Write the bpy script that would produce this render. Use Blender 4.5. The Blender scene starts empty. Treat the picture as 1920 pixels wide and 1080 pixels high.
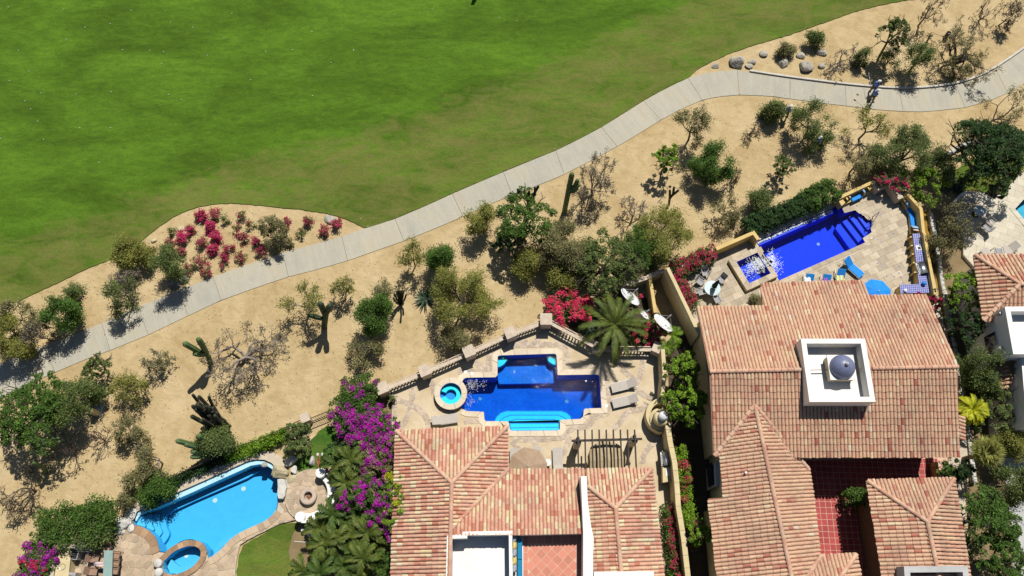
import bpy, math, random
import numpy as np
from mathutils import Vector, Matrix
from mathutils.geometry import delaunay_2d_cdt

R = math.radians
SC = bpy.context.scene
COL = SC.collection
# ---------------------------------------------------------------- camera
H, F, TILT = 58.0, 1478.0, R(21)
cam_d = bpy.data.cameras.new('camera')
cam = bpy.data.objects.new('camera', cam_d); COL.objects.link(cam)
cam.location = (0, 0, H); cam.rotation_euler = (TILT, 0, 0)
cam_d.sensor_width = 36.0; cam_d.lens = 36.0 * F / 1920.0
cam_d.clip_start = 0.5; cam_d.clip_end = 3000
SC.camera = cam
SC.render.resolution_x, SC.render.resolution_y = 1024, 576
# ---------------------------------------------------------------- light
SUN_EL, SUN_AZ = R(59), math.atan2(0.37, 0.93)      # azimuth from +Y towards +X
w = bpy.data.worlds.new('World'); SC.world = w; w.use_nodes = True
nt = w.node_tree
bg = nt.nodes['Background']
sky = nt.nodes.new('ShaderNodeTexSky'); sky.sky_type = 'NISHITA'; sky.sun_disc = False
sky.sun_elevation = SUN_EL; sky.sun_rotation = SUN_AZ
sky.air_density = 1.0; sky.dust_density = 0.6
nt.links.new(sky.outputs[0], bg.inputs[0]); bg.inputs[1].default_value = 0.05
sd = bpy.data.lights.new('sun', 'SUN'); sun = bpy.data.objects.new('sun', sd); COL.objects.link(sun)
sd.energy = 4.9; sd.angle = R(0.5); sd.color = (1.0, 0.955, 0.88)
sdir = Vector((math.sin(SUN_AZ) * math.cos(SUN_EL), math.cos(SUN_AZ) * math.cos(SUN_EL), math.sin(SUN_EL)))
sun.rotation_euler = sdir.to_track_quat('Z', 'Y').to_euler()
sun.location = (20, 40, 80)
SC.view_settings.view_transform = 'Standard'; SC.view_settings.look = 'None'
SC.view_settings.exposure = 0.0; SC.view_settings.gamma = 1.0
SC.view_settings.use_curve_mapping = False
SC.render.engine = 'CYCLES'
SC.cycles.max_bounces = 6; SC.cycles.transparent_max_bounces = 8
SC.cycles.diffuse_bounces = 1; SC.cycles.caustics_reflective = False; SC.cycles.caustics_refractive = False

# ---------------------------------------------------------------- helpers
CT, ST = math.cos(TILT), math.sin(TILT)
def P(px, py, z=0.0):
    """a point of the photograph (1920x1080) on the level z"""
    dx, dy = (px - 960) / F, (540 - py) / F
    k = (z - H) / (dy * ST - CT)
    return Vector((k * dx, k * (dy * CT + ST), z))
def P2(px, py, z=0.0):
    p = P(px, py, z); return (p.x, p.y)
def PL(pts, z=0.0): return [P2(a, b, z) for a, b in pts]
def ray_plane(px, py, o, n):
    d = Vector(((px - 960) / F, (540 - py) / F * CT + ST, (540 - py) / F * ST - CT))
    c = Vector((0, 0, H)); k = (o - c).dot(n) / d.dot(n)
    return c + d * k
def ang(a, b, z=0.0):
    p, q = P(*a, z), P(*b, z); return math.atan2(q.y - p.y, q.x - p.x)

class MB:
    def __init__(s): s.v = []; s.f = []; s.t = []; s.m = []
    def add(s, vs, fs, t=0.5, m=0):
        o = len(s.v); s.v += [tuple(x) for x in vs]
        for f in fs: s.f.append(tuple(i + o for i in f)); s.t.append(t); s.m.append(m)
        return s
    def box(s, c, d, rz=0.0, t=0.5, m=0, tilt=None):
        hx, hy, hz = d[0] / 2, d[1] / 2, d[2] / 2
        M = Matrix.Rotation(rz, 3, 'Z')
        if tilt: M = M @ Matrix.Rotation(tilt[1], 3, tilt[0])
        vs = [Vector(c) + M @ Vector((x, y, z)) for z in (-hz, hz) for x, y in ((-hx, -hy), (hx, -hy), (hx, hy), (-hx, hy))]
        return s.add(vs, [(3, 2, 1, 0), (4, 5, 6, 7), (0, 1, 5, 4), (1, 2, 6, 5), (2, 3, 7, 6), (3, 0, 4, 7)], t, m)
    def prism(s, pl, z0, z1, t=0.5, m=0, bottom=False, bev=0.0):
        if area(pl) < 0: pl = pl[::-1]
        n = len(pl)
        if bev:
            pi = offset(pl, -bev)
            vs = [(x, y, z0) for x, y in pl] + [(x, y, z1 - bev) for x, y in pl] + [(x, y, z1) for x, y in pi]
            fs = [(i, (i + 1) % n, n + (i + 1) % n, n + i) for i in range(n)] + [(n + i, n + (i + 1) % n, 2 * n + (i + 1) % n, 2 * n + i) for i in range(n)]
            fs.append(tuple(range(2 * n, 3 * n)))
        else:
            vs = [(x, y, z0) for x, y in pl] + [(x, y, z1) for x, y in pl]
            fs = [(i, (i + 1) % n, n + (i + 1) % n, n + i) for i in range(n)]
            fs.append(tuple(range(n, 2 * n)))
        if bottom: fs.append(tuple(range(n - 1, -1, -1)))
        return s.add(vs, fs, t, m)
    def tube(s, pts, rs, n=6, t=0.5, m=0, cap=True):
        pts = [Vector(p) for p in pts]
        if not hasattr(rs, '__len__'): rs = [rs] * len(pts)
        vs = []; 
        for i, p in enumerate(pts):
            d = (pts[min(i + 1, len(pts) - 1)] - pts[max(i - 1, 0)]).normalized()
            a = d.orthogonal().normalized() if abs(d.z) > 0.95 else d.cross(Vector((0, 0, 1))).normalized()
            b = d.cross(a)
            for k in range(n):
                th = 2 * math.pi * k / n
                vs.append(p + (a * math.cos(th) + b * math.sin(th)) * rs[i])
        fs = []
        for i in range(len(pts) - 1):
            for k in range(n):
                k2 = (k + 1) % n
                fs.append((i * n + k, i * n + k2, (i + 1) * n + k2, (i + 1) * n + k))
        if cap:
            fs.append(tuple(range(n - 1, -1, -1))); o = (len(pts) - 1) * n; fs.append(tuple(range(o, o + n)))
        return s.add(vs, fs, t, m)
    def lathe(s, prof, c, n=16, t=0.5, m=0):
        vs = []; fs = []
        for r, z in prof:
            for k in range(n):
                th = 2 * math.pi * k / n
                vs.append((c[0] + r * math.cos(th), c[1] + r * math.sin(th), c[2] + z))
        for i in range(len(prof) - 1):
            for k in range(n):
                k2 = (k + 1) % n
                fs.append((i * n + k, i * n + k2, (i + 1) * n + k2, (i + 1) * n + k))
        return s.add(vs, fs, t, m)
    def build(s, name, mat, parent=None, smooth=False, kind=None, bevel=0):
        me = bpy.data.meshes.new(name)
        o0 = parent.location if parent else Vector((0, 0, 0))
        if parent and parent.parent: o0 = o0 + parent.parent.location
        me.from_pydata([(x - o0[0], y - o0[1], z - o0[2]) for x, y, z in s.v], [], s.f)
        for mm in (mat if isinstance(mat, (list, tuple)) else [mat]): me.materials.append(mm)
        at = me.attributes.new('tint', 'FLOAT', 'FACE'); at.data.foreach_set('value', s.t)
        if any(s.m): me.polygons.foreach_set('material_index', s.m)
        if smooth: me.polygons.foreach_set('use_smooth', [True] * len(s.f))
        ob = bpy.data.objects.new(name, me); COL.objects.link(ob)
        if parent: ob.parent = parent
        if kind: ob['kind'] = kind
        if bevel:
            b = ob.modifiers.new('bevel', 'BEVEL'); b.width = bevel; b.segments = 2; b.limit_method = 'ANGLE'
        return ob

def np_obj(name, V, Q, mat, parent=None, tint=None, kind=None, smooth=False):
    me = bpy.data.meshes.new(name)
    V = np.asarray(V, dtype=np.float32).reshape(-1, 3)
    if parent:
        o0 = parent.location.copy()
        if parent.parent: o0 += parent.parent.location
        V = V - np.array(o0, dtype=np.float32)
    Q = np.asarray(Q, dtype=np.int32); n, k = Q.shape
    me.vertices.add(len(V)); me.vertices.foreach_set('co', V.ravel().astype(np.float32))
    me.loops.add(n * k); me.loops.foreach_set('vertex_index', Q.ravel())
    me.polygons.add(n); me.polygons.foreach_set('loop_start', np.arange(0, n * k, k, dtype=np.int32))
    me.update(calc_edges=True)
    for mm in (mat if isinstance(mat, (list, tuple)) else [mat]): me.materials.append(mm)
    if tint is not None:
        at = me.attributes.new('tint', 'FLOAT', 'FACE'); at.data.foreach_set('value', np.asarray(tint, dtype=np.float32))
    if smooth: me.polygons.foreach_set('use_smooth', np.ones(n, dtype=bool))
    ob = bpy.data.objects.new(name, me); COL.objects.link(ob)
    if parent: ob.parent = parent
    if kind: ob['kind'] = kind
    return ob

def tag(o, label, cat, group=None, kind=None):
    o['label'] = label; o['category'] = cat
    if group: o['group'] = group
    if kind: o['kind'] = kind
    return o
def empty(name, loc=(0, 0, 0), rz=0.0, label=None, cat=None, group=None):
    o = bpy.data.objects.new(name, None); COL.objects.link(o); o.empty_display_size = 0.2
    o.location = loc; o.rotation_euler = (0, 0, rz)
    if label: tag(o, label, cat, group)
    return o
def dup(root, loc, rz, label, group=None):
    r = root.copy(); COL.objects.link(r); r.location = loc; r.rotation_euler = (0, 0, rz); r['label'] = label
    if group: r['group'] = group
    for ch in root.children:
        c = ch.copy(); COL.objects.link(c); c.parent = r
        for g in ch.children:
            d = g.copy(); COL.objects.link(d); d.parent = c
    return r
_protos = {}
def place(builder, key, loc, rz, label, cat, group=None):
    """the first of a kind is built, the next ones are copies"""
    if key in _protos: return dup(_protos[key], loc, rz, label, group)
    r = builder(); r.location = loc; r.rotation_euler = (0, 0, rz); tag(r, label, cat, group)
    _protos[key] = r
    return r

# ------------------------------------------------------------ 2D geometry
def area(pl):
    return 0.5 * sum(pl[i][0] * pl[(i + 1) % len(pl)][1] - pl[(i + 1) % len(pl)][0] * pl[i][1] for i in range(len(pl)))
def inside(p, pl):
    x, y = p; c = False; j = len(pl) - 1
    for i in range(len(pl)):
        xi, yi = pl[i]; xj, yj = pl[j]
        if (yi > y) != (yj > y) and x < (xj - xi) * (y - yi) / (yj - yi) + xi: c = not c
        j = i
    return c
def centroid(pl):
    return (sum(p[0] for p in pl) / len(pl), sum(p[1] for p in pl) / len(pl))
def offset(pl, d):
    """closed outline moved outwards by d"""
    s = 1 if area(pl) > 0 else -1
    n = len(pl); out = []
    for i in range(n):
        a, b, c = Vector(pl[i - 1]), Vector(pl[i]), Vector(pl[(i + 1) % n])
        e1, e2 = (b - a).normalized(), (c - b).normalized()
        n1, n2 = Vector((e1.y, -e1.x)) * s, Vector((e2.y, -e2.x)) * s
        m = n1 + n2
        if m.length < 1e-4: m = n1
        m.normalize()
        k = d / max(0.45, m.dot(n1))
        out.append((b.x + m.x * k, b.y + m.y * k))
    return out
def off_line(pl, d):
    n = len(pl); out = []
    for i in range(n):
        b = Vector(pl[i])
        e1 = (b - Vector(pl[i - 1])).normalized() if i > 0 else (Vector(pl[1]) - b).normalized()
        e2 = (Vector(pl[i + 1]) - b).normalized() if i < n - 1 else e1
        n1, n2 = Vector((-e1.y, e1.x)), Vector((-e2.y, e2.x))
        m = (n1 + n2).normalized(); k = d / max(0.5, m.dot(n1))
        out.append((b.x + m.x * k, b.y + m.y * k))
    return out
def band(pl, wd):
    """closed strip of width wd along an open line"""
    return off_line(pl, wd / 2) + off_line(pl, -wd / 2)[::-1]
def smooth_line(pl, it=2, closed=False):
    for _ in range(it):
        n = len(pl); out = [] if closed else [pl[0]]
        for i in range(n if closed else n - 1):
            a, b = pl[i], pl[(i + 1) % n]
            out.append((a[0] * .75 + b[0] * .25, a[1] * .75 + b[1] * .25))
            out.append((a[0] * .25 + b[0] * .75, a[1] * .25 + b[1] * .75))
        if not closed: out.append(pl[-1])
        pl = out
    return pl
def resample(pl, step):
    L = [0.0]
    for i in range(len(pl) - 1): L.append(L[-1] + math.dist(pl[i], pl[i + 1]))
    n = max(2, int(round(L[-1] / step)) + 1); out = []; j = 0
    for k in range(n):
        s = L[-1] * k / (n - 1)
        while j < len(pl) - 2 and L[j + 1] < s: j += 1
        t = (s - L[j]) / max(1e-9, L[j + 1] - L[j])
        out.append((pl[j][0] + (pl[j + 1][0] - pl[j][0]) * t, pl[j][1] + (pl[j + 1][1] - pl[j][1]) * t))
    return out
def clip(pl, a, b):
    """keep the part of pl on the left of the line a-b"""
    out = []; n = len(pl)
    f = lambda p: (b[0] - a[0]) * (p[1] - a[1]) - (b[1] - a[1]) * (p[0] - a[0])
    for i in range(n):
        p, q = pl[i], pl[(i + 1) % n]; fp, fq = f(p), f(q)
        if fp >= 0: out.append(p)
        if (fp >= 0) != (fq >= 0):
            t = fp / (fp - fq); out.append((p[0] + (q[0] - p[0]) * t, p[1] + (q[1] - p[1]) * t))
    return out
def clip_convex(pl, cell):
    if area(cell) < 0: cell = cell[::-1]
    for i in range(len(cell)):
        if len(pl) < 3: return []
        pl = clip(pl, cell[i], cell[(i + 1) % len(cell)])
    o = []
    for p in pl:
        if not o or math.dist(p, o[-1]) > 0.012: o.append(p)
    while len(o) > 2 and math.dist(o[0], o[-1]) <= 0.012: o.pop()
    return o if len(o) >= 3 else []
def voronoi(region, size, rng, gap=0.03, jit=0.75, holes=()):
    xs = [p[0] for p in region]; ys = [p[1] for p in region]
    nx, ny = int((max(xs) - min(xs)) / size) + 3, int((max(ys) - min(ys)) / size) + 3
    pts = {}
    for i in range(-1, nx):
        for j in range(-1, ny):
            pts[i, j] = (min(xs) + (i + .5 * (j % 2) + (rng.random() - .5) * jit) * size, min(ys) + (j + (rng.random() - .5) * jit) * size)
    out = []
    for (i, j), c in pts.items():
        if any(inside(c, h) for h in holes): continue
        cell = [(c[0] - 2 * size, c[1] - 2 * size), (c[0] + 2 * size, c[1] - 2 * size), (c[0] + 2 * size, c[1] + 2 * size), (c[0] - 2 * size, c[1] + 2 * size)]
        for di in (-2, -1, 0, 1, 2):
            for dj in (-2, -1, 0, 1, 2):
                q = pts.get((i + di, j + dj))
                if q is None or (di == 0 and dj == 0): continue
                m = ((c[0] + q[0]) / 2, (c[1] + q[1]) / 2); d = (q[0] - c[0], q[1] - c[1]); L = math.hypot(*d)
                m = (m[0] - d[0] / L * gap / 2, m[1] - d[1] / L * gap / 2)
                cell = clip(cell, m, (m[0] - d[1], m[1] + d[0]))
                if len(cell) < 3: break
            if len(cell) < 3: break
        if len(cell) < 3: continue
        pc = clip_convex(list(region), cell)
        if pc and abs(area(pc)) > size * size * 0.12: out.append(pc)
    return out
def grid_cells(region, o, a, sx, sy, gap, rng, stagger=False, holes=()):
    ca, sa = math.cos(a), math.sin(a); out = []
    loc = [((p[0] - o[0]) * ca + (p[1] - o[1]) * sa, -(p[0] - o[0]) * sa + (p[1] - o[1]) * ca) for p in region]
    i0, i1 = int(min(p[0] for p in loc) / sx) - 1, int(max(p[0] for p in loc) / sx) + 1
    j0, j1 = int(min(p[1] for p in loc) / sy) - 1, int(max(p[1] for p in loc) / sy) + 1
    for j in range(j0, j1 + 1):
        sh = (0.5 * sx if j % 2 else 0) if stagger else 0
        for i in range(i0 - 1, i1 + 1):
            q = [(i * sx + sh + gap / 2, j * sy + gap / 2), ((i + 1) * sx + sh - gap / 2, j * sy + gap / 2), ((i + 1) * sx + sh - gap / 2, (j + 1) * sy - gap / 2), (i * sx + sh + gap / 2, (j + 1) * sy - gap / 2)]
            q = [(o[0] + x * ca - y * sa, o[1] + x * sa + y * ca) for x, y in q]
            if any(inside(centroid(q), h) for h in holes): continue
            pc = clip_convex(list(region), q)
            if pc and abs(area(pc)) > sx * sy * 0.1: out.append(pc)
    return out
def in_frame(p, z=0, mg=30):
    """does the photograph show this point of the plan"""
    d = Vector((p[0], p[1], z - H))
    yc = d.y * CT + d.z * ST; zc = -d.y * ST + d.z * CT
    u, v = 960 + F * d.x / -zc, 540 - F * yc / -zc
    return -mg < u < 1920 + mg and -mg < v < 1080 + mg
def pieces(name, polys, z0, z1, mat, parent, rng, bev=0.0, limit=300, jz=0.006):
    inn = [p for p in polys if in_frame(centroid(p), z1)]
    rest = [p for p in polys if not in_frame(centroid(p), z1)] + inn[limit:]
    for p in inn[:limit]:
        MB().prism(p, z0, z1 + rng.uniform(-jz, jz), rng.random(), bev=bev if abs(area(p)) > .05 else 0).build(name, mat, parent)
    if rest:
        mb = MB()
        for p in rest: mb.prism(p, z0, z1 + rng.uniform(-jz, jz), rng.random())
        mb.build(name, mat, parent, kind='stuff')
def sheet(outline, holes, z, mat, name, grid=0.0, attr=None, parent=None, skirt=0.0, kind=None):
    """flat sheet with holes; attr(x,y) gives a smooth vertex value"""
    V = []; E = []
    for pl in [outline] + list(holes):
        o = len(V); n = len(pl); V += [Vector(p) for p in pl]; E += [(o + i, o + (i + 1) % n) for i in range(n)]
    if grid:
        xs = [p[0] for p in outline]; ys = [p[1] for p in outline]
        x0, x1, y0, y1 = max(min(xs), -60), min(max(xs), 60), max(min(ys), -20), min(max(ys), 75)
        for x in np.arange(x0, x1, grid):
            for y in np.arange(y0, y1, grid):
                if inside((x, y), outline): V.append(Vector((x, y)))
    rv, re_, rf = delaunay_2d_cdt(V, E, [], 0, 1e-4)[:3]
    fs = []
    for f in rf:
        c = centroid([rv[i] for i in f])
        if inside(c, outline) and not any(inside(c, h) for h in holes): fs.append(tuple(f))
    mb = MB(); mb.add([(p.x, p.y, z) for p in rv], fs)
    if skirt:
        pl = outline if area(outline) > 0 else outline[::-1]
        n = len(pl)
        mb.add([(x, y, z - skirt) for x, y in pl] + [(x, y, z) for x, y in pl], [(i, (i + 1) % n, n + (i + 1) % n, n + i) for i in range(n)])
    ob = mb.build(name, mat, parent, kind=kind)
    if attr:
        me = ob.data; at = me.attributes.new('mix', 'FLOAT', 'POINT')
        at.data.foreach_set('value', [attr(v.co.x, v.co.y) for v in me.vertices])
    return ob

# ------------------------------------------------------------ materials
def _new(name):
    m = bpy.data.materials.new(name); m.use_nodes = True
    t = m.node_tree; return m, t, t.nodes['Principled BSDF'], t.nodes['Material Output']
def ramp(t, stops, interp='LINEAR'):
    r = t.nodes.new('ShaderNodeValToRGB'); r.color_ramp.interpolation = interp
    while len(r.color_ramp.elements) < len(stops): r.color_ramp.elements.new(0.5)
    for e, (p, c) in zip(r.color_ramp.elements, stops): e.position = p; e.color = (*c, 1)
    return r
def noise(t, scale, detail=5, rough=0.6, stretch=None, dist=0.0, rot=0.0):
    g = t.nodes.new('ShaderNodeNewGeometry'); n = t.nodes.new('ShaderNodeTexNoise')
    n.inputs['Scale'].default_value = scale; n.inputs['Detail'].default_value = detail; n.inputs['Roughness'].default_value = rough
    n.inputs['Distortion'].default_value = dist
    src = g.outputs['Position']
    if stretch:
        mp = t.nodes.new('ShaderNodeMapping'); mp.inputs['Scale'].default_value = stretch; mp.inputs['Rotation'].default_value = (0, 0, rot)
        t.links.new(src, mp.inputs[0]); src = mp.outputs[0]
    t.links.new(src, n.inputs['Vector'])
    return n
def mixc(t, a, b, fac, mode='MIX'):
    m = t.nodes.new('ShaderNodeMix'); m.data_type = 'RGBA'; m.blend_type = mode
    for sock, v in ((m.inputs[6], a), (m.inputs[7], b), (m.inputs[0], fac)):
        if hasattr(v, 'node'): t.links.new(v, sock)
        elif isinstance(v, (int, float)): sock.default_value = v
        else: sock.default_value = (*v, 1)
    return m.outputs[2]
def bump(t, bsdf, src, strength, dist=0.05):
    b = t.nodes.new('ShaderNodeBump'); b.inputs['Strength'].default_value = strength; b.inputs['Distance'].default_value = dist
    t.links.new(src, b.inputs['Height']); t.links.new(b.outputs[0], bsdf.inputs['Normal'])
def mat(name, c1, c2=None, scale=3.0, rough=0.8, metal=0.0, spec=0.3, bmp=0.0, bscale=25.0, fine=0.12, tint=0.0, stretch=None, coat=0):
    m, t, b, o = _new(name)
    c2 = c2 or tuple(x * 0.8 for x in c1)
    n1 = noise(t, scale, 6, 0.65, stretch)
    r1 = ramp(t, [(0.32, c2), (0.68, c1)]); t.links.new(n1.outputs[0], r1.inputs[0])
    col = r1.outputs[0]
    n2 = noise(t, bscale, 3, 0.7)
    if fine:
        r2 = ramp(t, [(0.3, (1 - fine,) * 3), (0.7, (1 + fine,) * 3)]); t.links.new(n2.outputs[0], r2.inputs[0])
        col = mixc(t, col, r2.outputs[0], 1.0, 'MULTIPLY')
    if tint:
        a = t.nodes.new('ShaderNodeAttribute'); a.attribute_name = 'tint'
        r3 = ramp(t, [(0, (1 - tint,) * 3), (1, (1 + tint,) * 3)]); t.links.new(a.outputs['Fac'], r3.inputs[0])
        col = mixc(t, col, r3.outputs[0], 1.0, 'MULTIPLY')
    t.links.new(col, b.inputs['Base Color'])
    b.inputs['Roughness'].default_value = rough; b.inputs['Metallic'].default_value = metal; b.inputs['Specular IOR Level'].default_value = spec
    if bmp: bump(t, b, n2.outputs[0], bmp, 0.02)
    return m
def leaf(name, c1, c2, c3, trans=0.38):
    m, t, b, o = _new(name)
    if 'petal' not in name and 'palm' not in name: c1, c2, c3 = (tuple(x * f for x in c) for c, f in ((c1, 1.15), (c2, 1.4), (c3, 1.6)))
    g = t.nodes.new('ShaderNodeNewGeometry')
    r = ramp(t, [(0.0, c1), (0.55, c2), (1.0, c3)]); t.links.new(g.outputs['Random Per Island'], r.inputs[0])
    n = noise(t, 1.2, 3, 0.6); rr = ramp(t, [(0.3, (.72,) * 3), (0.7, (1.25,) * 3)]); t.links.new(n.outputs[0], rr.inputs[0])
    c = mixc(t, r.outputs[0], rr.outputs[0], 1.0, 'MULTIPLY')
    t.links.new(c, b.inputs['Base Color']); b.inputs['Roughness'].default_value = 0.55; b.inputs['Specular IOR Level'].default_value = 0.25
    tr = t.nodes.new('ShaderNodeBsdfTranslucent'); t.links.new(c, tr.inputs[0])
    mx = t.nodes.new('ShaderNodeMixShader'); mx.inputs[0].default_value = trans
    t.links.new(b.outputs[0], mx.inputs[1]); t.links.new(tr.outputs[0], mx.inputs[2]); t.links.new(mx.outputs[0], o.inputs[0])
    return m
def tile_mat(name, stops, dirt=0.25):
    m, t, b, o = _new(name)
    a = t.nodes.new('ShaderNodeAttribute'); a.attribute_name = 'tint'
    r = ramp(t, stops); t.links.new(a.outputs['Fac'], r.inputs[0])
    n = noise(t, 9.0, 5, 0.7); r2 = ramp(t, [(0.3, (1 - dirt,) * 3), (0.65, (1.08,) * 3)]); t.links.new(n.outputs[0], r2.inputs[0])
    n3 = noise(t, 0.5, 4, 0.6); r3 = ramp(t, [(0.28, (0.76, 0.78, 0.80)), (0.5, (1.0, 0.99, 0.98)), (0.72, (1.07, 1.04, 1.0))]); t.links.new(n3.outputs[0], r3.inputs[0])
    c = mixc(t, mixc(t, r.outputs[0], r2.outputs[0], 1.0, 'MULTIPLY'), r3.outputs[0], 1.0, 'MULTIPLY')
    t.links.new(c, b.inputs['Base Color']); b.inputs['Roughness'].default_value = 0.85; b.inputs['Specular IOR Level'].default_value = 0.2
    bump(t, b, n.outputs[0], 0.25, 0.01)
    return m
def water_mat(name, absorb, density, ripple=0.25, scale=3.0):
    m, t, b, o = _new(name)
    t.nodes.remove(b)
    tr = t.nodes.new('ShaderNodeBsdfTransparent'); gl = t.nodes.new('ShaderNodeBsdfGlossy'); gl.inputs['Roughness'].default_value = 0.03
    n = noise(t, scale, 4, 0.55, None, 1.6)
    bp = t.nodes.new('ShaderNodeBump'); bp.inputs['Strength'].default_value = ripple; bp.inputs['Distance'].default_value = 0.25
    t.links.new(n.outputs[0], bp.inputs['Height']); t.links.new(bp.outputs[0], gl.inputs['Normal'])
    fr = t.nodes.new('ShaderNodeFresnel'); fr.inputs['IOR'].default_value = 1.33; t.links.new(bp.outputs[0], fr.inputs['Normal'])
    mx = t.nodes.new('ShaderNodeMixShader'); t.links.new(fr.outputs[0], mx.inputs[0]); t.links.new(tr.outputs[0], mx.inputs[1]); t.links.new(gl.outputs[0], mx.inputs[2])
    t.links.new(mx.outputs[0], o.inputs['Surface'])
    va = t.nodes.new('ShaderNodeVolumeAbsorption'); va.inputs['Color'].default_value = (*absorb, 1); va.inputs['Density'].default_value = density
    t.links.new(va.outputs[0], o.inputs['Volume'])
    return m
def grass_mat(name, bright, dry, use_mix):
    m, t, b, o = _new(name)
    n1 = noise(t, 0.10, 5, 0.6, (1, 2.6, 1), 0.8, -0.35); r1 = ramp(t, [(0.35, tuple(x * 0.68 for x in bright)), (0.65, tuple(x * 1.2 for x in bright))]); t.links.new(n1.outputs[0], r1.inputs[0])
    n2 = noise(t, 0.8, 8, 0.74, (1, 2.8, 1), 0.8, -0.3); r2 = ramp(t, [(0.34, (.74, .77, .82)), (0.68, (1.26, 1.2, 1.12))]); t.links.new(n2.outputs[0], r2.inputs[0])
    c = mixc(t, r1.outputs[0], r2.outputs[0], 1.0, 'MULTIPLY')
    n3 = noise(t, 0.35, 6, 0.7, (1, 2.4, 1), 1.2, -0.45)
    if use_mix:
        a = t.nodes.new('ShaderNodeAttribute'); a.attribute_name = 'mix'
        ma = t.nodes.new('ShaderNodeMath'); ma.operation = 'MULTIPLY_ADD'; t.links.new(n3.outputs[0], ma.inputs[0]); ma.inputs[1].default_value = 2.3
        sb = t.nodes.new('ShaderNodeMath'); sb.operation = 'MULTIPLY_ADD'; t.links.new(a.outputs['Fac'], sb.inputs[0]); sb.inputs[1].default_value = 0.85; sb.inputs[2].default_value = -1.56
        t.links.new(sb.outputs[0], ma.inputs[2]); ma.use_clamp = True; fac = ma.outputs[0]
    else:
        rr = ramp(t, [(0.45, (0, 0, 0)), (0.75, (1, 1, 1))]); t.links.new(n3.outputs[0], rr.inputs[0]); fac = rr.outputs[0]
    n4 = noise(t, 6.0, 4, 0.8, (1, 1.8, 1), 0.0, -0.4); r4 = ramp(t, [(0.25, (.7, .72, .75)), (0.75, (1.3, 1.26, 1.2))]); t.links.new(n4.outputs[0], r4.inputs[0])
    c = mixc(t, mixc(t, c, dry, fac), r4.outputs[0], 1.0, 'MULTIPLY')
    t.links.new(c, b.inputs['Base Color']); b.inputs['Roughness'].default_value = 0.9; b.inputs['Specular IOR Level'].default_value = 0.1
    bump(t, b, n4.outputs[0], 0.5, 0.05)
    return m
def sand_mat(name):
    m, t, b, o = _new(name)
    n1 = noise(t, 0.16, 6, 0.62, None, 0.6); r1 = ramp(t, [(0.3, (.43, .315, .16)), (0.5, (.515, .40, .22)), (0.72, (.57, .455, .275))]); t.links.new(n1.outputs[0], r1.inputs[0])
    n2 = noise(t, 1.1, 7, 0.7, None, 0.4); r2 = ramp(t, [(0.28, (.80, .76, .70)), (0.6, (1.04, 1.03, 1.02))]); t.links.new(n2.outputs[0], r2.inputs[0])
    n3 = noise(t, 14, 5, 0.75); r3 = ramp(t, [(0.3, (.86,) * 3), (0.7, (1.08,) * 3)]); t.links.new(n3.outputs[0], r3.inputs[0])
    n5 = noise(t, 3.6, 3, 0.55); r5 = ramp(t, [(0.68, (1, 1, 1)), (0.78, (.70, .63, .54))]); t.links.new(n5.outputs[0], r5.inputs[0])
    c = mixc(t, mixc(t, mixc(t, r1.outputs[0], r2.outputs[0], 1.0, 'MULTIPLY'), r3.outputs[0], 1.0, 'MULTIPLY'), r5.outputs[0], 0.8, 'MULTIPLY')
    t.links.new(c, b.inputs['Base Color']); b.inputs['Roughness'].default_value = 0.95; b.inputs['Specular IOR Level'].default_value = 0.1
    nb = noise(t, 2.2, 8, 0.62, None, 0.3); bump(t, b, nb.outputs[0], 0.5, 0.16)
    return m
M = {}
M['sand'] = sand_mat('sand')
M['fairway'] = grass_mat('fairway_grass', (.078, .158, .013), (.165, .158, .046), True)
M['lawn'] = grass_mat('lawn_grass', (.095, .155, .022), (.17, .15, .04), False)
M['lawn2'] = grass_mat('lawn_grass_green', (.06, .15, .02), (.11, .15, .03), False)
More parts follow.
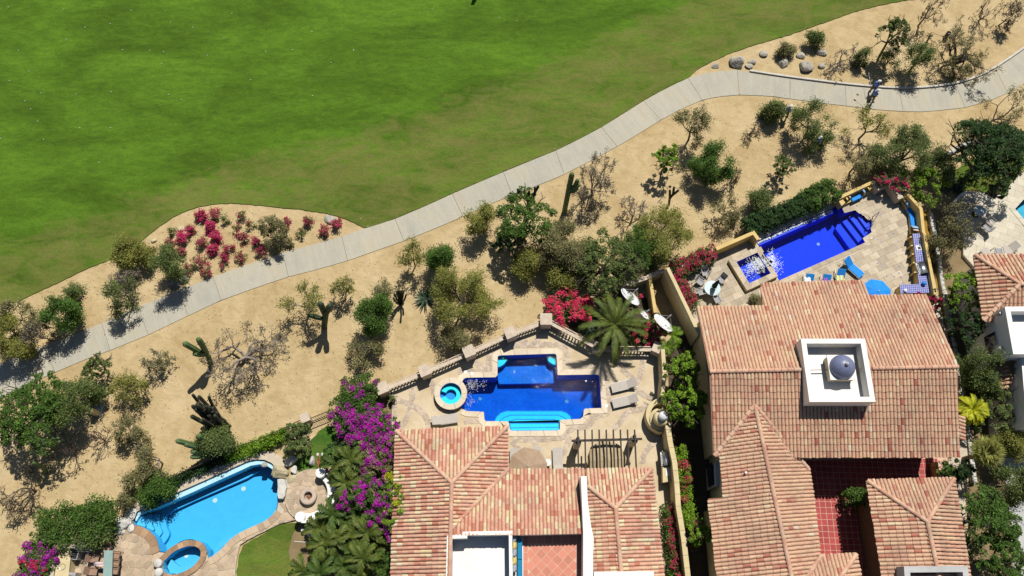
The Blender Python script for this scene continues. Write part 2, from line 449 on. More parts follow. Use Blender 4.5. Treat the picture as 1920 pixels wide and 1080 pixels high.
def path_mat():
    m, t, b, o = _new('brushed_path_concrete')
    tc = t.nodes.new('ShaderNodeTexCoord'); oi = t.nodes.new('ShaderNodeObjectInfo'); ad = t.nodes.new('ShaderNodeVectorMath'); ad.operation = 'ADD'
    sc = t.nodes.new('ShaderNodeVectorMath'); sc.operation = 'SCALE'; sc.inputs[0].default_value = (1, 1, 1); sc.inputs['Scale'].default_value = 40.0
    mu = t.nodes.new('ShaderNodeMath'); mu.operation = 'MULTIPLY'; mu.inputs[1].default_value = 40.0
    t.links.new(oi.outputs['Random'], mu.inputs[0]); t.links.new(mu.outputs[0], sc.inputs['Scale'])
    t.links.new(tc.outputs['Object'], ad.inputs[0]); t.links.new(sc.outputs[0], ad.inputs[1])
    def nz(scale, st, det, rg):
        mp = t.nodes.new('ShaderNodeMapping'); mp.inputs['Scale'].default_value = st; n = t.nodes.new('ShaderNodeTexNoise'); n.inputs['Scale'].default_value = scale; n.inputs['Detail'].default_value = det; n.inputs['Roughness'].default_value = rg
        t.links.new(ad.outputs[0], mp.inputs[0]); t.links.new(mp.outputs[0], n.inputs['Vector']); return n
    n1 = nz(3.4, (1, .10, 1), 6, .72); r1 = ramp(t, [(.28, (.40, .375, .305)), (.5, (.435, .41, .335)), (.78, (.485, .46, .38))]); t.links.new(n1.outputs[0], r1.inputs[0])
    n2 = nz(.5, (1, .8, 1), 5, .6); r2 = ramp(t, [(.3, (.90, .915, .94)), (.5, (1.01, 1.01, 1.0)), (.68, (1.05, 1.0, .92))]); t.links.new(n2.outputs[0], r2.inputs[0])
    n3 = nz(12, (1, 1, 1), 4, .7); r3 = ramp(t, [(.3, (.9,) * 3), (.7, (1.08,) * 3)]); t.links.new(n3.outputs[0], r3.inputs[0])
    a = t.nodes.new('ShaderNodeAttribute'); a.attribute_name = 'tint'; r4 = ramp(t, [(0, (.96, .965, .975)), (1, (1.03, 1.02, 1.0))]); t.links.new(a.outputs['Fac'], r4.inputs[0])
    c = mixc(t, mixc(t, mixc(t, r1.outputs[0], r2.outputs[0], 1.0, 'MULTIPLY'), r3.outputs[0], 1.0, 'MULTIPLY'), r4.outputs[0], 1.0, 'MULTIPLY')
    t.links.new(c, b.inputs['Base Color']); b.inputs['Roughness'].default_value = .9; b.inputs['Specular IOR Level'].default_value = .2; bump(t, b, n3.outputs[0], .2, .01)
    return m
M['concrete'] = path_mat()
M['kerb'] = mat('kerb_concrete', (.6, .57, .5), None, 2)
M['dark'] = mat('dark_joint', (.09, .08, .07), None, 4)
M['patio_b'] = mat('cream_stamped_concrete', (.64, .54, .38), (.50, .385, .235), 0.7, .8, fine=.08, bmp=.15)
M['coping'] = mat('cream_coping', (.69, .60, .46), (.60, .50, .37), 1.3, .75, tint=.07, fine=.06)
M['flag'] = mat('pink_flagstone', (.54, .44, .34), (.44, .36, .295), 1.6, .85, tint=.2, fine=.16, bmp=.3)
M['flag_a'] = mat('tan_flagstone', (.50, .39, .27), (.41, .30, .20), 1.1, .85, tint=.2, fine=.14, bmp=.3)
M['flag_rust'] = mat('rust_flagstone', (.42, .27, .16), (.31, .19, .11), 1.3, .85, tint=.25, fine=.14, bmp=.3)
M['grout'] = mat('pale_grout', (.58, .50, .38), None, 3)
M['trav'] = mat('travertine', (.53, .45, .335), (.42, .345, .245), 1.4, .75, tint=.19, fine=.18, bmp=.15)
M['trav_d'] = mat('pale_deck_stone', (.63, .585, .47), (.53, .475, .36), 1.0, .75, tint=.07, fine=.1)
M['cream_wall'] = mat('cream_plaster', (.66, .55, .33), (.55, .45, .25), 1.2, .85, fine=.07, bmp=.15)
M['yellow_wall'] = mat('yellow_plaster', (.66, .49, .2), (.55, .4, .15), 1.2, .85, fine=.07, bmp=.15)
M['ochre'] = mat('ochre_concrete', (.36, .215, .035), (.26, .155, .03), .8, .9)
M['white'] = mat('white_plaster', (.86, .85, .82), (.77, .745, .68), .55, .8, fine=.03)
M['grey_plaster'] = mat('grey_plaster', (.5, .5, .49), None, 1, .85)
M['stone'] = mat('pillar_stone', (.62, .52, .41), (.47, .38, .30), 3.0, .85, fine=.12, bmp=.35)
M['rock'] = mat('grey_boulder', (.50, .46, .38), (.30, .285, .25), 1.6, .9, fine=.2, bmp=.6, bscale=14)
M['rock_tan'] = mat('tan_boulder', (.55, .48, .31), (.42, .36, .22), 1.3, .9, fine=.14, bmp=.5, bscale=12)
M['rock_dark'] = mat('dark_boulder', (.17, .18, .18), (.09, .095, .1), 2, .85, fine=.2, bmp=.5)
M['rock_white'] = mat('white_boulder', (.66, .65, .6), (.45, .44, .4), 1.2, .9, fine=.12, bmp=.5, bscale=10)
M['iron'] = mat('dark_iron', (.06, .045, .035), None, 5, .5, .3)
M['steel'] = mat('brushed_steel', (.62, .63, .65), (.5, .51, .53), 4, .32, .9)
M['blackm'] = mat('black_metal', (.02, .02, .022), None, 5, .4, .2)
M['silver'] = mat('satin_aluminium', (.55, .53, .50), None, 5, .45, .4)
M['sling'] = mat('beige_sling', (.49, .45, .40), (.43, .39, .34), 6, .8)
M['sling_grey'] = mat('grey_sling', (.36, .36, .36), None, 6, .8)
M['sling_brown'] = mat('brown_sling', (.36, .23, .16), None, 6, .8)
M['blue'] = mat('blue_canvas', (.015, .27, .80), (.012, .23, .72), 5, .75)
M['blue_t'] = mat('teal_cushion', (.01, .22, .42), None, 5, .75)
M['ltblue'] = mat('pale_blue_pillow', (.30, .50, .74), None, 6, .8)
M['yellowp'] = mat('yellow_pillow', (.72, .55, .10), (.65, .5, .2), 8, .8)
M['pinkp'] = mat('pale_pillow', (.62, .5, .44), (.5, .4, .3), 8, .8)
M['greyp'] = mat('grey_pillow', (.40, .43, .46), None, 8, .8)
M['tanum'] = mat('tan_canvas', (.40, .285, .19), None, 4, .8)
M['brownum'] = mat('brown_canvas', (.09, .06, .045), None, 4, .8)
M['greenum'] = mat('dark_green_canvas', (.008, .05, .05), None, 4, .8)
M['wood_dark'] = mat('dark_beam_wood', (.055, .042, .035), (.035, .028, .025), 3, .7)
M['wood_red'] = mat('firewood', (.36, .14, .06), (.25, .10, .05), 4, .85, tint=.3)
M['whitem'] = mat('white_enamel', (.82, .83, .84), None, 2, .4, fine=.02)
M['dome'] = mat('blue_dome_tile', (.18, .20, .32), (.13, .15, .25), 5, .4, spec=.5, fine=.14, bscale=40)
M['bark_grey'] = mat('pale_grey_bark', (.34, .29, .25), (.22, .18, .155), 3, .9)
M['bark_dark'] = mat('dark_bark', (.105, .08, .062), (.06, .047, .04), 3, .9)
M['bark_brown'] = mat('brown_bark', (.20, .14, .10), (.12, .085, .06), 3, .9)
M['cactus'] = mat('cactus_skin', (.135, .205, .075), (.085, .145, .055), 4, .7, fine=.2)
M['cactus_dark'] = mat('dark_cactus_skin', (.075, .115, .055), (.035, .055, .035), 3, .75, fine=.25)
M['cactus_black'] = mat('charred_cactus_skin', (.07, .075, .05), (.028, .030, .022), 3, .8, fine=.25)
M['skin'] = mat('skin', (.42, .25, .17), None, 5, .6)
M['shirt'] = mat('blue_shirt', (.16, .30, .75), None, 8, .85)
M['cap'] = mat('white_cap', (.8, .8, .8), None, 8, .8)
M['trouser'] = mat('tan_trousers', (.20, .14, .09), None, 8, .85)
M['shoe'] = mat('dark_shoe', (.04, .03, .03), None, 8, .6)
def foam_mat():
    m, t, b, o = _new('white_foam'); b.inputs['Base Color'].default_value = (.82, .87, .93, 1); b.inputs['Roughness'].default_value = .5
    tr = t.nodes.new('ShaderNodeBsdfTransparent'); mx = t.nodes.new('ShaderNodeMixShader'); mx.inputs[0].default_value = .38
    t.links.new(b.outputs[0], mx.inputs[1]); t.links.new(tr.outputs[0], mx.inputs[2]); t.links.new(mx.outputs[0], o.inputs[0]); return m
M['foam'] = foam_mat()
M['plaster_a'] = mat('light_blue_plaster', (.09, .54, .90), (.08, .50, .88), 2.0, .7, fine=.05, bscale=30)
M['plaster_b'] = mat('blue_pool_plaster', (.02, .33, .86), (.015, .24, .74), 1.1, .7, fine=.22, bscale=7)
M['plaster_c'] = mat('cobalt_pool_tile', (.012, .075, .88), (.008, .06, .82), 2.0, .6, fine=.10, bscale=24)
M['plaster_d'] = mat('turquoise_plaster', (.10, .55, .72), None, 1.5, .7)
M['step_b'] = mat('cyan_step_plaster', (.03, .80, .93), (.02, .74, .9), 2, .7, fine=.06)
M['weir'] = mat('pale_weir_plaster', (.50, .78, .88), (.44, .72, .85), 2, .7)
M['lawnpatch'] = mat('bare_garden_soil', (.26, .19, .10), (.19, .14, .07), 1.2, .95, bmp=.4)
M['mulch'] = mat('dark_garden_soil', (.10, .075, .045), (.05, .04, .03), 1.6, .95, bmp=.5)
M['glass'] = mat('dark_window_glass', (.02, .025, .03), None, 3, .12, 0, .6)
M['tabletop'] = mat('frosted_glass_top', (.30, .42, .38), (.25, .36, .33), 2, .15, spec=.6)
M['tabletop2'] = mat('pale_glass_top', (.50, .62, .64), (.40, .52, .56), 2, .15, spec=.6)
M['white_cloth'] = mat('pink_towel', (.66, .52, .52), None, 8, .9)
M['water_a'] = water_mat('pool_water_light', (.36, .84, .97), .34, .05, 2.0)
M['water_b'] = water_mat('pool_water_deep', (.05, .56, .90), .85, .15, 3.4)
M['water_c'] = water_mat('pool_water_cobalt', (.25, .60, .98), .60, .05, 4.0)
TS_B = [(0.0, (.47, .165, .105)), (0.18, (.57, .27, .19)), (0.5, (.63, .36, .26)), (0.72, (.67, .45, .30)), (0.86, (.66, .53, .31)), (1.0, (.70, .63, .44))]
TS_C = [(0.0, (.43, .135, .10)), (0.12, (.50, .22, .155)), (0.35, (.60, .355, .245)), (0.8, (.64, .435, .285)), (0.93, (.68, .52, .33)), (1.0, (.68, .59, .45))]
M['tile_b'] = tile_mat('clay_roof_tile', TS_B)
M['tile_c'] = tile_mat('weathered_roof_tile', TS_C, .3)
M['pan'] = mat('clay_pan_tile', (.36, .19, .125), (.28, .14, .09), 6, .9)
M['cap_tile'] = tile_mat('hip_cap_tile', [(0, (.56, .31, .22)), (.5, (.62, .38, .27)), (1, (.66, .46, .32))])
M['terracotta'] = mat('terracotta_floor_tile', (.60, .24, .165), (.55, .215, .145), 1.5, .7, tint=.12, fine=.07)
M['redtile'] = mat('red_floor_tile', (.38, .058, .055), (.33, .045, .045), 1.5, .6, tint=.14, fine=.07)
M['grout_r'] = mat('pinkish_grout', (.70, .46, .33), None, 3)
def blue_tile():
    m, t, b, o = _new('blue_counter_tile')
    g = t.nodes.new('ShaderNodeNewGeometry'); mp = t.nodes.new('ShaderNodeMapping'); mp.inputs['Rotation'].default_value = (0, 0, R(4)); mp.inputs['Location'].default_value = (.03, .05, .07)
    br = t.nodes.new('ShaderNodeTexBrick'); br.offset = 0; br.inputs['Scale'].default_value = 1.0
    br.inputs['Color1'].default_value = (.035, .045, .30, 1); br.inputs['Color2'].default_value = (.06, .075, .40, 1); br.inputs['Mortar'].default_value = (.45, .47, .6, 1)
    br.inputs['Mortar Size'].default_value = .014; br.inputs['Brick Width'].default_value = .15; br.inputs['Row Height'].default_value = .15
    t.links.new(g.outputs['Position'], mp.inputs[0]); t.links.new(mp.outputs[0], br.inputs[0]); t.links.new(br.outputs[0], b.inputs['Base Color']); b.inputs['Roughness'].default_value = .3
    return m
M['bluetile'] = blue_tile()
L = {}
L['green'] = leaf('leaf_green', (.035, .075, .014), (.058, .12, .018), (.10, .17, .028))
L['dark'] = leaf('leaf_dark', (.018, .042, .014), (.03, .068, .018), (.05, .10, .025))
L['mid'] = leaf('leaf_mid', (.06, .09, .028), (.095, .135, .036), (.15, .185, .055))
L['yellow'] = leaf('leaf_yellowgreen', (.12, .14, .03), (.18, .19, .04), (.26, .25, .065))
L['olive'] = leaf('leaf_olive', (.11, .11, .045), (.165, .16, .065), (.235, .215, .10))
L['grey'] = leaf('leaf_grey', (.12, .105, .075), (.17, .15, .105), (.22, .19, .13))
L['bright'] = leaf('leaf_bright', (.075, .16, .010), (.13, .24, .016), (.22, .31, .03))
L['lime'] = leaf('leaf_lime', (.24, .28, .010), (.36, .38, .016), (.48, .46, .03))
L['palm'] = leaf('palm_leaf', (.07, .115, .02), (.12, .17, .028), (.20, .22, .045))
L['palmd'] = leaf('palm_leaf_deep', (.05, .10, .02), (.085, .145, .026), (.14, .20, .04))
L['agave'] = leaf('agave_leaf', (.03, .06, .04), (.055, .09, .06), (.09, .13, .08))
L['pink'] = leaf('petal_pink', (.62, .018, .075), (.78, .04, .125), (.84, .12, .20), .25)
L['red'] = leaf('petal_crimson', (.36, .012, .065), (.46, .016, .09), (.56, .04, .13), .25)
L['magenta'] = leaf('petal_magenta', (.44, .010, .095), (.56, .015, .125), (.64, .06, .18), .25)
L['purple'] = leaf('petal_purple', (.30, .006, .26), (.40, .010, .34), (.52, .05, .42), .25)
rng = random.Random(7)
ZA, ZB, ZC, ZD = 0.15, 0.30, 0.45, 0.30
# ============================================================ outlines of the pools (pixels of the photograph)
POOL_A = [(248.8, 972.8), (251, 968), (258, 960), (274, 949), (308, 935), (355, 915), (402, 894), (449, 873), (464, 866), (480, 862.6), (495.6, 863.4), (508, 869), (516, 877), (521, 889), (522, 901), (521.5, 934), (518, 955.6), (510, 966.5), (495.6, 977.5), (474, 987), (449, 999), (440, 1005), (430, 1013), (415, 1030), (400, 1042), (391, 1046), (387, 1030), (375, 1017), (360, 1011), (347, 1012), (337, 1016), (322, 1026), (310, 1035), (300, 1034), (297, 1022), (292, 1007), (280, 995), (265, 987), (252, 984)]
SPA_A = [(307, 1060), (309, 1052), (315, 1046), (323, 1038), (332, 1032), (343, 1027), (355, 1024), (366, 1024.5), (372, 1027), (376, 1031), (377.5, 1037), (376, 1045), (372, 1052), (364, 1061), (355, 1067), (343, 1073), (330, 1077), (318, 1077), (311, 1073), (307, 1067)]
POOL_B = [(933.2, 669), (936, 666.8), (1040, 663.6), (1043.4, 666), (1045.5, 703.7), (1120, 702.6), (1123.2, 705), (1127.8, 765), (1097, 766), (1094.5, 768), (1093, 781), (1088, 785.6), (1052, 787), (1049.7, 789), (1049.7, 804), (1047, 807), (960, 807.8), (956, 805), (954.5, 793), (952, 790), (911, 789.7), (908.6, 787), (907.2, 772), (876, 770.8), (868, 767), (865, 762), (871, 750), (874.5, 737), (873, 726), (866.5, 716.5), (869.4, 710.8), (874, 708.5), (929, 707.7), (933, 704.5)]
POOL_C = [(1419, 453), (1562, 391), (1575, 383), (1579, 392), (1583, 400), (1603, 394.5), (1611, 401), (1621, 401.5), (1630, 407), (1634.5, 414), (1634.5, 421), (1632, 428), (1634, 436), (1617, 447), (1622, 455), (1461, 526), (1452, 508)]
SPA_C = [(1381, 491), (1420, 473.5), (1445, 512.5), (1405, 530.6)]
POOL_D = [(1903, 392), (1930, 362), (1985, 325), (2010, 420), (1945, 442)]
poolA, spaA, poolB, poolC, poolD = PL(POOL_A, ZA), PL(SPA_A, ZA), PL(POOL_B, ZB), PL(POOL_C, ZC), PL(POOL_D, ZD)
cB = P(845, 737.5, ZB + .45); spaB_r, spaB_ro = 0.80, 1.18
spaB = [(cB.x + spaB_r * math.cos(2 * math.pi * k / 28), cB.y + spaB_r * math.sin(2 * math.pi * k / 28)) for k in range(28)]
spaC = PL(SPA_C, ZC + .4)
HOLES = [offset(p, .05) for p in (poolA, spaA, poolB, poolC, poolD)]

# ============================================================ ground, fairway, path
big = [(-320, -160), (320, -160), (320, 420), (-320, 420)]
sheet(big, HOLES, 0.0, M['sand'], 'ground', kind='structure')

XS = [(-260, 815, -235, 905, 1), (-140, 752, -118, 820, 1), (0, 683, 18, 737, 0), (82, 650, 104, 698, 1), (147, 625, 165, 672, 0), (191, 606, 207, 657, 1), (260, 576, 278, 628, 1), (335, 545, 353, 592, 1), (400, 519, 415, 563, 1), (480, 491, 493, 535, 0), (530, 474, 541, 519, 1), (585, 459, 597, 505, 0), (641, 444, 652, 489, 1), (685, 428, 700, 472, 0), (741, 411, 757, 452, 1), (800, 386, 818, 428, 0), (848, 364, 868, 406, 1), (900, 341.5, 916, 384, 0), (944, 323, 960, 366, 1), (1000, 300, 1018, 344, 0), (1042, 283, 1058, 327, 1), (1085, 262, 1105, 303, 0), (1128, 239, 1157, 275, 1), (1170, 213, 1199, 250, 0), (1207, 189.5, 1239, 225, 1), (1250, 165.5, 1279, 204, 0), (1290, 147, 1316, 188, 1), (1330, 135.5, 1346, 181.5, 0), (1382, 132, 1386, 178, 1), (1440, 141, 1440, 180, 0), (1481, 147, 1481, 185.5, 1), (1520, 152, 1530, 192, 0), (1584, 160, 1587, 199, 1), (1650, 166, 1648, 206.5, 0), (1686, 168, 1693, 209, 1), (1730, 167, 1735, 210, 0), (1792, 160, 1809, 202, 1), (1838, 144.5, 1852, 190, 0), (1866, 129, 1889, 175, 1), (1910, 100, 1928, 152, 0), (1955, 64, 1985, 108, 1), (2060, -10, 2100, 30, 1), (2240, -120, 2280, -80, 1)]
up = smooth_line([P2(a, b) for a, b, *_ in XS], 1); lo = smooth_line([P2(c, d) for _, _, c, d, _ in XS], 1)
path = sheet(up + lo[::-1], [], 0.012, M['dark'], 'path', kind='structure')
js = [i for i, x in enumerate(XS) if x[4]]
for a, b in zip(js[:-1], js[1:]):
    U = [Vector(P2(XS[i][0], XS[i][1])) for i in range(a, b + 1)]; Lw = [Vector(P2(XS[i][2], XS[i][3])) for i in range(a, b + 1)]
    if len(U) > 2: pass
    d = (U[1] - U[0]).normalized() * .012; e = (U[-1] - U[-2]).normalized() * .012
    U[0] = U[0] + d; Lw[0] = Lw[0] + d; U[-1] = U[-1] - e; Lw[-1] = Lw[-1] - e
    uu = [tuple(p) for p in U]; ll = [tuple(p) for p in Lw]
    if len(uu) > 2: uu = smooth_line(uu, 1); ll = smooth_line(ll, 1)
    mid0, mid1 = (Vector(uu[0]) + Vector(ll[0])) / 2, (Vector(uu[-1]) + Vector(ll[-1])) / 2; c_ = (mid0 + mid1) / 2; a_ = math.atan2(mid1.y - mid0.y, mid1.x - mid0.x)
    ca_, sa_ = math.cos(-a_), math.sin(-a_); q_ = [((x - c_.x) * ca_ - (y - c_.y) * sa_, (x - c_.x) * sa_ + (y - c_.y) * ca_) for x, y in uu + ll[::-1]]
    ob_ = MB().prism(q_, 0.005, 0.045 + rng.uniform(-.003, .003), rng.random()).build('concrete_slab', M['concrete'], path); ob_.location = (c_.x, c_.y, 0); ob_.rotation_euler = (0, 0, a_)
# kerb along the far side of the path
kp = [P2(x[0], x[1]) for x in XS if x[0] >= 1382]
kp = [P2(1405, 135.5)] + kp[1:]
ks = off_line(smooth_line(kp, 2), .085)
kerb = empty('path_kerb', (ks[0][0], ks[0][1], 0), 0); kerb['kind'] = 'structure'
rs = resample(ks, 1.5)
for i in range(len(rs) - 1):
    a, b = Vector(rs[i]), Vector(rs[i + 1]); d = (b - a).normalized() * .008
    MB().prism(band([tuple(a + d), tuple(b - d)], .16), 0.0, 0.19).build('kerb_stone', M['kerb'], kerb)

gb = [(-420, 760), (-200, 655), (0, 572), (35, 566), (60, 553), (100, 535), (160, 506), (212, 485), (262, 455), (300, 425), (320, 411), (340, 400), (370, 389), (400, 383.5), (440, 381.5), (500, 387), (560, 393), (620, 402), (650, 412), (686, 428)]
gb2 = [(1294, 144), (1306, 131), (1330, 118), (1370, 100), (1420, 83), (1480, 66), (1540, 45), (1600, 23), (1650, 10), (1700, 1), (1760, -6), (1900, -50), (2200, -150)]
edge = PL(gb) + [(p[0], p[1] + .04) for p in [P2(x[0], x[1]) for x in XS if 690 < x[0] < 1292]] + PL(gb2)
def jag(pl, step, amt):
    out = resample(pl, step)
    return [out[0]] + [(p[0] + rng.uniform(-amt, amt), p[1] + rng.uniform(-amt, amt)) for p in out[1:-1]] + [out[-1]]
edge_j = jag(edge, .3, .035)
fw = edge_j + [(300, edge_j[-1][1] + 60), (300, 400), (-300, 400), (-300, edge_j[0][1])]
rl = PL([(-300, 560), (0, 447), (100, 425), (180, 395), (260, 365), (330, 332), (420, 302), (500, 277), (600, 256), (700, 235), (800, 200), (900, 160), (1000, 120), (1080, 85), (1180, 40), (1280, -5), (1500, -90)])
def rough(x, y):
    yl = np.interp(x, [p[0] for p in rl], [p[1] for p in rl])
    s = min(1, max(0, .5 + (yl - y) / 4.2)); return s * s * (3 - 2 * s)
sheet(fw, [], 0.07, M['fairway'], 'fairway', grid=1.0, attr=rough, skirt=.08, kind='structure')

# ============================================================ building lots
def slab(outline, holes, z, m, name, z0=-.05):
    return sheet(outline, holes, z, m, name, skirt=z - z0, kind='structure')
PA = [(236, 975), (253, 952), (433, 874), (483, 850), (517, 855), (530, 862), (540, 900), (545, 955), (562, 973), (525, 982), (480, 1004), (465, 1012), (450, 1022), (444, 1045), (440, 1080), (438, 1130), (80, 1130), (88, 1060), (98, 1019), (195, 1025), (213, 1024), (214, 1012), (222, 1000), (234, 990)]
patioA = PL(PA, ZA)
pa = slab(patioA, HOLES[:2], ZA, M['grout'], 'patio')
spa_ring = offset(spaA, .42)
inner_a = PL([(250, 984), (240, 992), (222, 1002), (215, 1013), (213, 1027), (195, 1029), (100, 1024), (90, 1060), (82, 1130), (437, 1130), (439, 1080), (442, 1052), (449, 1022), (465, 1011), (480, 1003), (525, 981), (558, 974), (543, 957), (526, 938), (530, 905), (524, 900), (523, 935), (519, 957), (511, 968), (496, 979), (474, 988.5), (449, 1000.5), (431, 1014.5), (416, 1031.5), (400, 1044), (391, 1049), (300, 1037), (292, 1010), (280, 997), (265, 989)], ZA)
pieces('flagstone', voronoi(inner_a, .47, rng, .045, .8, [offset(poolA, .30), offset(spaA, .36)]), ZA - .02, ZA + .03, M['flag_a'], pa, rng, limit=290)

PB = [(716, 727), (796, 695), (879, 659), (957, 624), (1024, 599), (1040, 606), (1115, 659), (1242, 659), (1247, 740), (1215, 765), (1209, 785), (1220, 812), (1250, 822), (1262, 900), (1285, 1000), (1300, 1130), (730, 1130), (735, 735)]
patioB = PL(PB, ZB)
pb = slab(patioB, [HOLES[2], offset(spaB, .05)], ZB, M['patio_b'], 'patio')
def line_pieces(pl, wd, step, gap=.03, jit=.2):
    """a stone band along a line cut into uneven stones, one or two across"""
    out = []; pl = resample(pl, .12); n = len(pl)
    Lf, Md, Rt = off_line(pl, wd / 2), pl, off_line(pl, -wd / 2)
    st = max(2, int(step / .12)); i = 0
    while i < n - 1:
        j = min(n - 1, i + max(2, st + rng.randint(-1, 1)))
        if n - 1 - j < 2: j = n - 1
        two = rng.random() < .45
        rows = ((Lf, Md), (Md, Rt)) if two else ((Lf, Rt),)
        for A, B in rows:
            q = A[i:j + 1] + B[i:j + 1][::-1]
            if abs(area(q)) > .01: out.append(offset(q, -gap / 2))
        i = j
    return out
cop_b = offset(poolB, .42)
bands = []
ringb = [P2(*p, ZB) for p in [(905, 789), (885, 782)]]
bl = [[(918, 696), (916, 668), (921, 655), (932, 649), (1045, 645), (1058, 650), (1063, 660), (1065, 692), (1128, 689), (1138, 700), (1142, 760), (1140, 776), (1112, 780), (1108, 795), (1098, 801), (1068, 803), (1064, 818), (1050, 823), (960, 824)],
      [(858, 697), (918, 696)], [(771, 725), (774, 742), (772, 757), (767, 775), (760, 790), (748, 806)], [(738, 742), (750, 752), (770, 757), (785, 767), (800, 782), (804, 800)], [(805, 712), (813, 724), (814, 740)],
      [(882, 668), (902, 688), (916, 694)], [(1003, 643), (1018, 622), (1030, 606)], [(960, 632), (985, 640), (990, 648)],
      [(1206, 662), (1204, 690), (1198, 712), (1190, 728), (1205, 740), (1225, 748)], [(1150, 804), (1165, 790), (1176, 770), (1205, 768), (1212, 755)], [(1204, 870), (1207, 850), (1220, 835), (1236, 822)], [(1068, 818), (1062, 840), (1050, 860), (1045, 880)], [(1000, 824), (1010, 845), (1016, 875)], [(1164, 690), (1180, 704), (1190, 712)], [(960, 826), (975, 845), (972, 880)],
      [(870, 790), (900, 788)], [(740, 800), (740, 735)]]
for b in bl:
    bands += voronoi(band(resample(smooth_line(PL(b, ZB), 2), .2), .42), .30, rng, .035, .85)
bands = [b for b in bands if not inside(centroid(b), cop_b)]
pieces('flagstone', bands, ZB - .02, ZB + .022, M['flag'], pb, rng, limit=300)

PC = [(1252, 507), (1300, 486), (1342, 468), (1412, 438), (1424, 452), (1419, 452), (1560, 388), (1573, 369), (1640, 341), (1703, 362), (1727, 391), (1735, 440), (1757, 545), (1770, 610), (1800, 700), (1815, 860), (1800, 1130), (1345, 1130), (1330, 700), (1312, 630)]
patioC = PL(PC, ZC)
pc = slab(patioC, [HOLES[3], offset(spaC, .05)], ZC, M['grout'], 'patio')
aC = ang((1461, 526), (1622, 455), ZC)
vis_c = PL([(1262, 508), (1342, 472), (1410, 442), (1421, 452), (1460, 524), (1462, 527), (1624, 457), (1635, 437), (1636, 420), (1605, 393), (1584, 399), (1577, 381), (1640, 347), (1698, 366), (1722, 395), (1728, 440), (1748, 545), (1752, 590), (1310, 600)], ZC)
pieces('paving_tile', grid_cells(vis_c, P2(1461, 526, ZC), aC, .80, .52, .012, rng, True, [offset(poolC, .05), offset(spaC, .1)]), ZC - .02, ZC + .02, M['trav'], pc, rng, limit=300, jz=.003)

PD = [(1791, 400), (1790, 385), (1795, 372), (1803, 363), (1815, 358), (1840, 359.5), (1878, 375), (1886, 358), (1900, 338), (1925, 316), (2010, 262), (2100, 620), (1815, 620), (1826, 500), (1806, 478), (1806, 440), (1796, 415)]
patioD = PL(PD, ZD)
pd = slab(patioD, [HOLES[4]], ZD, M['grout'], 'patio')
pieces('paving_tile', grid_cells(offset(patioD, -.03), P2(1920, 400, ZD), R(-22), 1.0, .62, .012, rng, True, [offset(poolD, .2)]), ZD - .02, ZD + .02, M['trav_d'], pd, rng, limit=300, jz=.003)

# lawns and beds
def bed(px, z, m, name, jg=.06, skirt=.0): 
    pl = jag(PL(px + [px[0]], z), .35, jg)[:-1]
    return sheet(pl, [], z, m, name, skirt=skirt, kind='structure')
bed([(442, 1130), (443, 1080), (446, 1052), (453, 1024), (468, 1014), (482, 1006), (526, 984), (558, 979), (562, 985), (548, 1000), (542, 1030), (543, 1052), (560, 1060), (575, 1130)], .06, M['lawn'], 'lawn')
bed([(545, 862), (558, 848), (575, 835), (596, 810), (612, 798), (632, 798), (632, 860), (600, 885), (560, 885)], .06, M['lawn2'], 'lawn')
bed([(536, 1000), (555, 984), (580, 978), (620, 900), (625, 800), (680, 740), (738, 735), (740, 1130), (540, 1130), (538, 1060)], .03, M['lawnpatch'], 'garden_soil')
bed([(1765, 335), (1795, 318), (1815, 300), (1880, 285), (1930, 272), (2010, 240), (2020, 258), (1925, 313), (1899, 335), (1884, 356), (1877, 372), (1840, 357), (1815, 356), (1801, 361), (1785, 350)], .05, M['lawn'], 'lawn')
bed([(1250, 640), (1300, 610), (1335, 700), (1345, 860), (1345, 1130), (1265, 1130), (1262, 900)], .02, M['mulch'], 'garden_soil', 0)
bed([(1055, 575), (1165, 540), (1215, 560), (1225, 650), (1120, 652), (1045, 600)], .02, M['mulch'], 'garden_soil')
bed([(1745, 392), (1785, 395), (1793, 440), (1812, 482), (1826, 500), (1818, 620), (1880, 720), (1930, 900), (1930, 1130), (1818, 1130), (1815, 850), (1795, 690), (1762, 500)], .02, M['lawnpatch'], 'garden_soil')
bed([(1728, 398), (1742, 392), (1752, 430), (1771, 545), (1791, 650), (1808, 760), (1822, 870), (1822, 890), (1798, 890), (1780, 700), (1757, 560), (1736, 450)], .035, M['ochre'], 'walkway', 0)
bed([(1868, 835), (1935, 795), (2040, 1130), (1905, 1130), (1890, 920)], .04, M['grey_plaster'], 'driveway', 0)
# terracotta red courtyard of the right house
CY = [(1505, 850), (1775, 845), (1790, 940), (1660, 1130), (1530, 1130)]
ct = slab(PL(CY, ZC + .012), [], ZC + .012, M['grout_r'], 'courtyard', ZC - .05)
cv = PL([(1512, 862), (1757, 860), (1764, 935), (1605, 940), (1632, 1130), (1540, 1130)], ZC)
pieces('floor_tile', grid_cells(cv, P2(1536, 940, ZC), R(-1.5), .41, .41, .03, rng), ZC - .01, ZC + .019, M['redtile'], ct, rng, jz=.003)

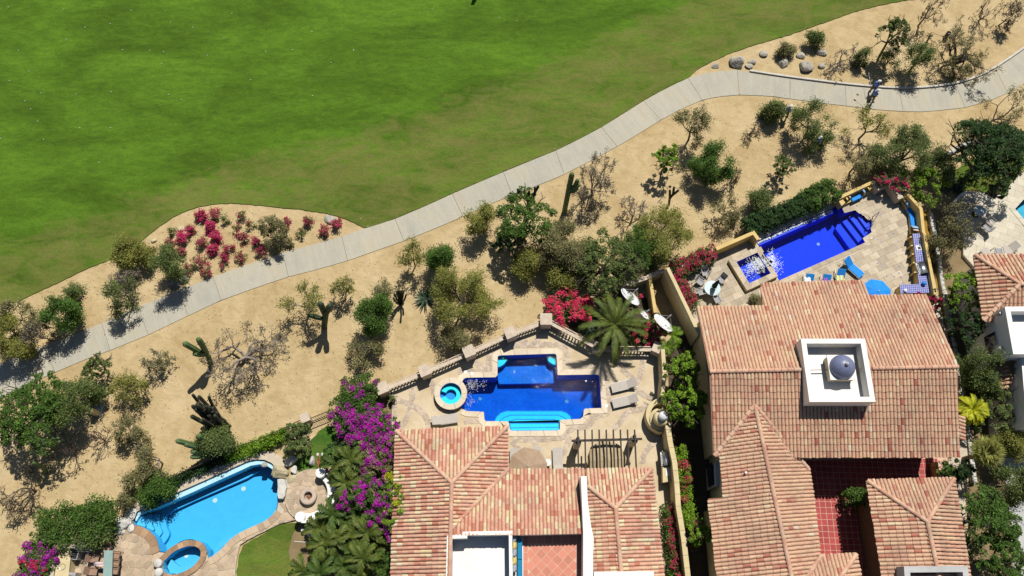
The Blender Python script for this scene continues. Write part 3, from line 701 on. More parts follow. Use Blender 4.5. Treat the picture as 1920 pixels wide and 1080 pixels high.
# ============================================================ pools
def ring_pieces(inner, outer, step, z0, z1, m, parent, name='coping_stone', gap=.012, closed=True, jz=.003):
    n = len(inner); rngi = range(n if closed else n - 1); acc = []
    # walk the two outlines together and cut every `step`
    cur_i, cur_o, run = [inner[0]], [outer[0]], 0.0; out = []
    for i in rngi:
        a, b = Vector(inner[i]), Vector(inner[(i + 1) % n]); A, B = Vector(outer[i]), Vector(outer[(i + 1) % n])
        Ls = (b - a).length; Lo = (B - A).length; Lm = max(1e-6, (Ls + Lo) / 2); pos = 0.0
        while pos < Lm - 1e-6:
            take = min(step - run, Lm - pos); pos += take; run += take; t = pos / Lm
            cur_i.append(tuple(a.lerp(b, t))); cur_o.append(tuple(A.lerp(B, t)))
            if run >= step - 1e-6:
                out.append(cur_i + cur_o[::-1]); cur_i, cur_o, run = [cur_i[-1]], [cur_o[-1]], 0.0
    if run > .06: out.append(cur_i + cur_o[::-1])
    res = []
    for q in out:
        o = []
        for p in q:
            if not o or math.dist(p, o[-1]) > .004: o.append(p)
        if len(o) >= 3 and abs(area(o)) > .004: res.append(o)
    for q in res:
        c = Vector(centroid(q))
        k = 1 - gap / max(.2, math.sqrt(abs(area(q))))
        q = [tuple(c + (Vector(p) - c) * k) for p in q]
        MB().prism(q, z0, z1 + rng.uniform(-jz, jz), rng.random()).build(name, m, parent)
def pool(label, outline, z, depth, plaster, water, wl, steps=(), z_lip=None, name='swimming_pool', group=None):
    if area(outline) < 0: outline = outline[::-1]
    c = centroid(outline); root = empty(name, (c[0], c[1], z), 0, label, 'pool', group)
    zl = z_lip if z_lip is not None else z + .02
    fl = sheet(outline, [], z - depth, plaster, 'basin', parent=None)
    bpy.data.objects.remove(fl)
    mb = MB(); n = len(outline)
    rv, _, rf = delaunay_2d_cdt([Vector(p) for p in outline], [(i, (i + 1) % n) for i in range(n)], [], 0, 1e-5)[:3]
    mb.add([(p.x, p.y, z - depth) for p in rv], [tuple(f) for f in rf if inside(centroid([rv[i] for i in f]), outline)])
    mb.add([(x, y, z - depth) for x, y in outline] + [(x, y, zl) for x, y in outline], [(i, n + i, n + (i + 1) % n, (i + 1) % n) for i in range(n)])
    mb.build('basin', plaster, root)
    wo = offset(outline, .012); rv2 = [Vector(p) for p in wo]
    rv, _, rf = delaunay_2d_cdt(rv2, [(i, (i + 1) % n) for i in range(n)], [], 0, 1e-5)[:3]
    tri = [tuple(f) for f in rf if inside(centroid([rv[i] for i in f]), wo)]
    m = len(rv); mb = MB()
    mb.add([(p.x, p.y, z - wl) for p in rv] + [(p.x, p.y, z - depth - .03) for p in rv],
           tri + [tuple(m + i for i in f[::-1]) for f in tri] + [(m + i, m + (i + 1) % n, (i + 1) % n, i) for i in range(n)])
    mb.build('water', water, root)
    for st in steps:
        pl, d = st[0], st[1]; mm = st[2] if len(st) > 2 else plaster
        nm = st[3] if len(st) > 3 else 'step'
        if mm is M['step_b'] and nm == 'step':
            o_ = MB().prism(pl, z - depth + .002, z - d).build(nm, M['plaster_b'], root); MB().prism(offset(pl, -.075), z - d - .05, z - d + .004).build('tread', mm, o_)
        else: MB().prism(pl, z - depth + .002, z - d).build(nm, mm, root)
    return root
def arc_poly(c, r, a0, a1, n, z=0): return [(c[0] + r * math.cos(a0 + (a1 - a0) * i / n), c[1] + r * math.sin(a0 + (a1 - a0) * i / n)) for i in range(n + 1)]
# --- pool A : light blue free-form pool
ledge = PL([(250, 973), (258, 961), (274, 950), (308, 936), (355, 916), (402, 895), (449, 874), (464, 867), (480, 863.5), (495, 864.5), (507, 870), (515, 878), (520, 889), (515.5, 885), (508, 878), (498, 872), (486, 870), (470, 872.5), (453, 880.5), (405, 902), (358, 923.5), (312, 943.5), (290, 953), (270, 960), (262, 965), (254, 977)], ZA)
st_a = [(ledge, .11, M['weir'], 'weir_ledge'),
        (PL([(262, 965), (270, 960), (290, 953), (312, 943.5), (358, 923.5), (405, 902), (453, 880.5), (477, 880), (455, 893), (360, 934), (310, 957), (308, 962)], ZA), 1.02)]
for top, mid, low, end, d in (((301, 961), (300, 985), (309, 1000), (296, 1018), 1.0), ((290, 962), (289, 982), (297, 996), (290, 1004.5), .78), ((278, 963), (277, 980), (284, 991), (280, 994), .56), ((266, 965), (265, 977), (270, 985), (267, 987), .36)):
    bd = [q for q in ((291.5, 1007), (280, 994.6), (265, 986.6), (252.5, 983.5)) if q[0] < end[0] - 1]
    st_a.append((PL([(251, 975), (262, 965.5)] + smooth_line([top, mid, low, end], 2) + bd, ZA), d))
for k, d in ((0, .95), (1, .68), (2, .42)):
    q = [(450, 997), (436 - 2 + k * 4, 999 + k * 3), (418 + k * 5, 1003 + k * 5), (402 + k * 5, 1013 + k * 5), (393 + k * 3, 1030 + k * 3), (392, 1044), (400, 1041), (415, 1029), (430, 1012), (440, 1004)]
    st_a.append((PL(q, ZA), d))
pA = pool('large light blue free-form pool with a sunlit pale ledge along its far side', poolA, ZA, 1.35, M['plaster_a'], M['water_a'], .05, st_a, z_lip=ZA - .01, group='swimming pools')
lo_a = PL(POOL_A[16:26], ZA); lo_o = off_line(lo_a, -.5 if area(poolA) < 0 else .5)
def outer_of(line, outline, d):
    a = off_line(line, d); mid = a[len(a) // 2]
    return a if not inside(mid, outline) else off_line(line, -d)
ring_pieces(lo_a, outer_of(lo_a, poolA, .5), .45, ZA - .02, ZA + .06, M['flag_a'], pA, closed=False)
lf_a = PL(POOL_A[33:] + [POOL_A[0]], ZA)
ring_pieces(lf_a, outer_of(lf_a, poolA, .55), .5, ZA - .02, ZA + .06, M['flag_rust'], pA, closed=False)
sA = pool('small oval blue spa set into the near edge of the light blue pool', spaA, ZA, .85, M['plaster_a'], M['water_a'], .12, [(PL([(309, 1062), (316, 1048), (324, 1056), (334, 1062), (350, 1060), (362, 1050), (374, 1040), (376, 1046), (364, 1060), (350, 1069), (330, 1076), (314, 1075)], ZA), .45, M['plaster_a'], 'bench_step')], z_lip=ZA + .1, name='spa_pool', group='spas')
ring_pieces(spaA, offset(spaA, .40), .42, ZA - .02, ZA + .12, M['flag_rust'], sA)
def disc(name, c, r, z, m, parent=None, h=.02, n=14):
    return MB().lathe([(0, h), (r, h), (r, 0)], (c[0], c[1], z), n).build(name, m, parent)
for x, y in ((402, 938), (455.5, 916)): disc('drain_cover', P2(x, y, ZA - 1.2), .17, ZA - 1.35, M['white'], pA)
disc('drain_cover', P2(349, 1042, ZA - .8), .14, ZA - .85, M['white'], sA)
# outer wall of the pool (pale stone coping)
def wall(px, z0, z1, th, m, name, label, cat='wall', group=None, sm=0, cap=None, closed=False):
    pl = PL(px, z1)
    if sm: pl = smooth_line(pl, sm)
    c = pl[len(pl) // 2]; root = empty(name, (c[0], c[1], z0), 0, label, cat, group)
    MB().prism(band(pl, th), z0, z1 - (.06 if cap else 0)).build('wall_body', m, root)
    if cap: 
        lf, rt = off_line(pl, th / 2 + .03), off_line(pl, -th / 2 - .03)
        ring_pieces(lf, rt, .8, z1 - .058, z1, cap, root, 'capstone', closed=False)
    return root
wall([(237, 968), (252, 951), (272, 939), (306, 924), (355, 903), (402, 883), (433, 868.5), (462, 855.5), (483, 850), (505, 850), (519, 857), (529, 866)], -.1, ZA - .005, .30, M['cream_wall'], 'pool_wall', 'low pale stone wall curving round the outer side of the light blue pool', cap=M['stone'], sm=1)
# --- pool B : deep blue cross-shaped pool
def px(*q): return PL(q, ZB)
def stepb(k):  # nested rounded platforms and straight steps
    x0, x1, y0 = 924.5 + k * 8.4, 1074 - k * 7.6, 766.3 + k * 8.5
    q = [(x0, 790), (x0 + 5, y0 + 12 - k * 2), (x0 + 13, y0 + 4), (x0 + 24, y0), (x1 - 20, y0), (x1 - 9, y0 + 4), (x1 - 2, y0 + 11 - k * 2), (x1, 787.5)]
    q += [(1051, 787.5), (1050, 789), (1050, 804), (1047, 807), (960, 807.6), (956.4, 805), (954.8, 793), (952, 790)]
    return PL(q, ZB)
st_b = [(stepb(0), .62, M['step_b']), (stepb(1), .50, M['step_b']), (stepb(2), .40, M['step_b']),
        (px((953.5, 791.5), (1050, 791), (1050, 804), (1047, 807), (960, 807.6), (956.4, 805), (954.8, 793)), .30, M['step_b']),
        (px((956, 800.5), (1050, 799.5), (1050, 804), (1047, 807), (960, 807.6), (956.4, 805)), .20, M['step_b']),
        (px((933.6, 669), (936, 667.2), (1040, 664), (1043, 666), (1045, 707), (1040, 712), (935, 713.5), (933.3, 706)), 1.05, M['plaster_b'], 'floor_step'),
        (px((933.7, 669), (936, 667.2), (951, 667), (950, 674), (945, 680), (939, 684), (933.5, 686)), .38, M['step_b'], 'corner_seat'),
        (px((1026, 664.6), (1040, 664.1), (1043, 666), (1043.8, 682), (1036, 680), (1029, 675), (1027, 670)), .38, M['step_b'], 'corner_seat')]
pB = pool('deep blue cross-shaped pool with cyan curved steps at its near side', poolB, ZB, 1.55, M['plaster_b'], M['water_b'], .12, st_b, group='swimming pools')
# coping all round except where the round spa bites in
cb = [i for i in range(len(POOL_B)) if i not in (25, 26, 27, 28)]
order = list(range(29, len(POOL_B))) + list(range(0, 25))
ln = [P2(*POOL_B[i], ZB) for i in order]; ou = outer_of(ln, poolB, .42)
ring_pieces(ln, ou, 1.0, ZB - .02, ZB + .05, M['coping'], pB, closed=False, gap=.02)
disc('drain_cover', P2(1063, 752, ZB - 1.4), .14, ZB - 1.55, M['white'], pB); disc('drain_cover', P2(900, 747, ZB - 1.4), .14, ZB - 1.55, M['white'], pB)
for x, y in ((873, 697.5), (884.5, 700.5), (1137, 761)): tag(disc('skimmer_lid', P2(x, y, ZB), .13, ZB + .024, M['white'], None, .03), {873: 'white skimmer lid nearest the round spa', 884.5: 'white skimmer lid just right of another lid by the round spa', 1137: 'white skimmer lid at the right end of the deep blue pool'}[x], 'lid', 'skimmer lids')
ZS = ZB + .45
sB = pool('round raised spa spilling into the deep blue pool, turquoise inside', spaB, ZS, .70, M['plaster_b'], M['water_a'], .10, [], z_lip=ZS - .03, name='spa_pool', group='spas')
MB().prism(arc_poly((cB.x, cB.y), spaB_r - .02, R(200), R(520), 22) + arc_poly((cB.x, cB.y), .40, R(200), R(520), 22)[::-1], ZS - .69, ZS - .36).build('bench_step', M['step_b'], sB)
MB().lathe([(spaB_ro, -.5), (spaB_ro, -.08), (spaB_ro - .03, -.06)], (cB.x, cB.y, ZS), 40).build('spa_wall', M['stone'], sB)
ou2 = [(cB.x + (spaB_ro + .04) * math.cos(2 * math.pi * k / 28), cB.y + (spaB_ro + .04) * math.sin(2 * math.pi * k / 28)) for k in range(28)]
ring_pieces(spaB, ou2, .85, ZS - .06, ZS, M['coping'], sB)
# --- pool C : cobalt pool
st_c = []
for k, ((ax, ay), (bx, by), d) in enumerate([((1575, 419), (1607, 464), .95), ((1586, 409), (1617, 449), .70), ((1596, 402), (1629, 444), .45)]):
    q = [(ax, ay), (bx, by)] + ([(1620, 455.5), (1616.5, 447.5)] if k == 0 else [(1617, 447)] if k == 1 else []) + [(1633, 436.5), (1631.5, 428), (1634, 421), (1634, 414), (1630, 407.5), (1621, 402), (1611, 401.5), (1603, 395.5)] + ([(1583, 401)] if k < 1 else [])
    st_c.append((PL(q, ZC), d))
st_c.append((PL([(1612, 401.5), (1621, 402), (1630, 407.5), (1634, 414), (1634, 421), (1631.5, 428), (1628, 428), (1611, 404)], ZC), .25))
st_c.append((PL([(1421, 453.5), (1562, 392), (1575, 384), (1577, 389), (1564, 397.5), (1424, 459)], ZC), .16, M['plaster_c'], 'weir_ledge'))
pC = pool('cobalt blue lap pool with a foaming overflow edge along its far side', poolC, ZC, 1.4, M['plaster_c'], M['water_c'], .10, st_c, group='swimming pools')
disc('drain_cover', P2(1535, 457, ZC - 1.3), .13, ZC - 1.4, M['white'], pC)
lc = PL([(1575, 383), (1579, 392), (1583, 400), (1603, 394.5), (1611, 401), (1621, 401.5), (1630, 407), (1634.5, 414), (1634.5, 421), (1632, 428), (1634, 436), (1617, 447), (1622, 455), (1461, 526)], ZC)
ring_pieces(lc, outer_of(lc, poolC, .36), .7, ZC - .02, ZC + .045, M['trav'], pC, closed=False)
mb = MB(); 
for k in range(420):
    t = rng.random(); x = 1421 + (1560 - 1421) * t; y = 452.5 + (391.5 - 452.5) * t + abs(rng.gauss(0, 2.0)) + 1
    p = P(x, y, ZC - .09); r = rng.uniform(.025, .085)
    mb.lathe([(r, 0), (r * .7, .018), (0, .03)], p, 6)
mb.build('foam', M['foam'], pC, kind='stuff')
ZCS = ZC + .4
sC = pool('square raised spa with churning white water beside the cobalt pool', spaC, ZCS, .80, M['plaster_c'], M['water_c'], .12, [], z_lip=ZCS - .03, name='spa_pool', group='spas')
so = PL([(1366, 488), (1420, 461), (1459, 517.5), (1400.6, 545)], ZCS)
n4 = 4; mb = MB()
mb.add([(x, y, ZC - .02) for x, y in so] + [(x, y, ZCS - .062) for x, y in so], [(i, 4 + i, 4 + (i + 1) % 4, (i + 1) % 4) for i in range(4)])
mb.build('spa_wall', M['yellow_wall'], sC)
gap0, gap1 = PL([(1434, 481), (1441.5, 500)], ZCS)
ring_pieces([tuple(Vector(spaC[1]).lerp(Vector(spaC[2]), .68)), spaC[2], spaC[3], spaC[0], spaC[1], tuple(Vector(spaC[1]).lerp(Vector(spaC[2]), .26))], [tuple(Vector(so[1]).lerp(Vector(so[2]), .68)), so[2], so[3], so[0], so[1], tuple(Vector(so[1]).lerp(Vector(so[2]), .26))], .72, ZCS - .06, ZCS, M['trav'], sC, closed=False)
mb = MB()
def froth(mb, x0, y0, sx, sy, z, n, dx=0, rmax=.09):
    for k in range(n):
        p = P(rng.gauss(x0, sx), rng.gauss(y0, sy), z); r = rng.uniform(.02, rmax)
        mb.lathe([(r, 0), (r * .6, r * .16), (0, r * .2)], p, 6)
froth(mb, 1417, 497, 9, 8, ZCS - .125, 420, rmax=.042); froth(mb, 1430, 492, 7, 5, ZCS - .125, 260, rmax=.045)
froth(mb, 1404, 510, 7, 6, ZCS - .125, 70, rmax=.04)
mb.build('foam', M['foam'], sC, kind='stuff')
mb = MB(); froth(mb, 1446, 490, 4, 9, ZC - .10, 330, rmax=.05); froth(mb, 1454, 498, 6, 10, ZC - .10, 260, rmax=.035)
mb.build('foam', M['foam'], pC, kind='stuff')
mb = MB(); froth(mb, 898, 721, 9, 6, ZB - .125, 60, rmax=.032); froth(mb, 882, 722, 5, 7, ZB - .125, 110, rmax=.026); froth(mb, 880, 752, 5, 8, ZB - .125, 70, rmax=.022)
mb.build('foam', M['foam'], pB, kind='stuff')
# --- pool D
pD = pool('turquoise pool corner on the pale deck at the right edge', poolD, ZD, 1.3, M['plaster_d'], M['water_a'], .1, [], group='swimming pools')
ring_pieces(poolD, offset(poolD, .4), .8, ZD - .02, ZD + .05, M['trav_d'], pD)
# --- round flagstone patio by pool A
cR = P(582, 928, .32); rR = 46 / 25.0
circ = [(cR.x + rR * math.cos(2 * math.pi * k / 40), cR.y + rR * math.sin(2 * math.pi * k / 40)) for k in range(40)]
pr = slab(circ, [], .30, M['grout'], 'patio')
pieces('flagstone', voronoi(offset(circ, -.02), .33, rng, .04, .85), .28, .325, M['flag_a'], pr, rng)
# ============================================================ tiled roofs
NV = 9
def tile_geo(Lr=1.0, half=.108, hh=.08):
    """barrel tile: x across, y up the slope, z out of the roof"""
    vs = []
    for y, k, lift in ((0, 1.0, .03), (1.0, .84, .0)):
        for i in range(5):
            a = math.pi * i / 4
            vs.append((-half * k * math.cos(a), y, lift + hh * k * math.sin(a)))
    fs = [(i, i + 1, 6 + i, 5 + i) for i in range(4)]
    fs = [f[::-1] for f in fs]
    vs += vs[:5]
    return vs, fs, [(10, 14, 13), (10, 13, 11), (11, 13, 12)]
TV, TF, TC = tile_geo()
def tile_meshes(name, m, half=.108, hh=.08):
    vs, fs, tc = tile_geo(1, half, hh); out = []
    for k in range(NV):
        me = bpy.data.meshes.new(name); me.from_pydata(vs, [], fs + tc); me.materials.append(m)
        at = me.attributes.new('tint', 'FLOAT', 'FACE'); at.data.foreach_set('value', [(k + .5) / NV] * 7)
        me.polygons.foreach_set('use_smooth', [True] * 4 + [False] * 3)
        out.append(me)
    return out
def newell(pl):
    n = Vector((0, 0, 0))
    for i in range(len(pl)):
        a, b = pl[i], pl[(i + 1) % len(pl)]
        n += Vector(((a.y - b.y) * (a.z + b.z), (a.z - b.z) * (a.x + b.x), (a.x - b.x) * (a.y + b.y)))
    n.normalize()
    return n if n.z > 0 else -n
class Roof:
    def __init__(s, house, m, pitch=.25, Lt=.42, rs=1, even=False):
        s.even = even
        s.h = house; s.m = m; s.pitch = pitch; s.L = Lt; s.tiles = []; s.caps = []; s.mb = MB(); s.rng = random.Random(rs)
    def face(s, pl, holes=()):
        n = newell(pl); o = pl[0]
        W = (Vector((0, 0, 1)) - n * n.z).normalized(); U = W.cross(n)
        q = [((p - o).dot(U), (p - o).dot(W)) for p in pl]
        if area([(p.x, p.y) for p in pl]) < 0: pl = pl[::-1]
        if holes:
            hs = [h for h in holes]; vv = [Vector((p.x, p.y)) for p in pl]; ee = [(i, (i + 1) % len(pl)) for i in range(len(pl))]
            for h in hs: k0 = len(vv); vv += [Vector(p) for p in h]; ee += [(k0 + i, k0 + (i + 1) % len(h)) for i in range(len(h))]
            rv, _, rf = delaunay_2d_cdt(vv, ee, [], 0, 1e-5)[:3]; out2 = [(p.x, p.y) for p in pl]
            tri = [tuple(f) for f in rf if inside(centroid([rv[i] for i in f]), out2) and not any(inside(centroid([rv[i] for i in f]), h) for h in hs)]
            s.mb.add([(p.x, p.y, o.z - ((p.x - o.x) * n.x + (p.y - o.y) * n.y) / n.z) for p in rv], tri)
        else: s.mb.add(pl, [tuple(range(len(pl)))])
        dn = Vector((0, 0, -.16)); k = len(pl)
        s.mb.add([p + dn for p in pl] + pl, ([] if holes else [tuple(range(k - 1, -1, -1))]) + [(i, (i + 1) % k, k + (i + 1) % k, k + i) for i in range(k)])
        u0, u1 = min(p[0] for p in q), max(p[0] for p in q)
        nrow = int((u1 - u0) / s.pitch); st = (u1 - u0 - (nrow - 1) * s.pitch) / 2
        for r in range(nrow):
            u = u0 + st + r * s.pitch; ws = []
            for i in range(len(q)):
                a, b = q[i], q[(i + 1) % len(q)]
                if (a[0] > u) != (b[0] > u): ws.append(a[1] + (b[1] - a[1]) * (u - a[0]) / (b[0] - a[0]))
            ws.sort()
            for a, b in zip(ws[::2], ws[1::2]):
                y = a - .06 + (s.rng.uniform(-.03, .03)); uj = s.rng.uniform(-.006, .006)
                rowt = s.rng.gauss(0, .06)
                while y < b - .10:
                    ln = min(s.L * 1.14, b + .04 - y)
                    p = o + U * (u + uj + s.rng.uniform(-.006, .006)) + W * y + n * .005
                    if not any(inside((p.x, p.y), h) for h in holes):
                        t = min(.99, max(0, s.rng.random() + rowt)) if s.rng.random() < (.2 if s.even else .62) else min(.99, max(0, .56 + s.rng.gauss(0, .13) + rowt))
                        s.tiles.append((p, U, W, n, ln, t, s.rng.uniform(-.03, .03)))
                    y += s.L
    def ridge(s, a, b, lift=.06):
        s.caps.append((Vector(a), Vector(b), lift))
    def build(s, limit=300):
        roof = s.mb.build('roof', M['pan'], s.h)
        org = s.h.location
        camp = Vector((0, 0, H))
        seen = [i for i, t in enumerate(s.tiles) if in_frame((t[0].x, t[0].y), t[0].z, 0)]
        seen.sort(key=lambda i: (s.tiles[i][0] - camp).length)
        solo = set(seen[:limit]); meshes = tile_meshes('roof_tile', s.m)
        for i in solo:
            p, U, W, n, ln, t, rot = s.tiles[i]
            U2 = (U + W * rot).normalized(); W2 = n.cross(U2)
            ob = bpy.data.objects.new('roof_tile', meshes[int(t * NV)]); COL.objects.link(ob); ob.parent = roof
            Mx = Matrix((U2, W2 * ln, n)).transposed().to_4x4(); Mx.translation = p - org; ob.matrix_basis = Mx
        rest = [t for i, t in enumerate(s.tiles) if i not in solo]
        if rest:
            tv = np.array(TV); tri = np.array([(a, b, c, c) for a, b, c in TC])
            O = np.array([t[0] for t in rest]); 
            Us = np.array([(t[1] + t[2] * t[6]).normalized() for t in rest]); Ns = np.array([t[3] for t in rest]); Ws = np.cross(Ns, Us)
            ln = np.array([t[4] for t in rest])
            V = O[:, None] + tv[None, :, 0:1] * Us[:, None] + tv[None, :, 1:2] * (Ws * ln[:, None])[:, None] + tv[None, :, 2:3] * Ns[:, None]
            base = np.arange(len(rest))[:, None, None] * len(TV)
            Q = (np.array(TF)[None] + base).reshape(-1, 4)
            mb_t = np.repeat([t[5] for t in rest], 4)
            np_obj('roof_tile', V, Q, s.m, s.h, tint=mb_t, kind='stuff', smooth=True)
            T3 = (np.array(TC)[None] + base).reshape(-1, 3)
            np_obj('tile_end', V, T3, s.m, s.h, tint=np.repeat([t[5] for t in rest], 3), kind='stuff')
        cm = tile_meshes('ridge_tile', M['cap_tile'], .15, .12)
        for a, b, lift in s.caps:
            d = b - a; Ln = d.length; d.normalize(); k = max(1, int(Ln / .42))
            side = d.cross(Vector((0, 0, 1))).normalized(); nn = side.cross(d)
            if d.z < -.02: a, d, side = b, -d, -side
            for i in range(k):
                ob = bpy.data.objects.new('ridge_tile', cm[s.rng.randrange(NV)]); COL.objects.link(ob); ob.parent = s.h
                Mx = Matrix((side, d * (Ln / k * 1.1), nn)).transposed().to_4x4(); Mx.translation = a + d * (Ln / k * i) + Vector((0, 0, lift)) - org; ob.matrix_basis = Mx
        return roof
def PZ(*q): return [P(*x) for x in q]
def shrink(pl, d): return offset(pl, -d)
def vwall(house, px, z0, z1, m, name='parapet', plane=None):
    return MB().prism(PL(px, z1), z0, z1).build(name, m, house)

# ------------------------------------------------------------ the middle house (bottom centre)
e = 3.4
hB = empty('house', (P(960, 980, 0).x, P(960, 980, 0).y, 0), 0, 'house with hipped clay tile roofs and a tiled roof terrace below the deep blue pool', 'house', 'tiled houses')
rB = Roof(hB, M['tile_b'], .245, .42, 3)
NW, NE, AP, RS, SW = PZ((743, 808, e), (951, 800, e), (847, 905, 4.7), (842, 1130, 4.7), (733, 1130, e))
rB.face([NW, NE, AP]); rB.face([NW, AP, RS, SW])
C0 = P(952, 881, e); nC = Vector((0, .30, 1)).normalized()
V1 = ray_plane(848, 990, C0, nC)
rB.face([NE, C0, P(848, 990, 4.68), AP])
E1 = P(1222, 879, e)
rB.face([C0, P(1097, 880, e), ray_plane(1097, 1000, C0, nC), ray_plane(960, 1003, C0, nC), ray_plane(848, 1003, C0, nC), V1])
WA, WE, SE = P(1154, 953, 4.25), P(1170, 1130, 4.25), P(1249, 1130, e)
rB.face([P(1097, 880, e), E1, WA, ray_plane(1101, 910, C0, nC)])
rB.face([E1, SE, WE, WA])
rB.face([P(1102, 911, 3.66), WA, WE, P(1113, 1130, 3.66)])
for a, b in ((NW, AP), (NE, AP), (AP, RS), (C0, V1), (E1, WA), (P(1102, 911, 3.70), WA), (WA, WE)): rB.ridge(a, b)
rB.build(290)
foot = [PL([(743, 808), (951, 800), (952, 881), (952, 1130), (733, 1130)], e), PL([(952, 881), (1222, 879), (1249, 1130), (952, 1130)], e)]
MB().prism(shrink(foot[0], .45), 0, e - .02).build('wall', M['cream_wall'], hB)
MB().prism([(x, y - .5) if i < 2 else (x - (.5 if i == 2 else 0), y) for i, (x, y) in enumerate(foot[1])], 0, e - .05).build('wall', M['cream_wall'], hB)
zt = 4.75
vwall(hB, [(838, 1003), (867, 1002), (867, 997), (961, 995), (961, 1002.5), (876, 1003.5), (876, 1009), (847, 1010)], 3.3, zt, M['white'])
vwall(hB, [(838, 1004), (846.5, 1010.5), (846.5, 1130), (835, 1130)], 3.3, zt - .003, M['white'])
vwall(hB, [(954, 1003), (960.5, 1003), (962, 1130), (955.5, 1130)], 3.3, zt - .003, M['white'])
MB().prism(PL([(840, 1005), (958, 998), (960, 1130), (838, 1130)], 3.42), 3.3, 3.42).build('flat_roof', M['white'], hB)
vwall(hB, [(961.5, 996), (1093, 992.5), (1093, 1000.5), (961.5, 1004)], 3.3, 4.5, M['white'])
vwall(hB, [(1089, 893), (1100, 892.5), (1102, 940), (1108, 985), (1113.5, 1010), (1112, 1040), (1112, 1130), (1093.5, 1130), (1093.5, 1000), (1092, 960)], 3.0, 5.05, M['white'])
vwall(hB, [(1114, 1072), (1226, 1071), (1227, 1130), (1114, 1130)], 3.0, 4.7, M['white'])
zt2 = 3.55
TRpx = [(966, 1002), (1094, 997), (1094, 1130), (966, 1130)]
tf = MB().prism(PL(TRpx, zt2), 3.3, zt2 - .006).build('terrace_floor', M['grout_r'], hB)
diag = PL([(990, 1022), (1080.5, 1020), (1081, 1130), (990, 1130)], zt2)
pieces('floor_tile', grid_cells(diag, P2(1035, 1050, zt2), R(45), .50, .50, .032, rng), zt2 - .03, zt2, M['terracotta'], tf, rng, jz=.002)
bord = PL([(979, 1003), (1094, 998), (1094, 1130), (1081.3, 1130), (1081, 1019.6), (989.5, 1021.6), (989.5, 1130), (979, 1130)], zt2)
pieces('floor_tile', grid_cells(bord, P2(1081.5, 1020, zt2), 0, .53, .53, .032, rng, holes=[diag]), zt2 - .03, zt2, M['terracotta'], tf, rng, jz=.002)
sofa = empty('sofa', P(972, 1050, zt2), 0, 'built-in teal cushioned bench along the wall of the tiled roof terrace', 'sofa')
mb = MB().prism(PL([(970, 1009), (979, 1009), (979.5, 1049), (970, 1049)], zt2 + .4), zt2 + .1, zt2 + .42, bev=.04); mb.build('seat_cushion', M['blue_t'], sofa)
MB().prism(PL([(970, 1049.6), (979.5, 1049.6), (980, 1130), (970, 1130)], zt2 + .4), zt2 + .1, zt2 + .42, bev=.04).build('seat_cushion', M['blue_t'], sofa)
MB().prism(PL([(961, 1007), (981, 1007), (981, 1130), (961, 1130)], zt2 + .1), zt2 - .02, zt2 + .1).build('base', M['white'], sofa)
def pillow_geo(mb, c, sx, sy, sz, rz=0, tilt=None):
    Mx = Matrix.Translation(c) @ Matrix.Rotation(rz, 4, 'Z') @ (Matrix.Rotation(tilt[1], 4, tilt[0]) if tilt else Matrix())
    n = 6; vs = []; fs = []
    for sgn in (1, -1):
        for i in range(n + 1):
            for j in range(n + 1):
                u, v = i / n * 2 - 1, j / n * 2 - 1
                hgt = ((1 - u * u) * (1 - v * v)) ** .45
                pin = 1 - .10 * (u * u + v * v) * (1 - abs(u * v)) 
                vs.append(Mx @ Vector((u * sx / 2 * pin, v * sy / 2 * pin, sgn * hgt * sz / 2)))
    for s_ in range(2):
        o = s_ * (n + 1) ** 2
        for i in range(n):
            for j in range(n):
                f = (o + i * (n + 1) + j, o + (i + 1) * (n + 1) + j, o + (i + 1) * (n + 1) + j + 1, o + i * (n + 1) + j + 1)
                fs.append(f if s_ == 0 else f[::-1])
    mb.add(vs, fs)
def pillow(px_, z, s, m, rz, label, tilt=('Y', R(60)), group=None, th=.16):
    mb = MB(); c = P(*px_, z); pillow_geo(mb, c, s, s, th, rz, tilt)
    return tag(mb.build('pillow', M[m], None, True), label, 'pillow', group)
for k, (y, m, lb) in enumerate([(1010, 'greyp', 'grey pillow at the far end of the teal bench'), (1023, 'yellowp', 'yellow and grey pillow, the one nearer the far end of the teal bench'), (1037, 'greyp', 'grey pillow between the two yellow ones on the teal bench'), (1052, 'yellowp', 'yellow and grey pillow, the one farther along the teal bench'), (1066, 'greyp', 'grey pillow next to the bottom edge on the teal bench')]):
    pillow((965.5, y), zt2 + .62, .46, m, 0, lb, group='pillows on the terrace bench')

# ------------------------------------------------------------ the right house
e, rz_ = 4.5, 6.25
hC = empty('house', (P(1570, 800, 0).x, P(1570, 800, 0).y, 0), 0, 'large house with long tiled gable roof and a white box holding a small blue dome', 'house', 'tiled houses')
rC = Roof(hC, M['tile_c'], .245, .44, 5, True)
zt = 6.8; tq = [P(*q, zt) for q in ((1502, 637), (1621, 633), (1642, 751), (1518, 756))]
x0, x1 = (tq[0].x + tq[3].x) / 2, (tq[1].x + tq[2].x) / 2; y0, y1 = (tq[2].y + tq[3].y) / 2, (tq[0].y + tq[1].y) / 2
tw = [(x0, y0), (x1, y0), (x1, y1), (x0, y1)]
A0, RL, RR = P(1306, 576, e), P(1330, 697, rz_), P(1795, 688, rz_)
nU = newell([A0, RL, RR])
up_ = [A0, ray_plane(1430, 575, A0, nU), ray_plane(1426, 532, A0, nU), ray_plane(1620, 527, A0, nU), ray_plane(1627, 555, A0, nU), ray_plane(1739, 554, A0, nU), RR, RL]
rC.face(up_, [tw])
B0 = P(1337, 856, e); B1 = P(1799, 856, e); nL = newell([RL, RR, B0])
rC.face([RL, RR, ray_plane(1799, 856, B0, nL), B0], [tw])
AW = ray_plane(1415, 760, B0, nL); za = AW.z; RW = P(1494, 1130, za); ew = 4.35
q0 = P(1515, 878, ew); nR = newell([AW, RW, P(1540, 1080, ew)])
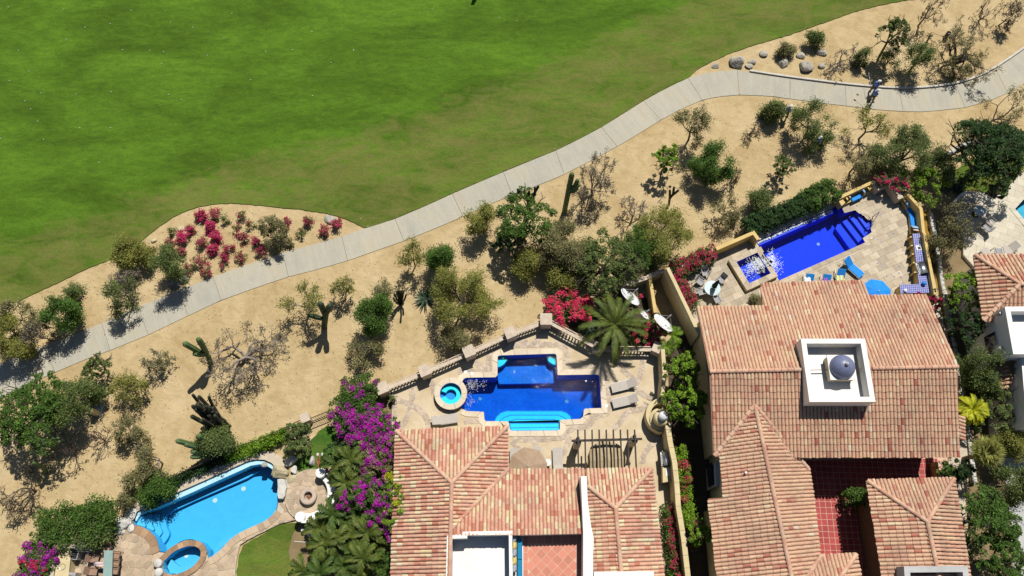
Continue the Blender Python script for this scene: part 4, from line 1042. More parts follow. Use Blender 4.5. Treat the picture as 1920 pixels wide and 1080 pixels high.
rC.face([AW, RW, ray_plane(1547, 1130, AW, nR), ray_plane(1540, 1080, AW, nR), ray_plane(1525, 935, AW, nR), ray_plane(1516, 880, AW, nR)])
nLf = newell([AW, RW, P(1345, 1080, ew)])
rC.face([AW, ray_plane(1339, 855, AW, nLf), ray_plane(1351, 858, AW, nLf), ray_plane(1357, 933, AW, nLf), ray_plane(1328, 935, AW, nLf), ray_plane(1345, 1080, AW, nLf), ray_plane(1350, 1130, AW, nLf), RW])
f0, f1 = P(1540, 1041, ew + .05), P(1605, 1039, ew + .05); nF = Vector((0, .32, 1)).normalized()
f2, f3 = ray_plane(1552, 1116, f0, nF), ray_plane(1492, 1112, f0, nF)
rC.face([f0, f1, f2, f3])
rC.face([f1, P(1622, 1130, ew + .05), P(1558, 1135, f2.z + .05), f2])
rC.face(PZ((1797, 780, 4.2), (1798, 824, 4.2), (1808, 824, 4.0), (1806, 780, 4.0)))
for a, b in ((RL, P(1500, 693.5, rz_)), (P(1634, 691, rz_), RR), (AW, RW), (AW, ray_plane(1339, 855, AW, nLf)), (AW, ray_plane(1514, 878, AW, nR)), (f1, f2), (f0, f3)): rC.ridge(a, b, .07)
rC.build(290)
fC = [(p.x, p.y) for p in up_[:6]] + [(B1.x, B1.y), (B0.x, B0.y)]
MB().prism(shrink(fC, .5), 0, e - 1.1).build('wall', M['cream_wall'], hC)
MB().prism(shrink(PL([(1345, 800), (1505, 860), (1525, 935), (1547, 1130), (1352, 1130), (1335, 940), (1350, 935)], ew), .4), 0, ew - .2).build('wall', M['cream_wall'], hC)
MB().prism(shrink(PL([(1520, 1041), (1605, 1039), (1622, 1150), (1520, 1150)], ew), .35), 0, ew - .1).build('wall', M['cream_wall'], hC)
# bay with louvred window on the alley side
MB().prism(PL([(1340, 868), (1351, 862), (1355, 909), (1342, 912)], 2.9), .3, 2.9).build('bay', M['grey_plaster'], hC)
b0 = P(1333, 890, 2.2); mb = MB().box(b0 + Vector((.0, 0, -.2)), (.10, 1.5, 1.3)); mb.build('window', M['glass'], hC)
# white roof tower with parapet and dome
zf, th = 5.85, .34
tower = MB().box(((x0 + x1) / 2, y0 + th / 2, (zt + 4.9) / 2), (x1 - x0, th, zt - 4.9)).box(((x0 + x1) / 2, y1 - th / 2, (zt + 4.9) / 2), (x1 - x0, th, zt - 4.9))
tower.box((x0 + th / 2, (y0 + y1) / 2, (zt + 4.9) / 2 - .002), (th, y1 - y0 - 2 * th, zt - 4.9)).box((x1 - th / 2, (y0 + y1) / 2, (zt + 4.9) / 2 - .002), (th, y1 - y0 - 2 * th, zt - 4.9))
tower.build('roof_tower', M['white'], hC)
MB().box(((x0 + x1) / 2, (y0 + y1) / 2, zf - .1), (x1 - x0 - 2 * th + .02, y1 - y0 - 2 * th + .02, .2)).build('flat_roof', M['white'], hC)
dz = 6.62; cq = P(1578, 689, dz)
MB().box((cq.x, cq.y, (dz + zf) / 2 - .1), (1.62, 1.56, dz - zf)).build('dome_base', M['cream_wall'], hC)
MB().box((cq.x, cq.y, dz), (1.78, 1.72, .10)).build('dome_slab', M['white'], hC)
dm = MB().lathe([(.84 * math.cos(a), .80 * math.sin(a)) for a in [math.pi / 2 * i / 9 for i in range(10)]], (cq.x, cq.y, dz + .051), 28).build('dome', M['dome'], hC, True)
MB().lathe([(.10, 0), (.13, .10), (.10, .2), (0, .24)], (cq.x, cq.y, dz + .83), 12).build('finial', M['grey_plaster'], hC, True)
for vx, vy in ((1396, 887),): vq = ray_plane(vx, vy, AW, nLf if vx < 1430 else nR); MB().tube([vq - Vector((0, 0, .1)), vq + Vector((0, 0, .35))], .07, 10).build('vent_pipe', M['whitem'], hC)
# ------------------------------------------------------------ small hipped house, bottom right
hG = empty('house', (P(1715, 1010, 0).x, P(1715, 1010, 0).y, 0), 0, 'small hipped roof building with a grey roof parapet at the bottom right', 'house', 'tiled houses')
rG = Roof(hG, M['tile_c'], .245, .44, 9, True)
g = 4.2
gNW, gNE, gA, gR = PZ((1625, 901, g), (1788, 897, g), (1738, 978, 5.1), (1770, 1130, 5.1))
gSE, gSW = PZ((1824, 1130, g), (1663, 1130, g))
rG.face([gNW, gNE, gA]); rG.face([gNW, gA, gR, gSW]); rG.face([gNE, gSE, gR, gA])
for a, b in ((gNW, gA), (gNE, gA), (gA, gR)): rG.ridge(a, b, .07)
rG.build(250)
MB().prism(shrink([(p.x, p.y) for p in (gNW, gNE, gSE, gSW)], .6), 0, g - .1).build('wall', mat('shade_darkened_plaster', (.13, .085, .055)), hG)  # wall colour darkened to imitate the deep shade of the courtyard
def box_ring(house, px, z0, z1, th, m, name='parapet'):
    o = PL(px, z1); i_ = offset(o, -th); n = len(o)
    mb = MB(); mb.add([(x, y, z0) for x, y in o] + [(x, y, z1) for x, y in o] + [(x, y, z1) for x, y in i_] + [(x, y, z0) for x, y in i_],
        [(k, (k + 1) % n, n + (k + 1) % n, n + k) for k in range(n)] + [(n + k, n + (k + 1) % n, 2 * n + (k + 1) % n, 2 * n + k) for k in range(n)] + [(2 * n + k, 2 * n + (k + 1) % n, 3 * n + (k + 1) % n, 3 * n + k) for k in range(n)])
    return mb.build(name, m, house)
box_ring(hG, [(1695, 1062), (1814, 1061), (1826, 1140), (1700, 1140)][::-1], 4.2, 5.6, .36, M['grey_plaster'])
MB().prism(PL([(1697, 1066), (1812, 1066), (1822, 1135), (1704, 1135)], 5.2), 4.4, 4.75).build('flat_roof', M['terracotta'], hG)
# ------------------------------------------------------------ houses at the right edge
hD = empty('house', (P(1920, 540, 0).x, P(1920, 540, 0).y, 0), 0, 'house with a hipped terracotta roof below the pale deck at the right edge', 'house', 'tiled houses')
rD = Roof(hD, M['tile_c'], .30, .46, 11)
d0, d1, dA, dR, d2, d3 = PZ((1826, 478, 4), (2070, 478, 4), (1912, 533, 5.1), (2000, 531, 5.1), (1843, 602, 4), (2085, 600, 4))
rD.face([d0, d1, dR, dA]); rD.face([d0, dA, d2]); rD.face([d2, dA, dR, d3])
for a, b in ((d0, dA), (d2, dA), (dA, dR)): rD.ridge(a, b, .07)
rD.build(250)
MB().prism(shrink([(p.x, p.y) for p in (d0, d1, d3, d2)], .5), 0, 3.9).build('wall', M['white'], hD)
hE = empty('house', (P(1930, 640, 0).x, P(1930, 640, 0).y, 0), 0, 'white flat-roofed house block with a dark window at the right edge', 'house', 'tiled houses')
ez = 5.6
eo = PL([(1884, 575), (2060, 573), (2070, 664), (1900, 664)], ez)
MB().prism(shrink(eo, .02), 0, ez - .9).build('wall', M['white'], hE)
box_ring(hE, [(1884, 575), (2060, 573), (2070, 664), (1900, 664)][::-1], ez - .95, ez, .35, M['white'])
MB().prism(PL([(1913, 650), (2075, 648), (2080, 800), (1926, 800)], 4.6), 0, 4.6).build('wall', M['white'], hE)
wl_ = Vector(eo[0]).lerp(Vector(eo[3]), .5); 
wa, wb = Vector(eo[0]).lerp(Vector(eo[3]), .38), Vector(eo[0]).lerp(Vector(eo[3]), .66)
dirw = (wb - wa).normalized(); aw = math.atan2(dirw.y, dirw.x)
wf = MB().box(((wa.x + wb.x) / 2, (wa.y + wb.y) / 2, 3.4), ((wb - wa).length, .10, 1.5), aw).build('window', M['whitem'], hE)
for s_ in (-1, 1):
    c_ = (wa + wb) / 2 + dirw * s_ * (wb - wa).length * .24
    o_ = MB().box((c_.x - .03, c_.y, 3.4), ((wb - wa).length * .44, .10, 1.36), aw).build('pane', M['glass'], hE); o_.parent = wf
lp = Vector(eo[0]).lerp(Vector(eo[3]), .78)
MB().box((lp.x - .12, lp.y, 4.5), (.3, .14, .3), 0).build('wall_lamp', M['steel'], hE)
rE = Roof(hE, M['tile_c'], .28, .44, 13)
s0, s1, s2, s3 = PZ((1853, 646, 3.2), (1879, 646, 3.2), (1897, 676, 3.9), (1862, 724, 3.2))
rE.face([s0, s1, s2]); rE.face([s0, s2, P(1899, 705, 3.9), P(1890, 730, 3.2), s3]); rE.ridge(s0, s2, .07)
rE.build(80)
tag(MB().box(P(1880, 584, 4.9), (.9, .12, .5), R(28)).build('floodlight_panel', M['silver']), 'grey panel sticking out over the corner of the white flat-roofed house', 'panel')

# ============================================================ walls, fences and gates
def pillar(c, s, z0, z1, rz, parent, cap=.07):
    MB().box((c[0], c[1], (z0 + z1 - cap) / 2), (s, s, z1 - cap - z0), rz).build('pillar', M['stone'], parent)
    MB().box((c[0], c[1], z1 - cap / 2), (s + .12, s + .12, cap), rz).build('pillar_cap', M['stone'], parent, bevel=.02)
fb = empty('balustrade', (P(879, 659).x, P(879, 659).y, ZB), 0, 'pale balustrade with square stone pillars along the far side of the deep blue pool patio', 'fence', 'patio fences')
pil = [(716, 727), (796, 694), (879, 658), (956.5, 623), (1024, 598)]
pw = [P2(x, y, ZB + 1.3) for x, y in pil]
bal = MB().lathe([(.035, 0), (.06, .12), (.075, .22), (.04, .42), (.05, .56)], (0, 0, 0), 7)
bme = bal.build('baluster', M['stone']); bmesh_ = bme.data; bpy.data.objects.remove(bme)
def balus(a, b, z0, z1, parent, wd=.40):
    a, b = Vector(a), Vector(b); d = (b - a).normalized(); n = Vector((-d.y, d.x)); L_ = (b - a).length
    MB().prism(band([tuple(a), tuple(b)], wd), z0, z0 + .22).build('plinth', M['stone'], parent)
    MB().prism(band([tuple(a + n * -.06), tuple(b + n * -.06)], .24), z1 - .09, z1).build('handrail', M['stone'], parent)
    MB().prism(band([tuple(a + n * .20), tuple(b + n * .20)], .07), z1 - .12, z1 - .06).build('handrail', M['stone'], parent)
    k = int(L_ / .24); org = parent.location
    for i in range(k):
        p = a + d * (L_ * (i + .5) / k)
        ob = bpy.data.objects.new('baluster', bmesh_); COL.objects.link(ob); ob.parent = parent
        ob.location = (p.x - org.x, p.y - org.y, z0 + .22 - org.z); ob.scale = (1, 1, (z1 - .09 - z0 - .22) / .56)
for i, p in enumerate(pw):
    a_ = math.atan2(pw[1][1] - pw[0][1], pw[1][0] - pw[0][0]) if i < 4 else 0
    pillar(p, .80 if i == 4 else .74, 0, ZB + 1.3, a_, fb)
for a, b in zip(pw[:-1], pw[1:]): balus(a, b, 0, ZB + .78, fb)
fb2 = empty('balustrade', (P(1100, 640).x, P(1100, 640).y, ZB), 0, 'stone pillared garden fence running from the corner pillar behind the big palm', 'fence', 'patio fences')
p2 = [P2(1024, 598, ZB + 1.15), P2(1123, 651, ZB + 1.15), P2(1234, 652, ZB + 1.15)]
for p in p2[1:]: pillar(p, .70, 0, ZB + 1.15, R(-25), fb2)
balus(p2[0], p2[1], 0, ZB + .95, fb2, .25); balus(p2[1], p2[2], 0, ZB + .8, fb2, .25)
wall([(1243, 655), (1246, 700), (1242, 742)], 0, 2.0, .28, M['cream_wall'], 'garden_wall', 'short cream wall between the patio with the big palm and the bright green tree', 'wall', 'cream garden walls')
wall([(1252, 797), (1257, 830), (1265, 866), (1269, 905), (1272, 950), (1282, 1010), (1290, 1080), (1297, 1140)], 0, 2.2, .30, M['cream_wall'], 'garden_wall', 'long cream wall running down the alley beside the flowering vines', 'wall', 'cream garden walls', cap=M['cream_wall'])
wall([(1252, 502), (1268, 535), (1290, 581), (1312, 628)], 0, 2.7, .26, M['cream_wall'], 'garden_wall', 'tall cream wall with a notched top on the left side of the cobalt pool patio', 'wall', 'cream garden walls')
wall([(1343, 466.5), (1413, 436), (1422, 449)], 0, ZC + 1.2, .28, M['yellow_wall'], 'garden_wall', 'L-shaped yellow wall beside the square spa of the cobalt pool', 'wall', 'cream garden walls')
wall([(1219, 520), (1229, 586)], 0, 1.7, .25, M['yellow_wall'], 'garden_wall', 'narrow yellow wall standing between two of the satellite dishes', 'wall', 'cream garden walls')
wall([(1168, 534), (1210, 521), (1247, 506)], 0, 1.3, .3, M['cream_wall'], 'garden_wall', 'weathered low cream wall linking the shrubs to the tall notched wall', 'wall', 'cream garden walls', cap=M['stone'])
wall([(1283, 515), (1312, 500), (1341, 486)], ZC - .05, ZC + .55, .16, M['stone'], 'planter_wall', 'low planter edge under the crimson hedge beside the round glass table', 'wall')
wall([(1571, 372), (1606, 355), (1637, 341)], 0, ZC + 1.0, .25, M['yellow_wall'], 'garden_wall', 'yellow wall backing the short blue bench beyond the cobalt pool', 'wall', 'cream garden walls')
wall([(1703, 364), (1727, 391), (1732, 436)], 0, ZC + 1.2, .25, M['yellow_wall'], 'garden_wall', 'bent yellow wall backing the long blue bench right of the cobalt pool', 'wall', 'cream garden walls')
wall([(1733, 436), (1743, 492), (1754, 552)], 0, ZC + 1.35, .22, M['yellow_wall'], 'garden_wall', 'straight yellow wall behind the blue tiled barbecue counter', 'wall', 'cream garden walls')
wall([(1643, 352), (1668, 338), (1690, 372)], 0, ZC + .9, .5, M['stone'], 'garden_wall', 'brown stone corner wall under the purple flowers beyond the cobalt pool', 'wall')
wall([(1420, 446), (1490, 414), (1566, 381)], 0, ZC - .06, .5, M['rock_white'], 'pool_wall', 'rough white stone strip between the cobalt pool and the clipped hedge', 'wall')
def rubble_wall(px, z1, th, label, step=.42):
    ln = resample(smooth_line(PL(px, z1), 1), step); root = empty('stone_wall', (*ln[len(ln) // 2], 0), 0, label, 'wall')
    for i in range(len(ln) - 1):
        a, b = Vector(ln[i]), Vector(ln[i + 1]); d = (b - a) * .03
        q = band([tuple(a + d), tuple(b - d)], th * rng.uniform(.8, 1.15)); q = [(x + rng.uniform(-.03, .03), y + rng.uniform(-.03, .03)) for x, y in q]
        MB().prism(q, 0, z1 * rng.uniform(.85, 1.05), rng.random(), bev=.05).build('stone', M['rock_white'], root)
rubble_wall([(1746, 398), (1753, 432), (1771, 545), (1792, 650), (1802, 700), (1812, 770), (1822, 850), (1830, 905)], .5, .32, 'low rubble stone wall on the outer side of the ochre walkway')
rubble_wall([(1735, 310), (1775, 290), (1805, 270), (1830, 262)], .5, .35, 'low rubble wall half hidden between shrubs and the very dark tree')
wall([(1787, 394), (1789, 382), (1796, 371), (1804, 364), (1811, 360)], 0, ZD + .4, .2, M['white'], 'garden_wall', 'low white curved wall at the corner of the pale deck', 'wall')
wall([(1756, 866), (1766, 935)], ZC - .1, ZC + .8, .2, M['yellow_wall'], 'planter_wall', 'yellow planter edge in the shaded red courtyard', 'wall')
# iron fence behind the light blue pool
def iron_fence(px, label, h=1.15, z0=0):
    ln = PL(px, z0 + h); a0 = ln[len(ln) // 2]; root = empty('iron_fence', (*a0, z0), 0, label, 'fence', 'iron fences')
    pk = MB().box((0, 0, h / 2), (.022, .022, h)).build('picket', M['iron']); pm = pk.data; bpy.data.objects.remove(pk)
    for z in (z0 + h - .05, z0 + .15):
        MB().prism(band(ln, .05), z, z + .05, bottom=True).build('rail', M['iron'], root)
    for p in resample(ln, .16):
        ob = bpy.data.objects.new('picket', pm); COL.objects.link(ob); ob.parent = root; ob.location = (p[0] - a0[0], p[1] - a0[1], 0)
    return root
iron_fence([(578, 786), (622, 768)], 'short iron fence between the white pillar and the purple bougainvillea')
iron_fence([(304, 905), (352, 880), (395, 862), (440, 838), (480, 826), (520, 808), (562, 788)], 'long dark iron fence behind the light blue pool')
t = empty('gate_pillar', P(571, 787), 0, 'pale stone fence pillar beside the short iron fence', 'pillar'); pillar(P2(571, 783, 1.3), .55, 0, 1.3, R(25), t)
rubble_wall([(262, 952), (285, 935), (330, 908), (370, 890), (420, 868)], .25, .4, 'row of dark edging stones outside the light blue pool')
# planter/bed curbs, utility box
ub = empty('utility_post', P(184, 770), 0, 'white concrete utility post on a slab in the sand', 'utility box')
MB().box(P(184, 769, .06), (.62, .88, .12), R(-4)).build('slab', M['whitem'], ub); c_ = P(177.5, 773, .5); MB().box((c_.x, c_.y, .62), (.32, .36, 1.0), R(-4)).build('post', M['cream_wall'], ub)
tag(MB().lathe([(0, .1), (.12, .1), (.14, 0)], P(175, 747), 12).build('valve_cover', M['blue_t']), 'small blue-green valve cover beside the white utility post', 'cover')
# fountain corner of the middle patio
ft = empty('wall_fountain', P(1236, 785, ZB), 0, 'cream round fountain turret with a pale dome in a curved wall niche', 'fountain')
fc = P(1240, 784, ZB); cw = arc_poly((fc.x, fc.y), 1.12, R(95), R(262), 18)
MB().prism(band(cw, .34), ZB - .1, ZB + 1.0).build('curved_wall', M['cream_wall'], ft)
fx, fy = P2(1239, 785, ZB + 1.2)
MB().lathe([(.80, 0), (.80, 1.1), (.70, 1.16), (.60, 1.2), (.58, 1.75), (.5, 1.85), (.33, 1.9), (.33, 2.0)], (fx, fy, ZB), 28).build('turret', M['cream_wall'], ft, False)
MB().lathe([(.34, 0), (.32, .18), (.2, .32), (.0, .38)], (fx, fy, ZB + 2.0), 20).build('dome', M['whitem'], ft, True)
# ============================================================ furniture
def b_lounger(seat, frame, cushion=False, back=R(24), blen=.72):
    def f():
        r = empty('sun_lounger'); h = .32; th = .09 if cushion else .03; w_ = .62; xb = .98 - blen
        MB().box(((-.98 + xb) / 2, 0, h), (xb + .98, w_, th)).build('seat', seat, r, bevel=.02 if cushion else 0)
        cb_, sb_ = math.cos(back), math.sin(back)
        MB().box((xb + blen / 2 * cb_ - .03 * sb_, 0, h + blen / 2 * sb_), (blen, w_, th), 0, tilt=('Y', -back)).build('backrest', seat, r, bevel=.02 if cushion else 0)
        for s in (-1, 1):
            MB().tube([(-1.0, s * .335, h - .03), (xb, s * .335, h - .03), (1.0, s * .335, h - .03)], .022, 6).build('side_rail', frame, r)
        MB().tube([(.55, -.3, .02), (.72, -.3, h + .2), (.72, .3, h + .2), (.55, .3, .02)], .015, 5).build('back_support', frame, r)
        for x in (-.85, .8):
            for s in (-1, 1): MB().tube([(x, s * .32, 0), (x, s * .32, h - .04)], .02, 6).build('leg', frame, r)
        return r
    return f
def lounger(key, bd, foot, head, z, label, group=None):
    c = P((foot[0] + head[0]) / 2, (foot[1] + head[1]) / 2, z + .35); c.z = z
    return place(bd, key, c, ang(foot, head, z + .35), label, 'sun lounger', group)
lb = b_lounger(M['sling'], M['silver'])
G1 = 'sun loungers round the deep blue pool'
lounger('LB', lb, (1145, 728), (1195, 716), ZB, 'beige lounger nearer the big palm, of the pair beside the deep blue pool', G1)
lounger('LB', lb, (1147, 757), (1198, 745), ZB, 'beige lounger nearer the pergola, of the pair beside the deep blue pool', G1)
lounger('LB', lb, (857, 783), (810, 790), ZB, 'beige sling lounger standing alone beside the round spa', G1)
lounger('LB', lb, (965, 840), (966, 893), ZB, 'beige lounger left of the tan umbrella, mostly hidden by roof tiles', G1)
lounger('LB', lb, (1006, 838), (1008, 890), ZB, 'beige lounger half covered by the tan umbrella at its right', G1)
lounger('LB', lb, (1045, 839), (1047, 891), ZB, 'beige lounger between the white side table and the pergola', G1)
def b_umbrella(cm, pm, r=1.35, n=8, hgt=2.35, rise=.45, ribs=True):
    def f():
        u = empty('patio_umbrella'); mb = MB(); vs = [(0, 0, hgt + rise)]; k = n * 4; fs = []
        for ring, t in ((1, .5), (2, 1.0)):
            for i in range(k):
                a = 2 * math.pi * i / k; ph = (i % 4) / 4
                sag = math.sin(math.pi * ph); rr = r * t * (1 - .06 * sag * t)
                vs.append((rr * math.cos(a), rr * math.sin(a), hgt + rise * (1 - t) - .035 * sag * t + (.05 if ring == 1 else 0)))
        for i in range(k):
            j = (i + 1) % k; fs.append((0, 1 + i, 1 + j)); fs.append((1 + i, 1 + k + i, 1 + k + j, 1 + j))
        mb.add(vs, fs).build('canopy', cm, u)
        MB().tube([(0, 0, 0), (0, 0, hgt + rise + .08)], .025, 8).build('pole', pm, u)
        MB().lathe([(.25, 0), (.25, .08), (.05, .1)], (0, 0, 0), 16).build('base', pm, u)
        if ribs:
            for i in range(n):
                a = 2 * math.pi * i / n
                MB().tube([(0, 0, hgt + rise - .03), (r * .5 * math.cos(a), r * .5 * math.sin(a), hgt + rise * .5 + .02), (r * .98 * math.cos(a), r * .98 * math.sin(a), hgt - .02)], .010, 4).build('rib', pm, u)
        return u
    return f
def at(px_, zt, z): p = P(*px_, zt); return Vector((p.x, p.y, z))
place(b_umbrella(M['tanum'], M['silver'], 1.38, 8, 2.15, .4), 'UT', at((990, 874), ZB + 2.5, ZB), R(10), 'tan octagonal umbrella at the roof edge beside the beige loungers', 'umbrella', 'open umbrellas')
place(b_umbrella(mat('ochre_canvas', (.44, .34, .2)), M['silver'], 1.42, 8, 1.75, .28), 'UP', at((1138, 862), ZB + 1.9, ZB), R(5), 'pale tan umbrella spread out beneath the dark pergola slats', 'umbrella', 'open umbrellas')
place(b_umbrella(M['blue'], M['silver'], 1.12, 8, 2.1, .32), 'UB', at((1647, 546), ZC + 2.4, ZC), R(12), 'bright blue octagonal umbrella at the edge of the large tiled roof', 'umbrella', 'open umbrellas')
st = empty('side_table', at((1027, 867), ZB + .5, ZB), 0, 'round white side table beside the tan umbrella', 'table')
c = st.location; MB().lathe([(0, .5), (.25, .5), (.25, .46), (0, .45)], c, 20).build('table_top', M['whitem'], st); MB().tube([c, c + Vector((0, 0, .46))], .03).build('stem', M['silver'], st)
# pergola
pg = empty('pergola', at((1138, 840), ZB, ZB), 0, 'dark wooden pergola with nine slats on two stone posts', 'pergola')
zp = ZB + 2.55
MB().prism(band(PL([(1072, 826), (1204, 822.5)], zp), .14), zp - .22, zp - .02, bottom=True).build('beam', M['wood_dark'], pg)
for k in range(9):
    x = 1083.5 + k * 13.3
    MB().prism(band(PL([(x, 805.5), (x + 1.5 + k * .35, 900)], zp + .1), .095), zp - .02, zp + .12, bottom=True).build('slat', M['wood_dark'], pg)
for x, y in ((1084, 827), (1190, 823)):
    q = P(x, y, zp - .25); MB().box((q.x, q.y, (ZB + zp - .25) / 2), (.42, .42, zp - .25 - ZB), 0).build('post', M['stone'], pg)
    MB().box((q.x, q.y, zp - .19), (.2, .55, .12)).build('bracket', M['wood_dark'], pg)
# barbecue counter in the middle patio
def counter(px_, z0, z1, label, m, name='barbecue_counter', group='barbecue counters', top=None):
    c = P(*centroid(px_), z0); root = empty(name, c, 0, label, 'counter', group); c2 = PL(px_, z1)
    MB().prism(shrink(c2, .04), z0, z1 - .06).build('counter_body', m, root); MB().prism(c2, z1 - .06, z1, bev=.01).build('counter_top', top or m, root)
    return root
def grill(px_, z, rz, L_, W_, label, hood=True):
    c = P(*px_, z + .15); g = empty('gas_grill', (c.x, c.y, z), rz, label, 'grill', 'gas grills'); o = g.location.copy(); g.location = (0, 0, 0)
    mb = MB(); n = 8; prof = [(W_ / 2 * math.cos(math.pi * i / n), .08 + .22 * math.sin(math.pi * i / n)) for i in range(n + 1)]
    vs = [(s * L_ / 2, y, zz) for s in (-1, 1) for y, zz in prof]; fs = [(i, i + 1, n + 2 + i, n + 1 + i) for i in range(n)] + [tuple(range(n + 1)), tuple(range(2 * n + 1, n, -1))]
    mb.add(vs, fs).build('hood', M['steel'], g, True)
    MB().box((0, 0, .04), (L_ + .06, W_ + .1, .08)).build('firebox', M['blackm'], g)
    MB().tube([(-L_ * .4, -W_ / 2 - .05, .16), (L_ * .4, -W_ / 2 - .05, .16)], .018).build('handle', M['steel'], g)
    MB().box((0, -W_ / 2 - .06, .02), (L_, .10, .1)).build('control_panel', M['steel'], g)
    g.location = o; return g
cb1 = counter([(1241, 845), (1262, 843), (1266, 901), (1243, 905)], ZB, ZB + .9, 'beige barbecue counter with a steel grill and sink at the alley wall', M['cream_wall'])
grill((1250, 860), ZB + .9, R(-88), .95, .55, 'steel gas grill on the beige counter by the alley wall')
c = P(1254, 885, ZB + .91); MB().box((c.x, c.y, ZB + .905), (.40, .55, .02)).build('sink', M['steel'], cb1)
# ---- left garden: kitchen, dining set
kc = counter([(110, 1030), (134, 1030), (128, 1081), (124, 1130), (97, 1130), (102, 1081)], ZA, ZA + .9, 'cream outdoor kitchen counter with a round steel sink beside the purple bougainvillea', M['cream_wall'])
c = P(116.5, 1063, ZA + .91); MB().lathe([(.0, .0), (.17, .004), (.20, .02), (.22, .02)], (c.x, c.y, ZA + .89), 18).build('sink', M['steel'], kc); MB().tube([(c.x - .3, c.y - .02, ZA + .9), (c.x - .3, c.y, ZA + 1.1), (c.x - .1, c.y, ZA + 1.1)], .02).build('tap', M['steel'], kc)
wall([(107, 1024), (124, 1022.5), (141, 1024)], ZA, ZA + 1.25, .3, M['stone'], 'kitchen_wall', 'low stone splash wall behind the cream kitchen counter', 'wall')
wall([(105, 1028), (99, 1056), (95, 1085), (92, 1130)], ZA, ZA + 1.0, .3, M['stone'], 'kitchen_wall', 'rough stone wall between the kitchen counter and the bougainvillea', 'wall')
grill((157, 1024), ZA + .75, R(-3), 1.0, .55, 'long stainless grill hood beside the clipped green hedge')
fr = empty('bar_fridge', P(140, 1040, ZA), 0, 'open steel cabinet with dark racks at the corner of the kitchen counter', 'cabinet'); c = P(140, 1039.5, ZA + .75)
MB().box((c.x, c.y, ZA + .37), (.46, .68, .74), R(-6)).build('cabinet_body', M['silver'], fr); MB().box((c.x, c.y, ZA + .745), (.36, .56, .03), R(-6)).build('rack_tray', M['blackm'], fr)
for k in range(4): MB().tube([(c.x - .16, c.y - .22 + k * .14, ZA + .77), (c.x + .16, c.y - .23 + k * .14, ZA + .77)], .012).build('rack_bar', M['steel'], fr)
ap = empty('appliance', P(133, 1077, ZA), 0, 'pale steel appliance at the bottom edge beside the kitchen counter', 'appliance'); c = P(133, 1082, ZA + .85)
MB().box((c.x, c.y, ZA + .42), (.5, .6, .84), R(-6)).build('body', M['silver'], ap); MB().box((c.x, c.y - .06, ZA + .85), (.34, .3, .02), R(-6)).build('inset', M['blackm'], ap)
def b_chair(seat, frame, arms=True, w_=.52):
    def f():
        r = empty('chair'); h = .43
        MB().box((0, 0, h), (w_, w_, .03)).build('seat', seat, r)
        MB().box((-w_ / 2 - .09, 0, h + .26), (.03, w_, .52), 0, tilt=('Y', R(-17))).build('backrest', seat, r)
        for sx in (-1, 1):
            for sy in (-1, 1): MB().tube([(sx * w_ * .48, sy * w_ * .5, 0), (sx * w_ * .45, sy * w_ * .5, h)], .017, 5).build('leg', frame, r)
        if arms:
            for s in (-1, 1): MB().tube([(-w_ / 2 - .08, s * w_ * .53, h + .24), (w_ / 2, s * w_ * .53, h + .22), (w_ / 2 + .03, s * w_ * .53, 0)], .018, 5).build('armrest', frame, r)
        return r
    return f
ch_a = b_chair(M['sling_brown'], M['iron'])
G2 = 'brown chairs round the glass dining table'
def chair(key, bd, px_, z, rz, label, group): return place(bd, key, at(px_, z + .45, z), rz, label, 'chair', group)
for p, a, lb_ in [((178, 1047), 0, 'brown sling chair left of the glass dining table, the far one'), ((175, 1071), 0, 'brown sling chair left of the glass dining table, nearer the bottom edge'), ((218, 1042), 180, 'first brown chair from the top on the right side of the glass dining table'), ((217, 1055.5), 180, 'second brown chair from the top on the right side of the glass dining table'), ((215.5, 1069), 180, 'third brown chair from the top on the right side of the glass dining table'), ((201, 1029), -90, 'brown chair at the head of the glass dining table under the hedge')]:
    chair('CA', ch_a, p, ZA, R(a - 4), lb_, G2)
dt = empty('dining_table', at((202, 1062), ZA + .74, ZA), 0, 'long greenish glass dining table with brown chairs round it', 'table'); c = dt.location
MB().prism(PL([(195, 1032), (211.5, 1032), (209, 1105), (192, 1105)], ZA + .74), ZA + .70, ZA + .74, bottom=True, bev=.005).build('table_top', M['tabletop'], dt)
for x, y in ((197, 1036), (209, 1036), (195, 1100), (207, 1100)): q = P(x, y, ZA + .7); MB().tube([(q.x, q.y, ZA), (q.x, q.y, ZA + .7)], .03).build('leg', M['iron'], dt)
mb = MB(); n = 9
vs = []
for i in range(n + 1):
    for j in range(n + 1):
        q = P(173 + 21 * i / n + rng.uniform(-.4, .4), 1052 + 9 * j / n + (i - n / 2) * .25 + rng.uniform(-.4, .4), ZA + .78)
        vs.append((q.x, q.y, ZA + .78 + .05 * math.sin(j * 1.3 + i * .4) - max(0, 3 - i) * .07))
mb.add(vs, [(i * (n + 1) + j, (i + 1) * (n + 1) + j, (i + 1) * (n + 1) + j + 1, i * (n + 1) + j + 1) for i in range(n) for j in range(n)])
tag(mb.build('towel', M['white_cloth'], None, True), 'crumpled pale pink towel hung over a brown dining chair', 'towel')
